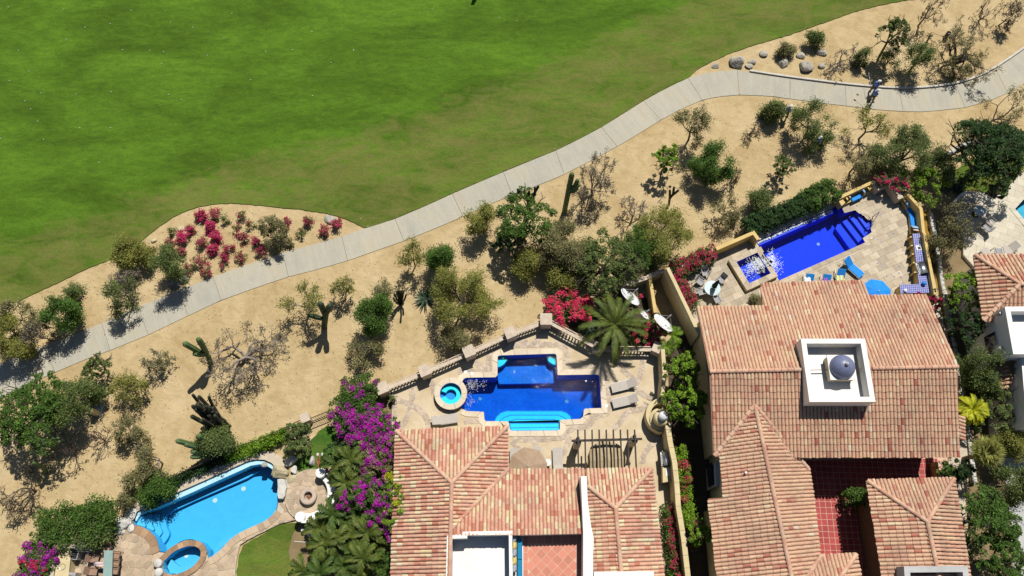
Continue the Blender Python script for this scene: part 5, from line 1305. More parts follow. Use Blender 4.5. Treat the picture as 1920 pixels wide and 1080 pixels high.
def rock(px_, r, m, label, flat=.6, z=0, sx=1.0, rz=0.0, seed=0, group='boulders', name='boulder', cat='boulder'):
    rr = random.Random(seed * 31 + int(px_[0])); vs = []; fs = []; nu, nv = 16, 9
    off = [Vector((rr.gauss(0, 1), rr.gauss(0, 1), rr.gauss(0, 1))).normalized() for _ in range(10)]; cut = [rr.uniform(.55, .88) for _ in off]
    ca, sa = math.cos(rz), math.sin(rz)
    for i in range(nv + 1):
        for j in range(nu):
            th, ph = math.pi * i / nv, 2 * math.pi * j / nu
            d = Vector((math.sin(th) * math.cos(ph), math.sin(th) * math.sin(ph), math.cos(th))); k = 1.0
            for o, c_ in zip(off, cut):
                t = d.dot(o)
                if t > 0: k = min(k, c_ / max(t, .01) if t > c_ else k)
            k *= 1.12 * rr.uniform(.96, 1.04); x, y = d.x * r * k * sx, d.y * r * k
            vs.append((x * ca - y * sa, x * sa + y * ca, d.z * r * k * flat + r * flat * .45))
    for i in range(nv):
        for j in range(nu): fs.append((i * nu + j, (i + 1) * nu + j, (i + 1) * nu + (j + 1) % nu, i * nu + (j + 1) % nu))
    c = P(*px_, z + r * flat * .4); o = MB().add(vs, fs).build(name, m, None, False); o.location = (c.x, c.y, z)
    return tag(o, label, cat, group)
K = 1 / 24.5
rock((1384, 116), 17 * K, M['rock'], 'largest grey boulder in the sand beside the fairway edge', .7)
for (x, y, r), lb_ in [((1341, 123, 7), 'small boulder at the grass edge left of the largest boulder'), ((1410, 116, 7), 'small upright boulder just right of the largest boulder'), ((1404, 124, 7), 'small flat boulder touching the foot of the largest boulder'), ((1432, 101, 8), 'small brown boulder between the largest boulder and the first tuft'), ((1468, 119, 11), 'rounded grey boulder, leftmost of the group by the path kerb'), ((1510, 125, 14), 'big flat boulder in the middle of the group by the path kerb'), ((1541, 99, 9), 'boulder below the forked dry bush in the kerb group'), ((1540, 123, 7), 'small boulder between the big flat one and the twiggy dry bush'), ((1502, 104, 8), 'boulder above the big flat one in the kerb group')]:
    rock((x, y), r * K, M['rock'], lb_, .65, seed=int(r), sx=1.2)
rock((289, 451), 5.5 * K, M['rock_tan'], 'small pale rock at the grass edge of the flower bed'); rock((340, 428), 7 * K, M['rock_tan'], 'tan rock among the first magenta shrubs', .4)
rock((310, 468), 8 * K, M['rock_tan'], 'tan rock touching a small magenta shrub near the olive tree', .5); rock((305, 481), 8 * K, M['rock_white'], 'whitish rock half hidden by the small olive tree', .5)
rock((344, 519), 12 * K, M['rock'], 'pale grey boulder beside the path below the magenta shrubs', .7); rock((327, 533), 12 * K, M['rock_dark'], 'dark blue-grey boulder touching the path edge', .7)
rock((619, 411), 10 * K, M['rock'], 'pale boulder at the right tip of the flower bed', .6, sx=1.3)
rock((524, 884), 15 * K, M['rock_tan'], 'big tan boulder overhanging the far end of the light blue pool', .6, ZA, 1.0); rock((545, 864), 8 * K, M['rock_white'], 'pale rock behind the big tan boulder', .6, ZA, 1.5, .6)
rock((534, 906), 7 * K, M['rock_white'], 'small white rock between the tan boulder and the flat slab', .6, ZA); rock((547, 898), 8 * K, M['rock_tan'], 'rounded pale rock next to the small white rock by the round patio', .6, ZA, 1.2, .5)
rock((551, 882), 8 * K, M['rock_white'], 'jagged pale rock between the boulder basin and the round patio', .5, ZA, .8)
s_ = MB().prism(jag(PL([(523, 900), (537, 899), (540, 915), (536, 936), (523, 937), (523, 900)], ZA), .3, .03)[:-1], ZA, ZA + .45, bev=.03).build('stone_slab', M['rock_white'])
tag(s_, 'flat white stone slab bridging pool edge and round patio', 'stone slab')
rock((585, 865), 9 * K, M['rock_white'], 'upright oval white stone beside the firewood', 1.1, 0, .62, 0.05)
rock((588, 997), 12 * K, M['rock_white'], 'large white rock under the palms below the curved bench', .7, 0, 1.4, -.9); rock((231, 981), 15 * K, M['rock_white'], 'large jagged white rock at the corner of the light blue pool', .55, ZA, .85, .4, 4)
rock((224, 993), 10 * K, M['rock_white'], 'smaller white rock touching the large jagged one', .6, ZA, 1.1, .2, 5); rock((246, 990), 8 * K, M['rock_white'], 'low white rock against the pool edge by the steps', .4, ZA, .7, .2, 6); rock((243, 966), 10 * K, M['rock_white'], 'grey rock wedged between hedge and pool wall', .5, ZA, 1.2, .7, 7)
rock((496, 908 - 36), 0.2, M['rock'], 'small rock at the rim of the pool wall', .5, ZA)
for (x, y), lb_ in (((596, 852), 'first'), ((604, 852), 'second'), ((611, 855), 'third'), ((617, 857), 'fourth'), ((606, 861), 'fifth')): rock((x, y), .13, M['rock_white'], 'small white edging stone, %s from the upright oval stone' % lb_, .6, 0)
for k in range(9):
    a = R(100 + rng.uniform(-24, 24)); q = P(596 + k * 2.0, 869 + rng.uniform(-4, 5), .12 + .06 * (k % 3)); d = Vector((math.cos(a), math.sin(a), rng.uniform(-.05, .05))) * rng.uniform(.4, .65)
    tag(MB().tube([q - d, q, q + d], [.05, .06, .045], 7, rng.random()).build('firewood_log', M['wood_red']), 'reddish firewood log in the loose pile beside the upright oval stone', 'log', 'firewood logs')
for (x, y), lb_ in (((295, 1056), 'round pale stone stool nearer the small oval spa, the upper one'), ((296.5, 1073), 'round pale stone stool, the lower one at the bottom edge')):
    q = P(x, y, ZA + .4); tag(MB().lathe([(.24, 0), (.30, .2), (.29, .38), (.24, .42), (0, .43)], (q.x, q.y, ZA), 18).build('stone_stool', M['rock_white'], None, True), lb_, 'stool', 'stone stools')
# round patio: fire pit, curved benches, bollard light
fp = empty('fire_pit', (cR.x - .07, cR.y - .12, .32), 0, 'round pinkish stone fire pit in the middle of the round patio', 'fire pit'); c = fp.location
MB().lathe([(.57, 0), (.60, .36), (.54, .42), (.33, .42), (.29, .38), (.27, .05), (0, .04)], c, 26).build('bowl', M['flag'], fp); 
for k in range(4): a = k * 1.6; MB().tube([(c.x + .2 * math.cos(a), c.y + .2 * math.sin(a), .42), (c.x - .12 * math.cos(a + .5), c.y - .12 * math.sin(a + .5), .46)], .035, 6).build('log', M['wood_red'], fp)
def curved_bench(a0, a1, label, endr):
    r = empty('curved_bench', (cR.x, cR.y, .3), 0, label, 'bench', 'curved white benches'); 
    MB().prism(band(arc_poly((cR.x, cR.y), rR - .28, a0, a1, 14), .52), .3, .78, bev=.03).build('seat', M['white'], r)
    MB().prism(band(arc_poly((cR.x, cR.y), rR + .06, a0, a1, 14), .16), .0, 1.15).build('backrest', M['white'], r)
    e = (cR.x + (rR - .22) * math.cos(endr), cR.y + (rR - .22) * math.sin(endr))
    MB().lathe([(.36, 0), (.36, .8), (.33, .85), (0, .86)], (*e, .3), 22).build('end_drum', M['white'], r)
curved_bench(R(58), R(-22), 'curved white plaster bench at the far side of the round patio', R(62))
curved_bench(R(-44), R(-98), 'curved white plaster bench at the near side of the round patio under the palms', R(-104))
bo = empty('bollard_light', P(567, 998), 0, 'short white bollard light in the shade below the near bench', 'lamp'); q = P(567.5, 994, .5)
MB().lathe([(.13, 0), (.13, .45), (0, .46)], (q.x, q.y, 0), 14).build('post', M['whitem'], bo)
tag(MB().tube([P(552, 1015, .03), P(579, 1017, .03)], .02, 5).build('garden_stick', M['whitem']), 'pale stick lying on the bare soil under the palms', 'stick')

# ---- cobalt pool patio
lc_ = b_lounger(M['blue'], M['silver'], True, R(38), .8)
G3 = 'blue loungers at the cobalt pool'
lounger('LC', lc_, (1612, 513), (1584, 489), ZC, 'blue cushioned lounger standing free between the cobalt pool and the umbrella', G3)
lounger('LC', lc_, (1577, 546), (1575, 506), ZC, 'blue lounger with a striped towel at the roof edge', G3)
lounger('LC', lc_, (1549, 556), (1548, 516), ZC, 'blue lounger with a violet bag at the roof edge, middle one', G3)
lounger('LC', lc_, (1518, 556), (1516, 514), ZC, 'blue lounger with pale clothes at the roof edge, leftmost', G3)
def draped(px_, w_, l_, z, m, label, cat='towel', name='towel'):
    c = P(*px_, z); mb = MB(); n = 7; vs = [(c.x + (i / n - .5) * w_ + rng.uniform(-.02, .02), c.y + (j / n - .5) * l_ + rng.uniform(-.02, .02), z + .035 * math.sin(i * 1.4) * math.cos(j)) for i in range(n + 1) for j in range(n + 1)]
    mb.add(vs, [(i * (n + 1) + j, (i + 1) * (n + 1) + j, (i + 1) * (n + 1) + j + 1, i * (n + 1) + j + 1) for i in range(n) for j in range(n)])
    for k, f in enumerate(mb.f): mb.m[k] = (k // n // 1) % len(m) if isinstance(m, list) else 0
    return tag(mb.build(name, m, None, True), label, cat)
draped((1575.5, 523), .62, .6, ZC + .62, [M['lime_c'] if 'lime_c' in M else mat('green_stripe', (.35, .55, .16)), M['cap'], M['yellowp']], 'striped green and white towel on a blue lounger')
draped((1514, 524), .5, .5, ZC + .66, M['cap'], 'pale clothes lying on the leftmost blue lounger', 'clothes', 'clothes')
draped((1548, 524), .35, .4, ZC + .66, mat('violet_cloth', (.30, .10, .50)), 'violet bag or cloth on the middle blue lounger', 'bag', 'bag')
rt = empty('round_table', at((1336, 540), ZC + .73, ZC), 0, 'round pale glass table with a closed dark green umbrella through it', 'table'); c = rt.location
MB().lathe([(0, .73), (.62, .73), (.64, .70), (0, .69)], c, 28).build('table_top', M['tabletop2'], rt)
for k in range(4): a = R(45 + 90 * k); MB().tube([c + Vector((.5 * math.cos(a), .5 * math.sin(a), 0)), c + Vector((.3 * math.cos(a), .3 * math.sin(a), .69))], .022, 5).build('leg', M['silver'], rt)
def closed_umbrella(c, d, L_, m, label, rr=.2):
    u = empty('closed_umbrella', c, 0, label, 'umbrella', 'closed umbrellas'); c = Vector(c); d = Vector(d).normalized()
    MB().tube([c, c + d * (L_ + .1)], .022, 6).build('pole', M['silver'], u)
    a = d.orthogonal().normalized(); b = d.cross(a); vs = []; fs = []; n = 16
    for t, r_ in ((L_, .03), (L_ * .85, rr * .6), (L_ * .6, rr * .9), (L_ * .42, rr * 1.15)):
        for i in range(n):
            th = 2 * math.pi * i / n; q = r_ * (1 if i % 2 == 0 else .55); vs.append(c + d * t + (a * math.cos(th) + b * math.sin(th)) * q)
    for j in range(3):
        for i in range(n): fs.append((j * n + i, j * n + (i + 1) % n, (j + 1) * n + (i + 1) % n, (j + 1) * n + i))
    MB().add(vs, fs + [tuple(range(n))]).build('folded_canopy', m, u); return u
closed_umbrella((c.x, c.y, ZC), (.06, .02, 1), 2.25, M['greenum'], 'closed dark green umbrella standing in the round glass table', .2)
ch_c = b_chair(M['sling_grey'], M['silver'], True, .50); G4 = 'grey chairs round the glass table'
for k, (p, lb_) in enumerate([((1322, 511), 'grey chair nearest the crimson hedge corner at the round glass table'), ((1352, 524), 'grey chair on the square spa side of the round glass table'), ((1345, 561), 'grey chair nearest the tiled roof at the round glass table'), ((1315, 547), 'grey chair on the crimson hedge side, lower, at the round glass table'), ((1313, 528), 'grey chair on the crimson hedge side, upper, at the round glass table')]):
    q = at(p, ZC + .45, ZC); chair('CC', ch_c, p, ZC, math.atan2(c.y - q.y, c.x - q.x), lb_, G4)
# benches
b1 = empty('bench', P(1602, 366, ZC), 0, 'short built-in bench with a blue cushion beyond the cobalt pool', 'bench', 'blue cushioned benches')
MB().prism(PL([(1577, 376), (1580, 385), (1640, 355), (1637, 347)], ZC + .4), ZC, ZC + .32).build('base', M['yellow_wall'], b1); MB().prism(PL([(1596, 372), (1599, 378), (1618, 369), (1615, 362)], ZC + .45), ZC + .322, ZC + .45, bev=.03).build('seat_cushion', M['blue'], b1)
MB().prism(PL([(1570, 372), (1577, 369), (1585, 380), (1578, 386)], ZC + .8), ZC, ZC + .8).build('arm_block', M['yellow_wall'], b1)
b2 = empty('bench', P(1712, 410, ZC), 0, 'long bent built-in bench with blue cushions right of the cobalt pool', 'bench', 'blue cushioned benches')
MB().prism(PL([(1693, 377), (1701, 368), (1724, 395), (1729, 437), (1709, 437), (1706, 398)], ZC + .4), ZC, ZC + .32).build('base', M['yellow_wall'], b2)
MB().prism(PL([(1700, 393), (1707, 388), (1713, 398), (1704.5, 399)], ZC + .45), ZC + .322, ZC + .45, bev=.03).build('seat_cushion', M['blue'], b2); MB().prism(PL([(1705, 400), (1714, 399), (1718, 405), (1720, 421), (1709, 425)], ZC + .45), ZC + .322, ZC + .45, bev=.03).build('seat_cushion', M['blue'], b2)
G5 = 'pillows on the blue benches'
for p, s, m, rz, lb_ in [((1619, 357), .52, 'ltblue', .4, 'pale blue pillow leaning at the purple flower end of the short blue bench'), ((1628, 352), .5, 'yellowp', .4, 'yellow pillow at the purple flower end of the short blue bench'), ((1592, 367), .48, 'pinkp', .4, 'pale patterned pillow at the pool end of the short blue bench'), ((1587, 371), .48, 'yellowp', .4, 'yellow pillow at the pool end of the short blue bench'),
                         ((1697, 372), .5, 'yellowp', -.8, 'yellow pillow at the far end of the long blue bench'), ((1700, 377), .5, 'pinkp', -.8, 'pale pillow between the yellow and blue ones on the long bench'), ((1704, 383), .55, 'ltblue', -.9, 'pale blue pillow at the bend of the long blue bench'), ((1717, 426), .62, 'ltblue', 1.4, 'pale blue pillow near the tiled counter on the long bench'), ((1718, 431), .62, 'pinkp', 1.4, 'pale beige pillow against the tiled counter on the long bench')]:
    pillow(p, ZC + .66, s, m, rz, lb_, ('Y', R(50)), G5)
kc2 = counter([(1711, 438), (1731, 437), (1749, 549), (1688, 550), (1687, 534), (1723, 532)], ZC, ZC + .92, 'L-shaped barbecue counter covered in blue tiles', M['yellow_wall'], top=M['bluetile'])
for y in (446, 462, 478, 494, 512): q = P(1709 + (y - 438) * .125, y, ZC + .6); MB().box((q.x - .12, q.y, ZC + .40), (.30, .10, .8), R(8)).build('counter_fin', M['yellow_wall'], kc2)
q = P(1722.5, 464.5, ZC + .93); MB().box((q.x, q.y, ZC + .925), (.40, .42, .02), R(5)).build('sink', M['whitem'], kc2); MB().box((q.x + .04, q.y - .03, ZC + .94), (.22, .22, .012), R(5)).build('basin', M['blackm'], kc2)
grill((1731, 502), ZC + .92, R(-82), .95, .6, 'silver gas grill in the blue tiled counter')
for (x, y), lb_ in (((1744, 514), 'round blue ceramic pot beside the silver grill'), ((1733, 531), 'round blue ceramic pot at the corner of the blue tiled counter'), ((1737, 475), 'blue ceramic ball on the yellow wall behind the tiled counter')):
    q = P(x, y, ZC + 1.1); tag(MB().lathe([(.08, 0), (.16, .1), (.16, .2), (.08, .3), (0, .28)], (q.x, q.y, ZC + .93), 14).build('pot', M['blue'], None, True), lb_, 'pot', 'blue pots')
q = P(1697, 545, ZC + .95); tag(MB().lathe([(.06, 0), (.13, .05), (.13, .12), (0, .13)], (q.x, q.y, ZC + .93), 12).build('bowl', M['whitem'], None, True), 'small white bowl on the short arm of the tiled counter', 'bowl')
hr = empty('pool_handrail', P(1638, 410, ZC), 0, 'dark metal handrail at the round steps of the cobalt pool', 'handrail')
MB().tube(PZ((1649, 397, ZC), (1648, 398, ZC + .75), (1638, 405, ZC + .85), (1632, 415, ZC + .5), (1628, 421, ZC)), .022, 6).build('rail', M['iron'], hr); MB().tube(PZ((1637, 420, ZC), (1637, 419, ZC + .6), (1636, 405, ZC + .8)), .022, 6).build('rail', M['iron'], hr)
tag(disc('skimmer_lid', P2(1632.5, 445.5, ZC), .13, ZC + .022, M['white']), 'white skimmer lid beside the steps of the cobalt pool', 'lid', 'skimmer lids')
for k in range(46):
    p = (rng.uniform(1470, 1720), rng.uniform(400, 535)); w_ = P2(*p, ZC)
    if inside(w_, offset(poolC, .5)) or not inside(w_, vis_c): continue
    if 'md' not in globals(): md = MB().box((0, 0, .004), (.11, .11, .008), R(20)).build('floor_dot', M['bluetile']); md_me = md.data; bpy.data.objects.remove(md)
    o = bpy.data.objects.new('floor_dot', md_me); COL.objects.link(o); o.parent = pc; o.location = (w_[0], w_[1], ZC + .022)
# ---- satellite dishes
def dish(px_, dia, az, el, zc, label):
    c = P(*px_, zc); r = empty('satellite_dish', (c.x, c.y, 0), 0, label, 'satellite dish', 'satellite dishes')
    nrm = Vector((math.cos(az) * math.cos(el), math.sin(az) * math.cos(el), math.sin(el))); a = Vector((-math.sin(az), math.cos(az), 0)); b = nrm.cross(a)
    mb = MB(); n = 28; vs = [c - nrm * .12 * dia]; fs = []
    for k, t in enumerate((.35, .7, 1.0)):
        for i in range(n): th = 2 * math.pi * i / n; vs.append(c + (a * math.cos(th) + b * math.sin(th)) * dia / 2 * t + nrm * (.12 * dia * (t * t - 1)))
    for i in range(n): fs.append((0, 1 + i, 1 + (i + 1) % n))
    for k in range(2):
        for i in range(n): fs.append((1 + k * n + i, 1 + (k + 1) * n + i, 1 + (k + 1) * n + (i + 1) % n, 1 + k * n + (i + 1) % n))
    o = mb.add(vs, fs).build('reflector', M['whitem'], r, True); so_ = o.modifiers.new('s', 'SOLIDIFY'); so_.thickness = .02
    f_ = c + nrm * dia * .42
    for th in (R(90), R(210), R(330)): MB().tube([c + (a * math.cos(th) + b * math.sin(th)) * dia * .46, f_], .014, 5).build('feed_arm', M['silver'], r)
    MB().tube([f_ - nrm * .02, f_ + nrm * .14], [.07, .05], 8).build('feed_horn', M['silver'], r)
    back = c - nrm * (.14 * dia + .12); MB().tube([c - nrm * .12 * dia, back], .06, 8).build('mount', M['silver'], r); MB().tube([(back.x, back.y, 0), back], .05, 8).build('mast', M['silver'], r)
dish((1182, 556), 1.75, R(40), R(42), 2.2, 'white satellite dish nearest the desert trees, farthest from the tall cream wall')
dish((1208, 589), .95, R(35), R(40), 1.9, 'small white satellite dish between the two larger ones')
dish((1244, 605), 1.75, R(40), R(42), 2.3, 'white satellite dish over the alley closest to the large tiled roof')
# ---- pale deck, right edge
ld = b_lounger(M['sling'], M['silver'], False, R(30), .7); G6 = 'loungers and chairs on the pale deck'
lounger('LD', ld, (1852, 476), (1864, 495), ZD, 'white lounger at the terracotta roof edge on the pale deck', G6); lounger('LD', ld, (1880, 476), (1901, 462), ZD, 'beige lounger angled beside the terracotta roof edge, farther right', G6)
chair('CD', b_chair(M['sling'], M['silver'], True, .55), (1822, 379), ZD, R(120), 'beige chair nearest the closed brown umbrella on the pale deck', G6); chair('CD', None, (1857, 416), ZD, R(-50), 'beige chair with its back to the pool on the pale deck', G6)
chair('CE', b_chair(M['sling_grey'], M['iron'], True, .6), (1849, 427), ZD, R(130), 'dark grey chair beside the beige one on the pale deck', G6); chair('CE', None, (1872, 472), ZD, R(90), 'dark grey chair at the terracotta roof edge on the pale deck', G6)
td = empty('round_table', at((1837, 395), ZD + .7, ZD), 0, 'small round grey glass table under the bare tree on the pale deck', 'table'); c = td.location
MB().lathe([(0, .72), (.45, .72), (.46, .69), (0, .68)], c, 22).build('table_top', M['tabletop2'], td); MB().lathe([(.3, 0), (.3, .03), (.05, .06), (.05, .68)], c, 12).build('pedestal', M['iron'], td)
cu = P(1841, 388, ZD + 1.0); closed_umbrella((cu.x, cu.y, ZD + .9), (.55, .75, .65), 2.5, M['brownum'], 'closed brown umbrella leaning out from the table on the pale deck', .42)
for (x, y), lb_ in (((1872.5, 369.5), 'white garden lamp on the lawn beside the closed brown umbrella'),): q = P(x, y); lm = empty('garden_lamp', q, 0, lb_, 'lamp'); MB().lathe([(.16, 0), (.16, .08), (.08, .10), (.08, .2), (0, .22)], q, 14).build('lamp_body', M['whitem'], lm, True)
# ---- on the sand
bn = empty('bin', P(1772, 71), 0, 'black cylindrical bin standing in the sand beside the large dark tree', 'bin'); q = P(1772, 71); MB().lathe([(.18, 0), (.2, .7), (.17, .72), (.15, .6), (0, .58)], q, 14).build('bin_body', M['blackm'], bn)
ball = MB().lathe([(.0, .0), (.03, .012), (.043, .043), (.03, .074), (0, .086)], (0, 0, 0), 8).build('golf_ball', M['cap'], None, True); bm_ = ball.data; bpy.data.objects.remove(ball)
for (x, y) in [(16, 14), (55, 134), (125, 74), (207, 45), (230, 94), (281, 95), (307, 98), (303, 120), (320, 42), (389, 104), (435, 26), (498, 97), (548, 94), (585, 60), (621, 118), (663, 95), (740, 28), (810, 17), (663, 94), (18, 152), (47, 190), (58, 205), (77, 175), (82, 262), (143, 177), (186, 305), (209, 173), (208, 240), (316, 178), (340, 187), (586, 180), (71, 228), (2, 260), (676, 411), (690, 425), (1040, 279), (1323, 117), (1629, 10), (936, 34), (969, 40), (120, 18), (160, 52), (362, 52), (420, 72), (246, 20), (470, 150), (35, 95), (150, 240)]:
    o = bpy.data.objects.new('golf_ball', bm_); COL.objects.link(o); p = P(x, y, .07); o.location = p - Vector((0, 0, .005)); tag(o, 'white golf ball lying on the grass', 'golf ball', 'golf balls scattered over the grass')

# ============================================================ people
def skin_obj(name, V, E, rad, m, parent, sub=1):
    me = bpy.data.meshes.new(name); me.from_pydata(V, E, []); me.materials.append(m)
    o = bpy.data.objects.new(name, me); COL.objects.link(o)
    o.modifiers.new('skin', 'SKIN')
    lay = me.skin_vertices[0].data
    for i, r_ in enumerate(rad): lay[i].radius = (r_, r_) if not isinstance(r_, tuple) else r_; lay[i].use_root = (i == 0)
    s = o.modifiers.new('sub', 'SUBSURF'); s.levels = sub; s.render_levels = sub
    if parent: o.parent = parent
    return o
def person(px_, rz, stride, label, arms='club', z=0.05, group='golfers'):
    p = P(*px_, z); r = empty('person', (0, 0, 0), rz, label, 'person', group)
    s = stride
    V = [(0, 0, .95), (0, 0, 1.12), (.01, 0, 1.32), (.015, 0, 1.47), (.03, 0, 1.60), (.03, 0, 1.71),
         (.01, .17, 1.42), (-.02 + s * .1, .25, 1.16), (.16 + s * .1, .20, 1.0), (.01, -.17, 1.42), (-.02 - s * .1, -.25, 1.16), (.16 - s * .1, -.18, 1.0),
         (0, .10, .90), (-s * .5 + .04, .11, .50), (-s, .11, .08), (-s + .17, .12, .045), (0, -.10, .90), (s * .55 + .05, -.11, .50), (s, -.11, .08), (s + .17, -.12, .045)]
    E = [(0, 1), (1, 2), (2, 3), (3, 4), (4, 5), (2, 6), (6, 7), (7, 8), (2, 9), (9, 10), (10, 11), (0, 12), (12, 13), (13, 14), (14, 15), (0, 16), (16, 17), (17, 18), (18, 19)]
    rad = [.13, (.13, .12), (.145, .12), .055, .095, .085, .065, .045, .032, .065, .045, .032, .085, .058, .04, .03, .085, .058, .04, .03]
    for h_, sg in ((8, 1), (11, -1)):
        hx, hy, hz = V[h_]; palm = len(V); V.append((hx + .06, hy - .01 * sg, hz - .03)); E.append((h_, palm)); rad.append(.03)
        for k in range(4):
            i = len(V); V.append((hx + .12 + .008 * (1.5 - abs(k - 1.5)), hy + (k - 1.5) * .02, hz - .06)); E.append((palm, i)); rad.append(.009)
            V.append((hx + .13, hy + (k - 1.5) * .02, hz - .095)); E.append((i, i + 1)); rad.append(.008)
        i = len(V); V.append((hx + .06, hy - .045 * sg, hz - .05)); E.append((h_, i)); rad.append(.010)
    skin_obj('body', V, E, rad, M['skin'], r)
    sv = [V[i] for i in (0, 1, 2, 3, 6, 9)] + [tuple(Vector(V[6]).lerp(Vector(V[7]), .75)), tuple(Vector(V[9]).lerp(Vector(V[10]), .75))]
    skin_obj('shirt', sv, [(0, 1), (1, 2), (2, 3), (2, 4), (2, 5), (4, 6), (5, 7)], [(.17, .15), (.165, .15), (.18, .15), .07, .095, .095, .075, .075], M['shirt'], r)
    tv = [V[0], V[12], V[13], V[14], V[16], V[17], V[18]]
    skin_obj('trousers', tv, [(0, 1), (1, 2), (2, 3), (0, 4), (4, 5), (5, 6)], [(.17, .16), .12, .09, .075, .12, .09, .075], M['trouser'], r)
    c = V[5]; MB().lathe([(.125, -.03), (.12, .03), (.08, .09), (0, .11)], (c[0] - .005, 0, c[2]), 14).box((c[0] + .15, 0, c[2] - .02), (.14, .17, .02)).build('cap', M['cap'], r, True)
    MB().lathe([(.022, 0), (.02, .02), (0, .045)], (c[0] + .112, 0, c[2] - .09), 6).build('nose', M['skin'], r)
    for sg in (-1, 1):
        MB().lathe([(.012, 0), (.0, .012)], (c[0] + .09, sg * .035, c[2] - .055), 6).build('eye', M['blackm'], r); MB().box((c[0], sg * .10, c[2] - .07), (.04, .02, .06)).build('ear', M['skin'], r)
        f = V[15 if sg > 0 else 19]; MB().box((f[0] - .06, f[1], .04), (.28, .10, .08)).build('shoe', M['shoe'], r, bevel=.03)
    r.location = (p.x, p.y, z)
    return r
def club(px0, px1, z0, z1, label):
    a, b = P(*px0, z0), P(*px1, z1); r = empty('golf_club', a, 0, label, 'golf club', 'golf clubs'); MB().tube([a, b], .011, 5).build('shaft', M['silver'], r); MB().tube([a, a.lerp(b, .25)], .018, 6).build('grip', M['blackm'], r)
    d = (b - a); d.z = 0; d.normalize(); nn = Vector((-d.y, d.x, 0)); MB().box(b + d * .05, (.20, .11, .07), math.atan2(d.y, d.x)).build('club_head', M['blackm'], r)
person((1630, 191), R(15), .16, 'person in a blue shirt and tan trousers walking on the path, the nearer of two')
person((1632, 174.5), R(20), .14, 'person in a blue shirt at the path kerb, the farther of two')
person((1470, 221), R(40), .13, 'person in a blue shirt standing alone in the sand by a yellow-green shrub')
person((1526, 277), R(-150), .10, 'person in a pale blue shirt in the shade of a bushy tree')
person((893, -8), R(0), .22, 'person just beyond the top edge whose shadow falls on the fairway', z=.07)
club((1627, 186), (1609, 178), .7, .5, 'golf club of the nearer person on the path'); club((1634, 165), (1629, 139), 1.0, .9, 'golf club of the farther person at the kerb')
# ============================================================ vegetation
def unit(r): 
    v = r.normal(size=3); return v / np.linalg.norm(v)
def tubes_np(S, sides):
    """S: n x 8 (p0, p1, r0, r1) -> one mesh of open tapered tubes"""
    S = np.asarray(S, dtype=float); n = len(S); p0, p1 = S[:, :3], S[:, 3:6]; r0, r1 = S[:, 6], S[:, 7]
    d = p1 - p0; L_ = np.linalg.norm(d, axis=1, keepdims=True) + 1e-9; d = d / L_
    ref = np.where(np.abs(d[:, 2:3]) > .9, np.array([[1., 0, 0]]), np.array([[0, 0, 1.]]))
    a = np.cross(d, ref); a /= np.linalg.norm(a, axis=1, keepdims=True) + 1e-9; b = np.cross(d, a)
    th = 2 * np.pi * np.arange(sides) / sides; c, s = np.cos(th), np.sin(th)
    ring = a[:, None] * c[None, :, None] + b[:, None] * s[None, :, None]
    V = np.concatenate([p0[:, None] + ring * r0[:, None, None], p1[:, None] + ring * r1[:, None, None]], axis=1)
    k = np.arange(sides); k2 = (k + 1) % sides
    q = np.stack([k, k2, k2 + sides, k + sides], axis=1)
    Q = (q[None] + (np.arange(n) * 2 * sides)[:, None, None]).reshape(-1, 4)
    return V.reshape(-1, 3), Q
def leaves_np(C, size, r, up=.75, ratio=.55):
    """leaf quads at the centres C, turned every way but mostly facing up"""
    n = len(C); N = r.normal(size=(n, 3)); N /= np.linalg.norm(N, axis=1, keepdims=True); N[:, 2] = np.abs(N[:, 2]) + up; N /= np.linalg.norm(N, axis=1, keepdims=True)
    A = np.cross(N, r.normal(size=(n, 3))); A /= np.linalg.norm(A, axis=1, keepdims=True) + 1e-9; B = np.cross(N, A)
    s = size * r.uniform(.6, 1.35, size=(n, 1))
    V = np.stack([C - A * s, C + B * s * ratio - A * s * .1, C + A * s, C - B * s * ratio - A * s * .1], axis=1)
    return V.reshape(-1, 3), np.arange(n * 4).reshape(-1, 4)
def skeleton(r, h, Rr, depth, nlimb, wig, spread, fork=.3, ratio=.72, r0=.10, side=.5):
    segs = []; tips = []
    def grow(p, d, L_, rad, dep):
        n = 3; pts = []
        for i in range(n):
            d = d + r.normal(size=3) * wig; d[2] += .02; d = d / np.linalg.norm(d); q = p + d * L_ / n
            segs.append((*p, *q, rad * (1 - .22 * i / n), rad * (1 - .22 * (i + 1) / n))); p = q; pts.append((p, d))
        rad *= .74
        if dep == 0: tips.append(p); return
        for k in range(2 if r.random() < .75 else 3):
            d2 = d + unit(r) * spread; d2[2] += .06; grow(p, d2 / np.linalg.norm(d2), L_ * ratio * r.uniform(.75, 1.2), rad * r.uniform(.62, .85), dep - 1)
        if r.random() < side:
            q, dd = pts[1]; d2 = dd + unit(r) * spread * 1.3; grow(q, d2 / np.linalg.norm(d2), L_ * ratio * .7, rad * .5, max(0, dep - 2))
    base = np.zeros(3); top = np.array([r.normal() * .08, r.normal() * .08, fork]); segs.append((*base, *top, r0 * 1.25, r0))
    a0 = r.random() * 6.28
    for k in range(nlimb):
        a = a0 + 6.28 * k / nlimb + r.normal() * .45; el = r.uniform(.25, .95) if wig < .25 else r.uniform(.05, .5)
        grow(top.copy(), np.array([math.cos(a) * math.cos(el), math.sin(a) * math.cos(el), math.sin(el)]), .55, r0 * r.uniform(.6, .85), depth)
    S = np.array(segs); T = np.array(tips)
    rx = np.percentile(np.abs(T[:, :2] - top[:2]).max(axis=1), 88) + 1e-6; rz_ = np.percentile(T[:, 2], 95)
    S[:, [0, 1, 3, 4]] *= Rr / rx; S[:, [2, 5]] *= h / rz_; T[:, :2] *= Rr / rx; T[:, 2] *= h / rz_
    return S, T
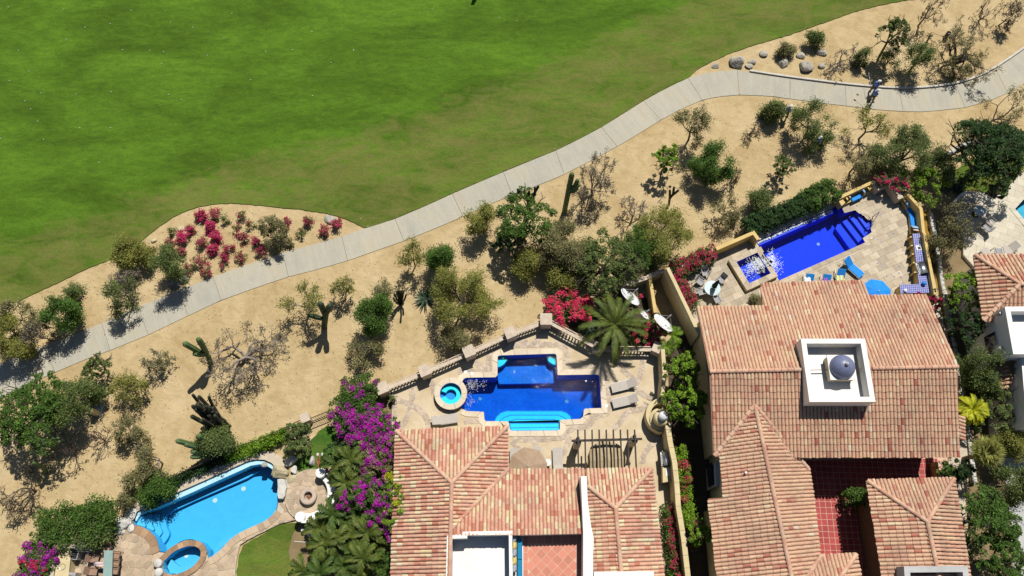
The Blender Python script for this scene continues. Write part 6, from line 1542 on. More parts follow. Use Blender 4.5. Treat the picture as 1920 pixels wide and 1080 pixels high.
def tree(name, cat, label, px_, r_px, h, kind, seed, group=None, lean=.72, bark=None, lf=None, dens=1.0):
    """crown centre pixel and crown radius in pixels; h in metres; the trunk stands under the crown"""
    r = np.random.default_rng(seed); c = P(*px_, h * lean); c0 = P(px_[0], px_[1]); sc = (P(px_[0] + 10, px_[1], h * lean) - c).length / 10
    Rr = r_px * sc * (.84 if kind in ('airy', 'sparse', 'bare') else .9 if kind == 'sprawl' else 1.0); root = empty(name, (c.x, c.y, 0), 0, label, cat, group); O = np.array([c.x, c.y, 0.0])
    K_ = {'sprawl': (5, 6, .27, .95, .14), 'bare': (5, 5, .22, .95, .16), 'sparse': (4, 5, .22, .95, .20), 'airy': (4, 6, .18, .85, .16), 'dense': (3, 6, .15, .8, .26), 'dead': (4, 6, .2, 1.0, .12)}[kind]
    S, T = skeleton(r, h, Rr, K_[0], K_[1], K_[2], K_[3], fork=.12 if h < 2.2 else {'airy': .55, 'sparse': .48, 'bare': .38, 'dense': .65}.get(kind, K_[4]), r0=.085 if kind != 'dense' else .1)
    thick = max(.45, min(1.6, Rr / 2.0)) * (1.15 if kind == 'sprawl' else 1.0); S[:, 6:8] *= thick * 1.25; S[:, 6:8] = np.maximum(S[:, 6:8], .016)
    S[:, :3] += O; S[:, 3:6] += O
    big = S[:, 6] > .035
    bm = M[bark or {'sprawl': 'bark_grey', 'bare': 'bark_grey', 'sparse': 'bark_grey', 'airy': 'bark_brown', 'dense': 'bark_dark', 'dead': 'bark_dark'}[kind]]
    V, Q = tubes_np(S[big], 6); np_obj('trunk', V, Q, bm, root, smooth=True)
    if (~big).any(): V, Q = tubes_np(S[~big], 3); np_obj('branches', V, Q, bm, root, kind='stuff')
    cs = []
    if kind in ('bare', 'dead', 'sprawl'): k = int((2 if kind != 'dead' else 0) * dens); sg = .10; sz = .06
    elif kind == 'sparse': k = int(10 * dens); sg = .15; sz = .058
    elif kind == 'airy': k = int(21 * dens); sg = .23; sz = .056
    else: k = 0
    if k: 
        cs.append(np.repeat(T + O, k, axis=0) + r.normal(size=(len(T) * k, 3)) * sg * np.array([1, 1, .7]))
    if kind == 'airy':
        big_b = T[r.random(len(T)) < .4]
        cs.append(np.repeat(big_b + O, 14, axis=0) + r.normal(size=(len(big_b) * 14, 3)) * .13)
        an = S[~big, 3:6]; an = an[r.random(len(an)) < .7]; cs.append(np.repeat(an, int(2.6 * dens) + 1, axis=0) + r.normal(size=(len(an) * (int(2.6 * dens) + 1), 3)) * .20)
    if kind == 'dense':
        ncl = int((36 if dens > .92 or lf == 'bright' else 30) * max(.25, Rr) ** 1.75 * dens) + 12; ph = r.uniform(0, 6.28, 4); sz = .078
        th = r.uniform(0, 6.28, ncl); rad = np.sqrt(r.random(ncl)); lob = 1 + .16 * np.sin(3 * th + ph[0]) + .12 * np.sin(5 * th + ph[1]) + .08 * np.sin(9 * th + ph[2])
        x, y = rad * Rr * .92 * lob * np.cos(th), rad * Rr * .92 * lob * np.sin(th)
        zz = h * (.52 + .44 * np.sqrt(np.maximum(0, 1 - rad ** 2)) * r.uniform(.55, 1.0, ncl)) + r.normal(size=ncl) * .12
        C = np.stack([x, y, zz], 1); rc = r.uniform(.17, .40, ncl) * min(1.15, max(.55, Rr / 2.2))
        m_ = 46; D_ = r.normal(size=(ncl, m_, 3)); D_ /= np.linalg.norm(D_, axis=2, keepdims=True); D_[:, :, 2] = np.abs(D_[:, :, 2]) * 1.0 - .25
        cs.append((C[:, None] + D_ * rc[:, None, None] * r.uniform(.55, 1.05, size=(ncl, m_, 1))).reshape(-1, 3) + O)
    if cs:
        C = np.concatenate(cs); C[:, 2] = np.maximum(C[:, 2], .08)
        V, Q = leaves_np(C, sz, r); np_obj('crown', V, Q, L[lf or {'sprawl': 'grey', 'bare': 'grey', 'sparse': 'olive', 'airy': 'mid', 'dense': 'green'}[kind]], root)
    return root
def flower_bush(name, cat, label, polys, h, seed, leafm, flm, fl=.5, group=None, z0=0.0, dens=1.0, n_cl=None):
    """polys: list of (px, py, r_px) blobs making one plant; flowers sit on the outer side of the clumps"""
    r = np.random.default_rng(seed); c = P(polys[0][0], polys[0][1], z0 + h * .6); root = empty(name, (c.x, c.y, z0), 0, label, cat, group)
    LV, FV, ST = [], [], []
    for (x, y, rp) in polys:
        q = P(x, y, z0 + h * .7); Rr = rp / 24.5; n = int((26 * Rr ** 1.7 + 6) * dens)
        th = r.uniform(0, 6.28, n); rad = np.sqrt(r.random(n)); lob = 1 + .18 * np.sin(3 * th + r.uniform(0, 6)) + .14 * np.sin(7 * th)
        C = np.stack([q.x + rad * Rr * lob * np.cos(th), q.y + rad * Rr * lob * np.sin(th), z0 + h * (.5 + .42 * np.sqrt(1 - rad ** 2) * r.uniform(.6, 1, n))], 1)
        for k in range(n):
            m_ = 40; D_ = r.normal(size=(m_, 3)); D_ /= np.linalg.norm(D_, axis=1, keepdims=True); D_[:, 2] = np.abs(D_[:, 2]) - .2
            rc = r.uniform(.16, .34) * min(1.2, max(.5, Rr)); LV.append(C[k] + D_ * rc * r.uniform(.5, 1.05, (m_, 1)))
            if r.random() < fl: 
                m2 = int(r.uniform(26, 70)); D2 = r.normal(size=(m2, 3)); D2 /= np.linalg.norm(D2, axis=1, keepdims=True); D2[:, 2] = np.abs(D2[:, 2]); off_ = r.normal(size=3) * rc * .5; off_[2] = rc * .25
                FV.append(C[k] + off_ + D2 * rc * r.uniform(.5, 1.0, (m2, 1)))
            if r.random() < .12: ST.append((q.x, q.y, z0, *C[k], .03, .012))
    if ST: V, Q = tubes_np(ST, 4); np_obj('stems', V, Q, M['bark_brown'], root)
    C = np.concatenate(LV); V, Q = leaves_np(C, .07, r); np_obj('foliage', V, Q, L[leafm], root)
    if FV: C = np.concatenate(FV); V, Q = leaves_np(C, .055, r, .8, .8); np_obj('blossoms', V, Q, L[flm], root)
    return root
TR = 'desert trees and shrubs'
# (label, px, py, r_px, height, kind, leaf, bark, density, name, category)
TREES = [
 ('small dense green tree with a leaning brown trunk, in the sandy corner above the path', 1680, 60, 30, 4.6, 'dense', 'mid', 'bark_brown', 1.15),
 ('thin green tree with a bare lower trunk beside the pole in the sandy corner', 1727, 104, 21, 3.0, 'airy', 'mid', 'bark_brown', .6),
 ('widest dark leafless tree, spreading next to the path kerb', 1812, 90, 58, 3.4, 'sprawl', 'olive', 'bark_dark', 3),
 ('round twiggy grey bush beside the kerb boulders', 1580, 102, 34, 1.8, 'bare', 'grey', 'bark_grey', 0),
 ('small green tuft shrub at the grass edge above the boulder group', 1530, 70, 15, 1.4, 'sparse', 'mid', 'bark_dark', 1.5),
 ('dry grassy tuft shrub left of the kerb boulders', 1474, 92, 15, 1.1, 'sparse', 'olive', 'bark_brown', 2),
 ('bare dark tree cut by the top edge above the bin', 1752, 6, 30, 4.2, 'bare', 'grey', 'bark_dark', 0),
 ('thin leafless sapling at the top edge, left of two in the corner', 1858, 10, 18, 2.8, 'dead', 'grey', 'bark_dark', 0),
 ('thin leafless sapling in the far top right corner', 1896, 20, 22, 2.8, 'bare', 'grey', 'bark_dark', 1),
 ('small leafy sapling left of the leaning-trunk green tree', 1622, 103, 13, 1.8, 'sparse', 'mid', 'bark_dark', 1.2),
 ('small half-bare tree under the leaning-trunk green tree', 1672, 105, 20, 2.2, 'sparse', 'mid', 'bark_dark', .8),
 ('small yellow-green shrub beside the person standing alone', 1452, 203, 17, 2.0, 'airy', 'mid', 'bark_brown', .7),
 ('bushy green tree shading a person in pale blue', 1530, 225, 42, 3.6, 'airy', 'mid', 'bark_dark', 1.4),
 ('yellow-leaved open tree touching the path below the two walkers', 1632, 232, 36, 3.4, 'sparse', 'yellow', 'bark_dark', 1.2),
 ('open leafy tree with dark twisted limbs against the path bend', 1305, 226, 36, 4.2, 'sparse', 'olive', 'bark_dark', 1.6),
 ('bright green round-topped tree with a clear cast shadow below the path bend', 1250, 294, 25, 3.4, 'dense', 'bright', 'bark_brown', .85),
 ('dark green bushy tree right of the bright round-topped one', 1340, 303, 37, 3.2, 'airy', 'green', 'bark_dark', 2.2),
 ('little olive tree with a clear trunk, alone in the sand above the clipped hedge', 1470, 312, 22, 2.4, 'dense', 'mid', 'bark_brown', .9),
 ('dead fallen branches lying like antlers in the sand', 1409, 246, 21, .8, 'dead', 'grey', 'bark_dark', 0),
 ('large pale leafless tree between the tall cactus and the path', 1118, 330, 40, 4.6, 'sprawl', 'grey', 'bark_grey', 2),
 ('broad dark green tree, the largest in the central thicket', 985, 408, 58, 4.8, 'dense', 'green', 'bark_dark', .9),
 ('yellow-green airy tree at the left end of the central thicket', 905, 415, 30, 3.0, 'airy', 'yellow', 'bark_brown', .7),
 ('thick mid green tree above the pink bougainvillea', 1145, 488, 62, 4.0, 'dense', 'mid', 'bark_dark', .95),
 ('large olive-yellow feathery tree next to the crimson hedge', 1248, 440, 68, 4.2, 'airy', 'yellow', 'bark_brown', 1.6),
 ('brownish olive tree between the dark and the mid green trees of the thicket', 1045, 455, 46, 3.4, 'airy', 'olive', 'bark_dark', 1.5),
 ('brownish undergrowth shrub between the two largest trees of the thicket', 1085, 478, 40, 2.4, 'airy', 'olive', 'bark_dark', 1.3),
 ('green bush filling the gap left of the olive-yellow feathery tree', 1205, 462, 40, 3.2, 'airy', 'green', 'bark_dark', 1.8),
 ('yellowish low bush under the mid green thicket tree', 1065, 512, 30, 1.8, 'airy', 'yellow', 'bark_brown', 1.2),
 ('low bright yellow-green bush at the bottom of the central thicket', 985, 488, 26, 2.4, 'airy', 'yellow', 'bark_brown', 1.0),
 ('dark green lower bush at the left foot of the central thicket', 955, 450, 34, 2.6, 'dense', 'dark', 'bark_dark', .7),
 ('bare branching shrub in the sand above the mid green thicket tree', 1190, 395, 32, 2.6, 'bare', 'grey', 'bark_grey', 0),
 ('half-bare tree with brown leaves left of the clipped hedge', 1365, 392, 30, 2.8, 'sparse', 'olive', 'bark_dark', 1.3),
 ('small olive shrub touching the left end of the clipped hedge', 1424, 378, 21, 1.9, 'airy', 'mid', 'bark_brown', .5),
 ('thin bare twig shrub right of the dark green bushy tree', 1378, 326, 15, 1.5, 'bare', 'grey', 'bark_brown', 0),
 ('wide feathery green tree behind the purple flowers at the cobalt pool', 1700, 283, 62, 4.0, 'airy', 'mid', 'bark_brown', 2.2),
 ('twisted half-bare tree above the short blue bench', 1612, 300, 32, 3.0, 'sparse', 'olive', 'bark_dark', 1.0),
 ('bright leafy shrub between the bent yellow wall and the ochre walkway', 1738, 345, 38, 2.8, 'dense', 'bright', 'bark_brown', .55),
 ('mid green shrub left of the very dark tree', 1765, 310, 32, 2.6, 'airy', 'mid', 'bark_brown', 1.2),
 ('very dark green dense tree standing on the lawn at the right edge', 1868, 285, 76, 7.0, 'dense', 'dark', 'bark_dark', 1.7),
 ('olive branched tree at the right edge just below the path', 1885, 200, 42, 4.6, 'sparse', 'olive', 'bark_dark', 1.4),
 ('bare olive tree overhanging the tables of the pale deck', 1806, 425, 48, 4.2, 'bare', 'olive', 'bark_dark', 1.6),
 ('dark brownish tree between the rubble wall and the pale deck', 1775, 452, 36, 3.2, 'sparse', 'olive', 'bark_dark', 1.0),
 ('green tree with yellow blossom patches beside the terracotta roof', 1812, 545, 40, 4.2, 'dense', 'bright', 'bark_dark', .7),
 ('dark green tree between the large tiled roof and the white block', 1815, 610, 38, 4.0, 'dense', 'dark', 'bark_dark', .8),
 ('greyish green tree covering part of the little tiled roof', 1850, 690, 46, 4.0, 'airy', 'mid', 'bark_dark', 2.2),
 ('dense green tree just right of the yellow palm', 1885, 770, 48, 3.8, 'dense', 'mid', 'bark_dark', .8),
 ('light olive tree near the right edge below the dense green one', 1905, 830, 34, 3.4, 'airy', 'yellow', 'bark_brown', 1.2),
 ('big rounded green tree at the bottom right corner', 1855, 975, 60, 5.5, 'dense', 'green', 'bark_dark', 1.15),
 ('leafy green tree over the grey paving at the right edge', 1905, 905, 30, 3.6, 'airy', 'mid', 'bark_dark', 1.4),
 ('lower rounded green tree at the very bottom right', 1880, 1050, 52, 4.8, 'dense', 'green', 'bark_dark', 1.0),
 ('tall narrow half-bare tree touching the lower side of the path', 772, 478, 24, 3.4, 'sparse', 'yellow', 'bark_brown', .8),
 ('upright dark green shrub right of the tall narrow half-bare tree', 828, 480, 20, 3.4, 'airy', 'green', 'bark_dark', 1.6),
 ('big olive-green feathery tree nearest the patio balustrade', 868, 555, 58, 4.0, 'airy', 'yellow', 'bark_dark', 1.7),
 ('low sprawling olive shrub between the feathery tree and the balustrade', 838, 635, 36, 2.0, 'sparse', 'olive', 'bark_dark', 1.8),
 ('green bushy tree above a grey twiggy shrub left of the balustrade', 697, 585, 34, 3.6, 'airy', 'green', 'bark_dark', 1.7),
 ('grey-green twiggy shrub just above the purple bougainvillea', 682, 655, 34, 2.2, 'sparse', 'olive', 'bark_grey', 1.4),
 ('thin half-bare tree right of the green bushy one, beside a spiky cactus', 715, 548, 26, 2.8, 'sparse', 'olive', 'bark_grey', .8),
 ('open yellowish tree with gray limbs beside the forked tall cactus', 568, 562, 42, 3.6, 'sparse', 'yellow', 'bark_grey', 1.0),
 ('small bare sapling between the open yellowish tree and the path', 640, 540, 24, 2.6, 'bare', 'yellow', 'bark_grey', 1),
 ('widest pale bare tree with white curling limbs in the left sand', 450, 652, 72, 3.0, 'sprawl', 'grey', 'bark_grey', 1.5),
 ('small bare curled tree left of the widest pale bare one', 293, 672, 24, 2.2, 'bare', 'olive', 'bark_grey', 1),
 ('small green tree with dark shadow, nearest the path in the left sand', 181, 688, 26, 2.8, 'dense', 'mid', 'bark_dark', .9),
 ('yellow-leaved half-bare tree right of the white utility post', 236, 725, 32, 2.8, 'sparse', 'yellow', 'bark_brown', 1.3),
 ('olive scrub tree below the yellow-leaved one', 240, 815, 32, 2.6, 'sparse', 'olive', 'bark_grey', 1.3),
 ('grey-olive scrub tree above the clipped round hedge', 285, 862, 36, 2.6, 'sparse', 'olive', 'bark_grey', 1.6),
 ('brownish low scrub beside the white rocks of the light blue pool', 236, 918, 32, 2.0, 'sparse', 'olive', 'bark_brown', 1.8),
 ('largest green tree at the left edge, dark and dense', 55, 775, 76, 5.0, 'dense', 'green', 'bark_dark', .95),
 ('lighter feathery tree joined to the right side of the large left edge tree', 125, 752, 46, 3.8, 'airy', 'mid', 'bark_dark', 1.7),
 ('dead grey branches below the large left edge tree', 40, 915, 52, 2.6, 'bare', 'grey', 'bark_dark', .8),
 ('bare spreading tree in the shade right of the large left edge tree', 120, 835, 36, 2.6, 'bare', 'grey', 'bark_dark', 0),
 ('thin leafless sapling lying over the sand below the white utility post', 178, 822, 18, 2.4, 'dead', 'grey', 'bark_brown', 0),
 ('green rounded bush overlapping the grass edge left of the flower bed', 240, 473, 32, 2.6, 'airy', 'yellow', 'bark_dark', 1.6),
 ('purplish grey bare shrub below the green bush at the grass edge', 236, 522, 28, 2.4, 'bare', 'grey', 'bark_grey', 1),
 ('half-bare greenish tree beside the path left of the dark boulder', 222, 550, 36, 3.6, 'sparse', 'mid', 'bark_dark', 1.3),
 ('small olive tree with a leaning trunk beside the dark boulder', 312, 493, 29, 3.8, 'airy', 'mid', 'bark_brown', .8),
 ('green olive tree on the upper side of the path near the left edge', 112, 587, 30, 3.4, 'airy', 'green', 'bark_dark', 1.2),
 ('pale silvery shrub just above the green olive tree', 137, 548, 20, 1.8, 'sparse', 'mid', 'bark_grey', 1.4),
 ('dull olive tree at the left edge above the path', 22, 588, 32, 3.2, 'sparse', 'olive', 'bark_dark', 2),
 ('bright green tree on the left edge right above the path', 12, 628, 38, 3.4, 'airy', 'yellow', 'bark_dark', 2),
 ('bare grey tree leaning over the path at the left', 66, 622, 27, 3.2, 'bare', 'grey', 'bark_dark', 1),
 ('large grey twiggy shrub in the middle of the magenta flower bed', 507, 432, 30, 2.6, 'bare', 'olive', 'bark_grey', 5),
 ('round bright green tree, upper one between the patio and the large roof', 1280, 690, 36, 4.4, 'dense', 'bright', 'bark_dark', .9),
 ('round bright green tree, lower one between the patio and the large roof', 1288, 758, 42, 4.4, 'dense', 'bright', 'bark_dark', .95),
 ('small leafy green tree over the alley wall beside the red flowering hedge', 1308, 1000, 28, 3.4, 'dense', 'bright', 'bark_brown', .6),
 ('small dry brown shrub at the corner of the large tiled roof', 1422, 568, 13, 1.3, 'sparse', 'olive', 'bark_brown', 1.6),
 ('white flowering green bush at the end of the yellow-green hedge', 555, 812, 24, 2.0, 'dense', 'mid', 'bark_dark', .9),
 ('white flowering green bush below the first, above the tan boulder', 556, 838, 26, 1.8, 'dense', 'mid', 'bark_dark', .9),
 ('feathery green shrub behind the clustered green cactus', 405, 832, 25, 2.4, 'airy', 'mid', 'bark_brown', 2.0),
 ('dark green foliage shrub wedged in the corner by the dark edging stones', 290, 915, 26, 1.8, 'airy', 'green', 'bark_dark', 1.8),
 ('dark leafy plant over the wall at the lower end of the ochre walkway', 1800, 880, 26, 3.0, 'dense', 'dark', 'bark_dark', .7),
 ('rounded courtyard shrub beside the shaded red floor', 1778, 890, 20, 2.2, 'dense', 'green', 'bark_dark', 1),
]
for i, (lb_, x, y, rp, h, kd, lf, bk, dn) in enumerate(TREES):
    shrub = h < 2.5
    tree('shrub' if shrub else 'tree', 'shrub' if shrub else 'tree', lb_, (x, y), rp, h, kd, 100 + i, TR, .7, bk, lf, dn)
# the dark thin trunk seen beside the thin green tree
pl_ = empty('bare_pole', P(1722, 112), 0, 'straight bare leaning trunk without branches beside the thin green tree', 'dead trunk'); MB().tube([P(1719, 113), P(1744, 67, 2.2)], [.09, .06], 7).build('trunk', M['bark_dark'], pl_)
# yellow blossom patches and white blossoms are the flowering shrubs' own
# ---------------------------------------------------------- hedges
def hedge(label, px_, wd, h, m, seed, z0=0.0, group='hedges', n_per=60, rag=1.0, fill=1.0, name='hedge', flm=None, fl=.3, sizes=.07):
    r = np.random.default_rng(seed); ln = resample(PL(px_, z0 + h * .8), .3); root = empty(name, (*ln[len(ln) // 2], z0), 0, label, 'hedge', group); LV = []; FV = []; ST = []
    for i in range(len(ln) - 1):
        a, b = Vector(ln[i]), Vector(ln[i + 1]); d = (b - a).normalized(); nrm = Vector((-d.y, d.x))
        for k in range(max(2, int(wd / .26 * fill))):
            o = nrm * r.uniform(-wd / 2, wd / 2) * (1 + (rag - .8) * .5 * math.sin(i * .9 + seed) + (rag - .8) * .35 * math.sin(i * 2.3)); p = a.lerp(b, r.random()) + o; C = np.array([p.x, p.y, z0 + h * r.uniform(.72, 1.0) + r.normal() * .08 * rag]); D_ = r.normal(size=(n_per, 3)); D_ /= np.linalg.norm(D_, axis=1, keepdims=True); D_[:, 2] -= .1
            rc = r.uniform(.20, .34) * rag; LV.append(C + D_ * rc * r.uniform(.5, 1, (n_per, 1)))
            if flm and r.random() < fl: m2 = 34; D2 = r.normal(size=(m2, 3)); D2 /= np.linalg.norm(D2, axis=1, keepdims=True); D2[:, 2] = np.abs(D2[:, 2]); FV.append(C + D2 * rc * r.uniform(.7, 1.12, (m2, 1)))
        for s in (-1, 1):
            for k in range(2): p = a.lerp(b, r.random()) + nrm * s * wd * .46; LV.append(np.array([p.x, p.y, z0]) + np.stack([r.normal(size=40) * .14, r.normal(size=40) * .14, r.uniform(0, h * .85, 40)], 1))
        ST.append((a.x, a.y, z0, a.x + r.normal() * .1, a.y + r.normal() * .1, z0 + h * .7, .03, .015))
    V, Q = tubes_np(ST, 4); np_obj('stems', V, Q, M['bark_dark'], root)
    V, Q = leaves_np(np.concatenate(LV), sizes, r); np_obj('foliage', V, Q, L[m], root)
    if FV: V, Q = leaves_np(np.concatenate(FV), .055, r, .8, .8); np_obj('blossoms', V, Q, L[flm], root)
    return root
hedge('clipped dark green hedge along the far side of the cobalt pool, lower long part', [(1400, 425), (1450, 406), (1500, 384), (1512, 380)], 1.3, 1.6, 'dark', 1, rag=.85, fill=2.2)
hedge('clipped dark green hedge, wider end block by the short blue bench', [(1512, 378), (1545, 360), (1566, 350)], 1.7, 1.9, 'green', 2, fill=1.8, rag=.9)
hedge('big bushy green hedge beside the outdoor kitchen', [(72, 988), (110, 984), (150, 978), (190, 968), (212, 966)], 2.0, 1.9, 'green', 3, rag=1.7)
hedge('second row of the bushy green hedge directly above the kitchen counter', [(80, 1008), (130, 1010), (180, 1002), (205, 996)], 1.2, 1.6, 'mid', 4, rag=1.7)
hedge('yellow-green hedge along the iron fence behind the light blue pool', [(420, 856), (460, 843), (500, 826), (535, 812)], .6, .9, 'bright', 5, rag=1.1)
hedge('dark green hedge line between the iron fence and the pool wall', [(298, 915), (348, 892), (398, 869), (438, 850)], .45, .5, 'dark', 6)
hedge('crimson bougainvillea hedge along the notched cream wall', [(1266, 513), (1276, 532), (1287, 553), (1300, 574)], 1.0, 1.4, 'green', 7, ZC, flm='red', fl=.95, group='bougainvillea hedges')
hedge('crimson bougainvillea hedge between the round glass table and the yellow wall', [(1264, 508), (1290, 494), (1315, 482), (1338, 472)], 1.0, 1.3, 'green', 8, ZC, flm='red', fl=.95, group='bougainvillea hedges')
hedge('green vine strip with pink flowers on the right side of the alley wall', [(1274, 838), (1281, 870), (1284, 910), (1290, 955), (1297, 985)], .62, 1.5, 'bright', 9, flm='red', fl=.22, group='bougainvillea hedges')
hedge('dense crimson flowering strip on the left side of the alley wall', [(1255, 948), (1258, 975), (1263, 1015), (1267, 1050), (1271, 1100)], .72, 1.4, 'green', 10, flm='red', fl=.6, group='bougainvillea hedges')
hedge('clipped square green shrub block beside the shaded red courtyard', [(1605, 918), (1609, 948)], 1.1, 1.7, 'green', 11, ZC)
# ---------------------------------------------------------- bougainvilleas
BG = 'bougainvilleas'
flower_bush('bougainvillea', 'bougainvillea', 'large bright pink bougainvillea left of the big palm', [(1060, 577, 32), (1038, 573, 18), (1088, 580, 22), (1100, 566, 14)], 1.5, 31, 'green', 'pink', 1.0, BG)
flower_bush('bougainvillea', 'bougainvillea', 'pink bougainvillea right of the big palm under the satellite dishes', [(1222, 608, 22), (1236, 622, 16), (1208, 632, 16), (1190, 560, 14)], 1.4, 32, 'mid', 'pink', .55, BG)
flower_bush('bougainvillea', 'bougainvillea', 'crimson bougainvillea at the roof corner by the blue tiled counter', [(1752, 568, 12), (1746, 560, 8), (1720, 553, 7)], 1.6, 33, 'green', 'red', .9, BG)
flower_bush('bougainvillea', 'bougainvillea', 'sparse purple bougainvillea over the brown stone corner wall', [(1678, 340, 20), (1690, 350, 16), (1660, 335, 18), (1645, 338, 10)], 1.8, 34, 'olive', 'magenta', .3, BG, ZC)
flower_bush('bougainvillea', 'bougainvillea', 'purple and crimson bougainvillea in the bottom left corner', [(70, 1035, 28), (62, 1065, 26), (90, 1050, 18), (85, 1025, 16)], 1.9, 35, 'green', 'purple', .6, BG)
flower_bush('bougainvillea', 'bougainvillea', 'crimson bougainvillea patch in front of the bottom left purple one', [(72, 1062, 14), (45, 1056, 9), (85, 1072, 9)], 2.2, 36, 'green', 'red', .7, BG)
flower_bush('bougainvillea', 'bougainvillea', 'leafy green climber with a few violet flowers at the fence corner', [(662, 738, 34), (690, 728, 26), (640, 762, 24), (672, 765, 28)], 2.0, 37, 'green', 'purple', .16, BG)
flower_bush('bougainvillea', 'bougainvillea', 'brightest purple bougainvillea beside the patio above the palms', [(712, 790, 26), (690, 790, 24), (730, 800, 18), (655, 795, 24), (700, 815, 26), (672, 830, 22)], 2.4, 38, 'green', 'purple', .58, BG)
flower_bush('bougainvillea', 'bougainvillea', 'pinkish faded purple bougainvillea against the left roof edge', [(715, 842, 28), (690, 850, 24), (730, 825, 14), (725, 870, 18), (700, 880, 26)], 2.6, 39, 'olive', 'purple', .42, BG)
flower_bush('bougainvillea', 'bougainvillea', 'purple bougainvillea spreading over the palms left of the roof', [(700, 920, 26), (680, 935, 24), (722, 945, 20), (728, 985, 18), (738, 1012, 14), (650, 940, 18), (712, 965, 22)], 3.6, 40, 'green', 'purple', .55, BG)
flower_bush('flowering_shrub', 'shrub', 'yellow-green leafy shrub leaning over the left roof edge', [(745, 920, 22), (758, 935, 20), (745, 955, 20), (738, 980, 16), (745, 895, 14)], 4.3, 41, 'bright', 'lime', .22, 'leafy shrubs by the left roof')
flower_bush('flowering_shrub', 'shrub', 'dark leafy shrub under the purple flowers at the lower left of the roof', [(725, 1045, 22), (740, 1060, 16), (715, 1075, 20), (690, 1010, 22)], 2.6, 42, 'green', 'yellow', 0, 'leafy shrubs by the left roof')
flower_bush('flowering_shrub', 'shrub', 'dark undergrowth shrub behind the round patio benches', [(640, 880, 26), (665, 880, 26), (630, 845, 22), (640, 910, 20)], 1.4, 43, 'dark', 'purple', .12, 'leafy shrubs by the left roof')
flower_bush('flowering_shrub', 'shrub', 'yellow blossom shrub above the green tree at the terracotta roof', [(1835, 530, 16), (1842, 556, 14), (1822, 518, 12)], 4.2, 44, 'lime', 'yellow', 0, 'leafy shrubs by the left roof')
# the flower bed by the fairway
FB = [(377, 403, 10, .9), (404, 400, 12, .5), (393, 424, 11, .95), (344, 442, 13, .95), (358, 430, 6, .5), (406, 441, 11, .95), (377, 455, 12, .35), (398, 469, 10, .95), (428, 466, 11, .5), (339, 471, 6, .6), (316, 457, 8, .4), (372, 487, 13, .2), (357, 505, 11, .2), (388, 506, 13, .3), (418, 488, 13, .6), (452, 479, 12, .3), (455, 446, 13, .5), (454, 404, 8, .25), (443, 428, 10, .04), (470, 420, 10, .04), (422, 412, 7, .03), (322, 432, 6, .03), (284, 470, 9, .1), (488, 471, 12, .6), (538, 417, 7, .5), (534, 424, 5, .5), (579, 415, 8, .4), (607, 433, 9, .45), (633, 420, 10, .5), (562, 438, 9, .03), (480, 452, 6, .4)]
FW = {0: 'at the upper left', 1: 'at the upper edge', 2: 'in the middle', 3: 'at the right'}
for i, (x, y, rp, fl) in enumerate(FB):
    what = 'bright magenta flowering shrub' if fl > .8 else 'sparse magenta flowering shrub' if fl > .3 else 'scrubby shrub with few pink flowers' if fl > .08 else 'small flowerless green shrub'
    near = {0: 'uppermost left in the flower bed', 1: 'second from the upper left of the flower bed', 2: 'directly below the uppermost pair in the bed', 3: 'biggest at the left side of the bed', 4: 'tiny, right above the biggest left one', 5: 'below and right of the second brightest', 6: 'left of the lower bright one', 7: 'round, in the centre of the bed', 8: 'right of the round centre one', 9: 'tiny, above the olive tree', 10: 'touching the tan rock', 11: 'right of the small olive tree', 12: 'touching the pale grey boulder', 13: 'second right of the pale grey boulder by the path', 14: 'third from the boulder along the path', 15: 'fourth from the boulder along the path', 16: 'left of the big grey twiggy shrub', 17: 'near the upper grass edge in mid bed', 18: 'left of the twiggy shrub, upper', 19: 'touching the twiggy shrub on its left', 20: 'just right of the uppermost pair', 21: 'at the grass edge above the tan rock', 22: 'left of the tan rock beside the green bush', 23: 'under the grey twiggy shrub by the path', 24: 'right of the twiggy shrub, upper', 25: 'tiny, right of the twiggy shrub', 26: 'alone between the twiggy shrub and the right tip', 27: 'nearest the path at the right tip', 28: 'beside the pale boulder at the right tip', 29: 'alone in bare sand near the path', 30: 'tiny, at the foot of the twiggy shrub'}[i]
    r = np.random.default_rng(500 + i); c = P(x, y, .4); root = empty('flowering_shrub', (c.x, c.y, 0), 0, what + ' ' + near, 'shrub', 'magenta shrubs of the fairway flower bed'); O = np.array([c.x, c.y, 0.0])
    Rr = rp / 29; S, T = skeleton(r, .75, Rr * .95, 2, 6, .2, .9, fork=.1, r0=.03, side=.3); S[:, 6:8] = np.maximum(S[:, 6:8] * .5, .009); S[:, :3] += O; S[:, 3:6] += O
    V, Q = tubes_np(S, 3); np_obj('stems', V, Q, M['bark_brown'], root)
    k = 4 if fl > .8 else 7; C = np.repeat(T + O, k, 0) + r.normal(size=(len(T) * k, 3)) * .09; C[:, 2] = np.maximum(C[:, 2], .05); V, Q = leaves_np(C, .055, r); np_obj('foliage', V, Q, L['mid'], root)
    sel = T[r.random(len(T)) < fl]
    if len(sel): k = 22 if fl > .8 else 14; C = np.repeat(sel + O, k, 0) + r.normal(size=(len(sel) * k, 3)) * np.array([.11, .11, .06]); V, Q = leaves_np(C, .05, r, .9, .85); np_obj('blossoms', V, Q, L['magenta'], root)
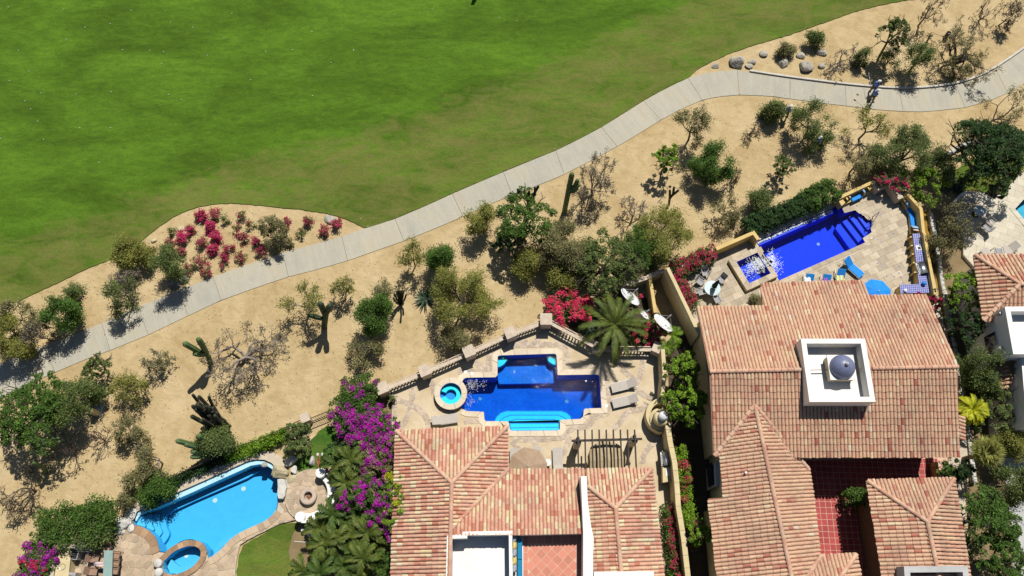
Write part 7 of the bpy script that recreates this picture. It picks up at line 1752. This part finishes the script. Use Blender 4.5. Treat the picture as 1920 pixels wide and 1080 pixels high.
# ---------------------------------------------------------- palms, agaves, cacti
def frond(V, Q, base, az, el0, Ln, droop, r, wl=.34, n=16, hw=.035, fat=.42):
    """one feather leaf: leaflet quads along a curved rib"""
    p = np.array(base, float); el = el0; step = Ln / n; side = np.array([-math.sin(az), math.cos(az), 0])
    for i in range(n):
        d = np.array([math.cos(az) * math.cos(el), math.sin(az) * math.cos(el), math.sin(el)]); q = p + d * step; t = (i + .5) / n
        o = len(V); V += [p - side * hw * .5, p + side * hw * .5, q + side * hw * .4, q - side * hw * .4]; Q.append((o, o + 1, o + 2, o + 3))
        if t > .1:
            l = wl * (math.sin(math.pi * min(1, t * .86 + .12)) ** .6) * (1 + r.normal() * .08); upv = np.cross(d, side); upv = -upv if upv[2] < 0 else upv
            for s in (-1, 1):
                dl = side * s * .62 + d * .80 + upv * .25 * r.uniform(-.2, 1) ; dl = dl / np.linalg.norm(dl); tip = p + dl * l; wv = d * step * fat
                o = len(V); V += [p - wv * .9, p + wv * .9, tip + wv * .25, tip - wv * .25]; Q.append((o, o + 1, o + 2, o + 3))
        p = q; el -= droop / n * (1 + .6 * t)
def palm(label, px_, zc, n, Ln, droop, seed, lf, name='palm_tree', cat='palm', trunk=.16, group=None, wl=.34, els=(-.1, 1.3), z0=0.0, fat=.42, nl=16):
    r = np.random.default_rng(seed); c = P(*px_, zc); root = empty(name, (c.x, c.y, z0), 0, label, cat, group)
    MB().tube([(c.x, c.y, z0), (c.x + .03, c.y, (z0 + zc) / 2), (c.x, c.y, zc)], [trunk * 1.15, trunk, trunk * .9], 10).build('trunk', M['bark_brown'], root)
    V, Q = [], []
    for k in range(n):
        t = (k + .5) / n; el = els[1] + (els[0] - els[1]) * t ** .8; frond(V, Q, (c.x, c.y, zc), k * 2.39996 + r.normal() * .12, el, Ln * r.uniform(.85, 1.1) * (.75 + .25 * t), droop * r.uniform(.8, 1.2), r, wl, nl, fat=fat)
    np_obj('crown', V, Q, L[lf], root); return root
palm('big feather palm over the patio corner with long drooping fronds', (1152, 608), 2.9, 24, 3.8, 1.2, 61, 'palm', trunk=.26, wl=.44, els=(-.2, 1.2), nl=24, fat=.6)
ARE = [((640, 985), 'below the round patio bench'), ((668, 1000), 'in the centre of the thicket'), ((625, 1012), 'left of the thicket centre'), ((655, 1030), 'under the thicket centre'), ((690, 1000), 'under the purple flowers'), ((612, 1045), 'at the lawn edge, lower left'), ((645, 1062), 'near the bottom edge in the middle'), ((680, 1048), 'right of the bottom middle one'), ((600, 990), 'over the white rock'), ((625, 965), 'touching the near curved bench'), ((700, 1035), 'nearest the roof at the bottom'), ((660, 1085), 'cut by the bottom edge, right'), ((600, 1075), 'cut by the bottom edge, left'), ((570, 1072), 'small one by the lawn at the bottom edge'), ((655, 862), 'behind the round patio, upper'), ((632, 872), 'beside the firewood pile'), ((648, 905), 'between the two curved benches'), ((605, 1020), 'above the bare soil'), ((668, 965), 'right of the curved bench end')]
for i, (p, nm) in enumerate(ARE):
    lab = 'areca palm left of the roof, ' + nm
    palm(lab, p, 1.5 + (i * 7 % 5) * .3, 10, 1.75, 1.5, 70 + i, 'palm' if i % 3 else 'palmd', 'areca_palm', 'palm', .05, 'areca palms left of the roof', .40, (.2, 1.25), nl=8, fat=.85)
palm('yellow-green bushy palm beside the right end of the large tiled roof', (1822, 768), 2.8, 44, 1.6, 1.5, 96, 'lime', 'palm_tree', 'palm', .10, None, .34, (-.2, 1.4), nl=12, fat=.7)
palm('young broad-leaved banana-like palm at the foot of the alley, upper', (1262, 628), 1.8, 12, 1.1, 1.0, 97, 'bright', 'areca_palm', 'palm', .06, 'broad-leaved palms of the alley', .32, (.1, 1.2), nl=10); palm('young broad-leaved banana-like palm just above the round bright tree', (1250, 650), 1.5, 11, 1.0, 1.1, 98, 'bright', 'areca_palm', 'palm', .06, 'broad-leaved palms of the alley', .30, (.0, 1.1), nl=10)
def fan_palm(label, px_, zc, n, seed, lf):
    r = np.random.default_rng(seed); c = P(*px_, zc); root = empty('fan_palm', (c.x, c.y, 0), 0, label, 'palm'); MB().tube([(c.x, c.y, 0), (c.x, c.y, zc)], [.17, .14], 10).build('trunk', M['bark_brown'], root); V, Q = [], []
    for k in range(n):
        az = k * 2.4; el = 1.2 - 1.4 * (k / n); d = np.array([math.cos(az) * math.cos(el), math.sin(az) * math.cos(el), math.sin(el)]); b = np.array([c.x, c.y, zc]) + d * .65; side = np.array([-math.sin(az), math.cos(az), 0])
        o = len(V); V += [np.array([c.x, c.y, zc]) - side * .015, np.array([c.x, c.y, zc]) + side * .015, b + side * .01, b - side * .01]; Q.append((o, o + 1, o + 2, o + 3))
        for j in range(17):
            a = -1.9 + 3.8 * j / 16; t = d * math.cos(a) + side * math.sin(a); t = t + np.array([0, 0, -.25 + r.normal() * .1]); t /= np.linalg.norm(t); w_ = np.cross(t, [0, 0, 1]); w_ /= np.linalg.norm(w_); ln = .62 * r.uniform(.85, 1.1)
            o = len(V); V += [b - w_ * .012, b + t * ln * .55 - w_ * .035, b + t * ln, b + t * ln * .55 + w_ * .035]; Q.append((o, o + 1, o + 2, o + 3))
    np_obj('crown', V, Q, L[lf], root)
fan_palm('fan palm with pale edged leaves below the yellow palm', (1850, 848), 3.4, 26, 99, 'yellow')
def agave(label, px_, n, Ln, seed, lf='agave', z0=0.0, group='agaves', up=(.15, 1.2)):
    r = np.random.default_rng(seed); c = P(*px_, z0 + .4); root = empty('agave', (c.x, c.y, z0), 0, label, 'agave', group); V, Q = [], []
    for k in range(n):
        az = k * 2.4 + r.normal() * .1; el = up[1] + (up[0] - up[1]) * k / n; p = np.array([c.x, c.y, z0 + .1]); side = np.array([-math.sin(az), math.cos(az), 0]); m_ = 5
        for i in range(m_):
            d = np.array([math.cos(az) * math.cos(el), math.sin(az) * math.cos(el), math.sin(el)]); q = p + d * Ln / m_; w0, w1 = .075 * (1 - i / m_) ** .7, .075 * (1 - (i + 1) / m_) ** .7; o = len(V); V += [p - side * w0, p + side * w0, q + side * w1, q - side * w1]; Q.append((o, o + 1, o + 2, o + 3)); p = q; el -= .12
    np_obj('leaves', V, Q, L[lf], root); MB().lathe([(.08, 0), (.06, .2), (0, .25)], (c.x, c.y, z0), 8).build('stem', M['bark_brown'], root)
for i, ((x, y), lb_) in enumerate([((1090, 603), 'grey-green agave under the left side of the big palm'), ((1106, 615), 'grey-green agave closest to the patio fence under the big palm'), ((1080, 592), 'grey-green agave at the edge of the pink bougainvillea'), ((1112, 596), 'grey-green agave between the pink bougainvillea and the palm trunk')]): agave(lb_, (x, y), 34, .85, 200 + i)
for i, ((x, y), lb_) in enumerate([((798, 558), 'dark spiky agave beside the feathery tree in the sand'), ((1785, 335), 'dark spiky agave left of the pale deck, upper'), ((1799, 352), 'dark spiky agave touching the white curved wall'), ((1775, 350), 'dark spiky agave left of the other two by the pale deck')]): agave(lb_, (x, y), 40, 1.15 if i == 0 else .7, 210 + i, 'agave', 0, 'dark agaves', (-.05, 1.1))
agave('striped light agave at the corner pillar by the purple bougainvillea', (712, 735), 22, .7, 220, 'yellow', ZB)
def column(mb, pts, rad, n=14):
    pts = [Vector(p) for p in pts]; fine = [pts[0].lerp(pts[-1], 0)]
    rs = []; P_ = []
    for i in range(len(pts) - 1):
        for t in (0, .5): P_.append(pts[i].lerp(pts[i + 1], t)); rs.append(rad)
    d = (pts[-1] - pts[-2]).normalized(); P_ += [pts[-1] - d * rad * 1.2, pts[-1] - d * rad * .5, pts[-1] - d * rad * .12, pts[-1]]; rs += [rad, rad * .82, rad * .45, rad * .08]
    o = len(mb.v); vs = []; fs = []
    for i, p in enumerate(P_):
        dd = (P_[min(i + 1, len(P_) - 1)] - P_[max(i - 1, 0)]).normalized(); a = Vector((1, 0, 0)) - dd * dd.x; a.normalize(); b = dd.cross(a)
        for k in range(n): th = 2 * math.pi * k / n; q = rs[i] * (1 if k % 2 else .80); vs.append(p + (a * math.cos(th) + b * math.sin(th)) * q)
    for i in range(len(P_) - 1):
        for k in range(n): fs.append((i * n + k, i * n + (k + 1) % n, (i + 1) * n + (k + 1) % n, (i + 1) * n + k))
    mb.add(vs, fs)
def cactus(label, base, arms, m, group='tall cacti', name='cactus'):
    """arms: (start px,z) -> list of (px,py,z) points, radius"""
    b = P(*base); root = empty(name, b, 0, label, 'cactus', group)
    for k, (pts, rad) in enumerate(arms):
        mb = MB(); column(mb, [P(*q) for q in pts], rad); mb.build('trunk' if k == 0 else 'arm', M[m], root)
    return root
cactus('tall cactus with three upright arms casting a forked shadow on the sand', (396, 684), [([(396, 684, 0), (390, 668, 1.6), (384, 660, 2.2)], .20), ([(387, 664, 1.8), (376, 662, 2.3), (362, 653, 3.4), (344, 643, 4.5)], .22), ([(386, 662, 2.0), (383, 655, 2.6), (378, 645, 3.6), (371, 634, 4.5)], .22), ([(386, 664, 1.9), (376, 665, 2.5), (362, 663, 3.2)], .20)], 'cactus')
cactus('tall cactus with a forked dark shadow beside the open yellowish tree', (608, 612), [([(608, 612, 0), (610, 596, 1.6), (612, 582, 3.0)], .24), ([(610, 590, 2.2), (604, 578, 3.2), (600, 568, 4.4)], .24), ([(611, 588, 2.4), (616, 580, 3.2), (618, 572, 4.2)], .22), ([(608, 598, 1.4), (598, 596, 2.0), (576, 590, 2.8)], .20)], 'cactus_dark')
cactus('tallest thick cactus with a dark green crest above the central thicket', (1058, 398), [([(1058, 398, 0), (1062, 378, 1.8), (1067, 352, 3.8), (1073, 324, 5.6)], .21), ([(1067, 360, 3.2), (1078, 348, 4.2), (1084, 336, 5.0)], .17), ([(1066, 356, 3.4), (1076, 352, 4.0), (1088, 346, 4.6)], .16), ([(1066, 360, 3.2), (1077, 358, 3.6), (1083, 352, 4.2)], .15)], 'cactus')
arms = []; rr = random.Random(5)
for k in range(30):
    bx, by = 418 + rr.uniform(-10, 14), 806 + rr.uniform(-20, 10); t = rr.uniform(.6, 1.0); dx, dy = -rr.uniform(26, 62) * t, -rr.uniform(30, 66) * t; hh = 4.2 * t
    arms.append(([(bx, by, 0), (bx + dx * .5, by + dy * .5, hh * .5), (bx + dx, by + dy, hh)], rr.uniform(.11, .16)))
cactus('dark clump of some thirty leaning organ-pipe cactus columns', (418, 800), arms, 'cactus_black')
arms = [([(392, 848, 0), (378, 838, 1.4), (352, 832, 2.6), (330, 826, 3.6)], .20), ([(392, 846, 0), (380, 840, 1.2), (358, 836, 2.4), (345, 832, 3.0)], .20), ([(393, 842, 0), (385, 830, 1.6), (372, 816, 3.2)], .22), ([(394, 850, 0), (378, 850, 1.2), (358, 846, 2.2)], .20), ([(395, 852, 0), (380, 855, 1.0), (357, 857, 1.9)], .19), ([(396, 850, 0), (384, 842, 1.2), (366, 832, 2.2)], .20), ([(398, 848, 0), (388, 845, .9), (372, 845, 1.8)], .2)]
cactus('clustered bright green cactus columns beside the feathery shrub', (394, 848), arms, 'cactus')
arms = [([(996, 400, 0), (990, 380, 2.5), (992, 358, 4.2)], .12), ([(992, 378, 2.5), (978, 368, 3.2), (970, 354, 4.2)], .11), ([(992, 376, 2.6), (1002, 362, 3.6), (1010, 348, 4.6)], .11), ([(992, 376, 2.6), (984, 364, 3.4), (983, 355, 4.0)], .10), ([(996, 370, 3.0), (1003, 366, 3.8), (1003, 350, 4.6)], .10)]
cactus('dry dark candelabra cactus sticking up behind the broad thicket tree', (996, 400), arms, 'cactus_black')
arms = [([(1254, 384, 0), (1256, 370, 1.4), (1256, 356, 2.6)], .10), ([(1256, 372, 1.2), (1262, 364, 1.9), (1264, 350, 2.8)], .10), ([(1256, 370, 1.4), (1266, 362, 2.2), (1273, 356, 2.7)], .10)]
cactus('small dark branching cactus above the olive-yellow tree', (1254, 384), arms, 'cactus_black')
arms = []
for k in range(12): a = rr.uniform(0, 6.28); arms.append(([(751, 572, 0), (751 + 8 * math.cos(a), 565 + 8 * math.sin(a), .9), (750 + 13 * math.cos(a), 556 + 12 * math.sin(a), 1.9)], .07))
cactus('dark spiky branching cactus between two half-bare trees', (751, 572), arms, 'cactus_black')
cactus('single bent cactus stem with a long shadow left of the hedge', (86, 886), [([(86, 886, 0), (80, 876, 1.2), (62, 867, 2.6)], .14)], 'cactus')
pt = empty('potted_plant', at((735, 745), ZB + .6, ZB), 0, 'round pot with a green plant beside the corner pillar', 'potted plant'); c = pt.location
MB().lathe([(.16, 0), (.24, .25), (.24, .4), (.20, .42), (0, .36)], c, 16).build('pot', M['stone'], pt); V, Q = leaves_np(np.array(c) + np.array([0, 0, .55]) + np.random.default_rng(1).normal(size=(140, 3)) * .11, .07, np.random.default_rng(2)); np_obj('foliage', V, Q, L['mid'], pt)
# loose ground cover: dry twigs, leaf litter and stones over the sand
r = np.random.default_rng(77); n = 2400; px_ = r.uniform(0, 1920, n * 2); py_ = r.uniform(100, 1000, n * 2); pts = []
pathpoly = [tuple(p) for p in up] + [tuple(p) for p in lo[::-1]]; bad = [patioA, patioB, patioC, patioD, pathpoly, fw]
for x, y in zip(px_, py_):
    p = P2(x, y)
    if not any(inside(p, b) for b in bad): pts.append((p[0], p[1], .012))
V, Q = leaves_np(np.array(pts), .05, r, 2.5, .5); np_obj('leaf_litter', V, Q, mat('dry_litter', (.17, .115, .06), (.09, .06, .035), 3), None, kind='stuff')
print('tris', sum(sum(len(p.vertices) - 2 for p in []) for m in [0]), 'objects', len(bpy.data.objects))
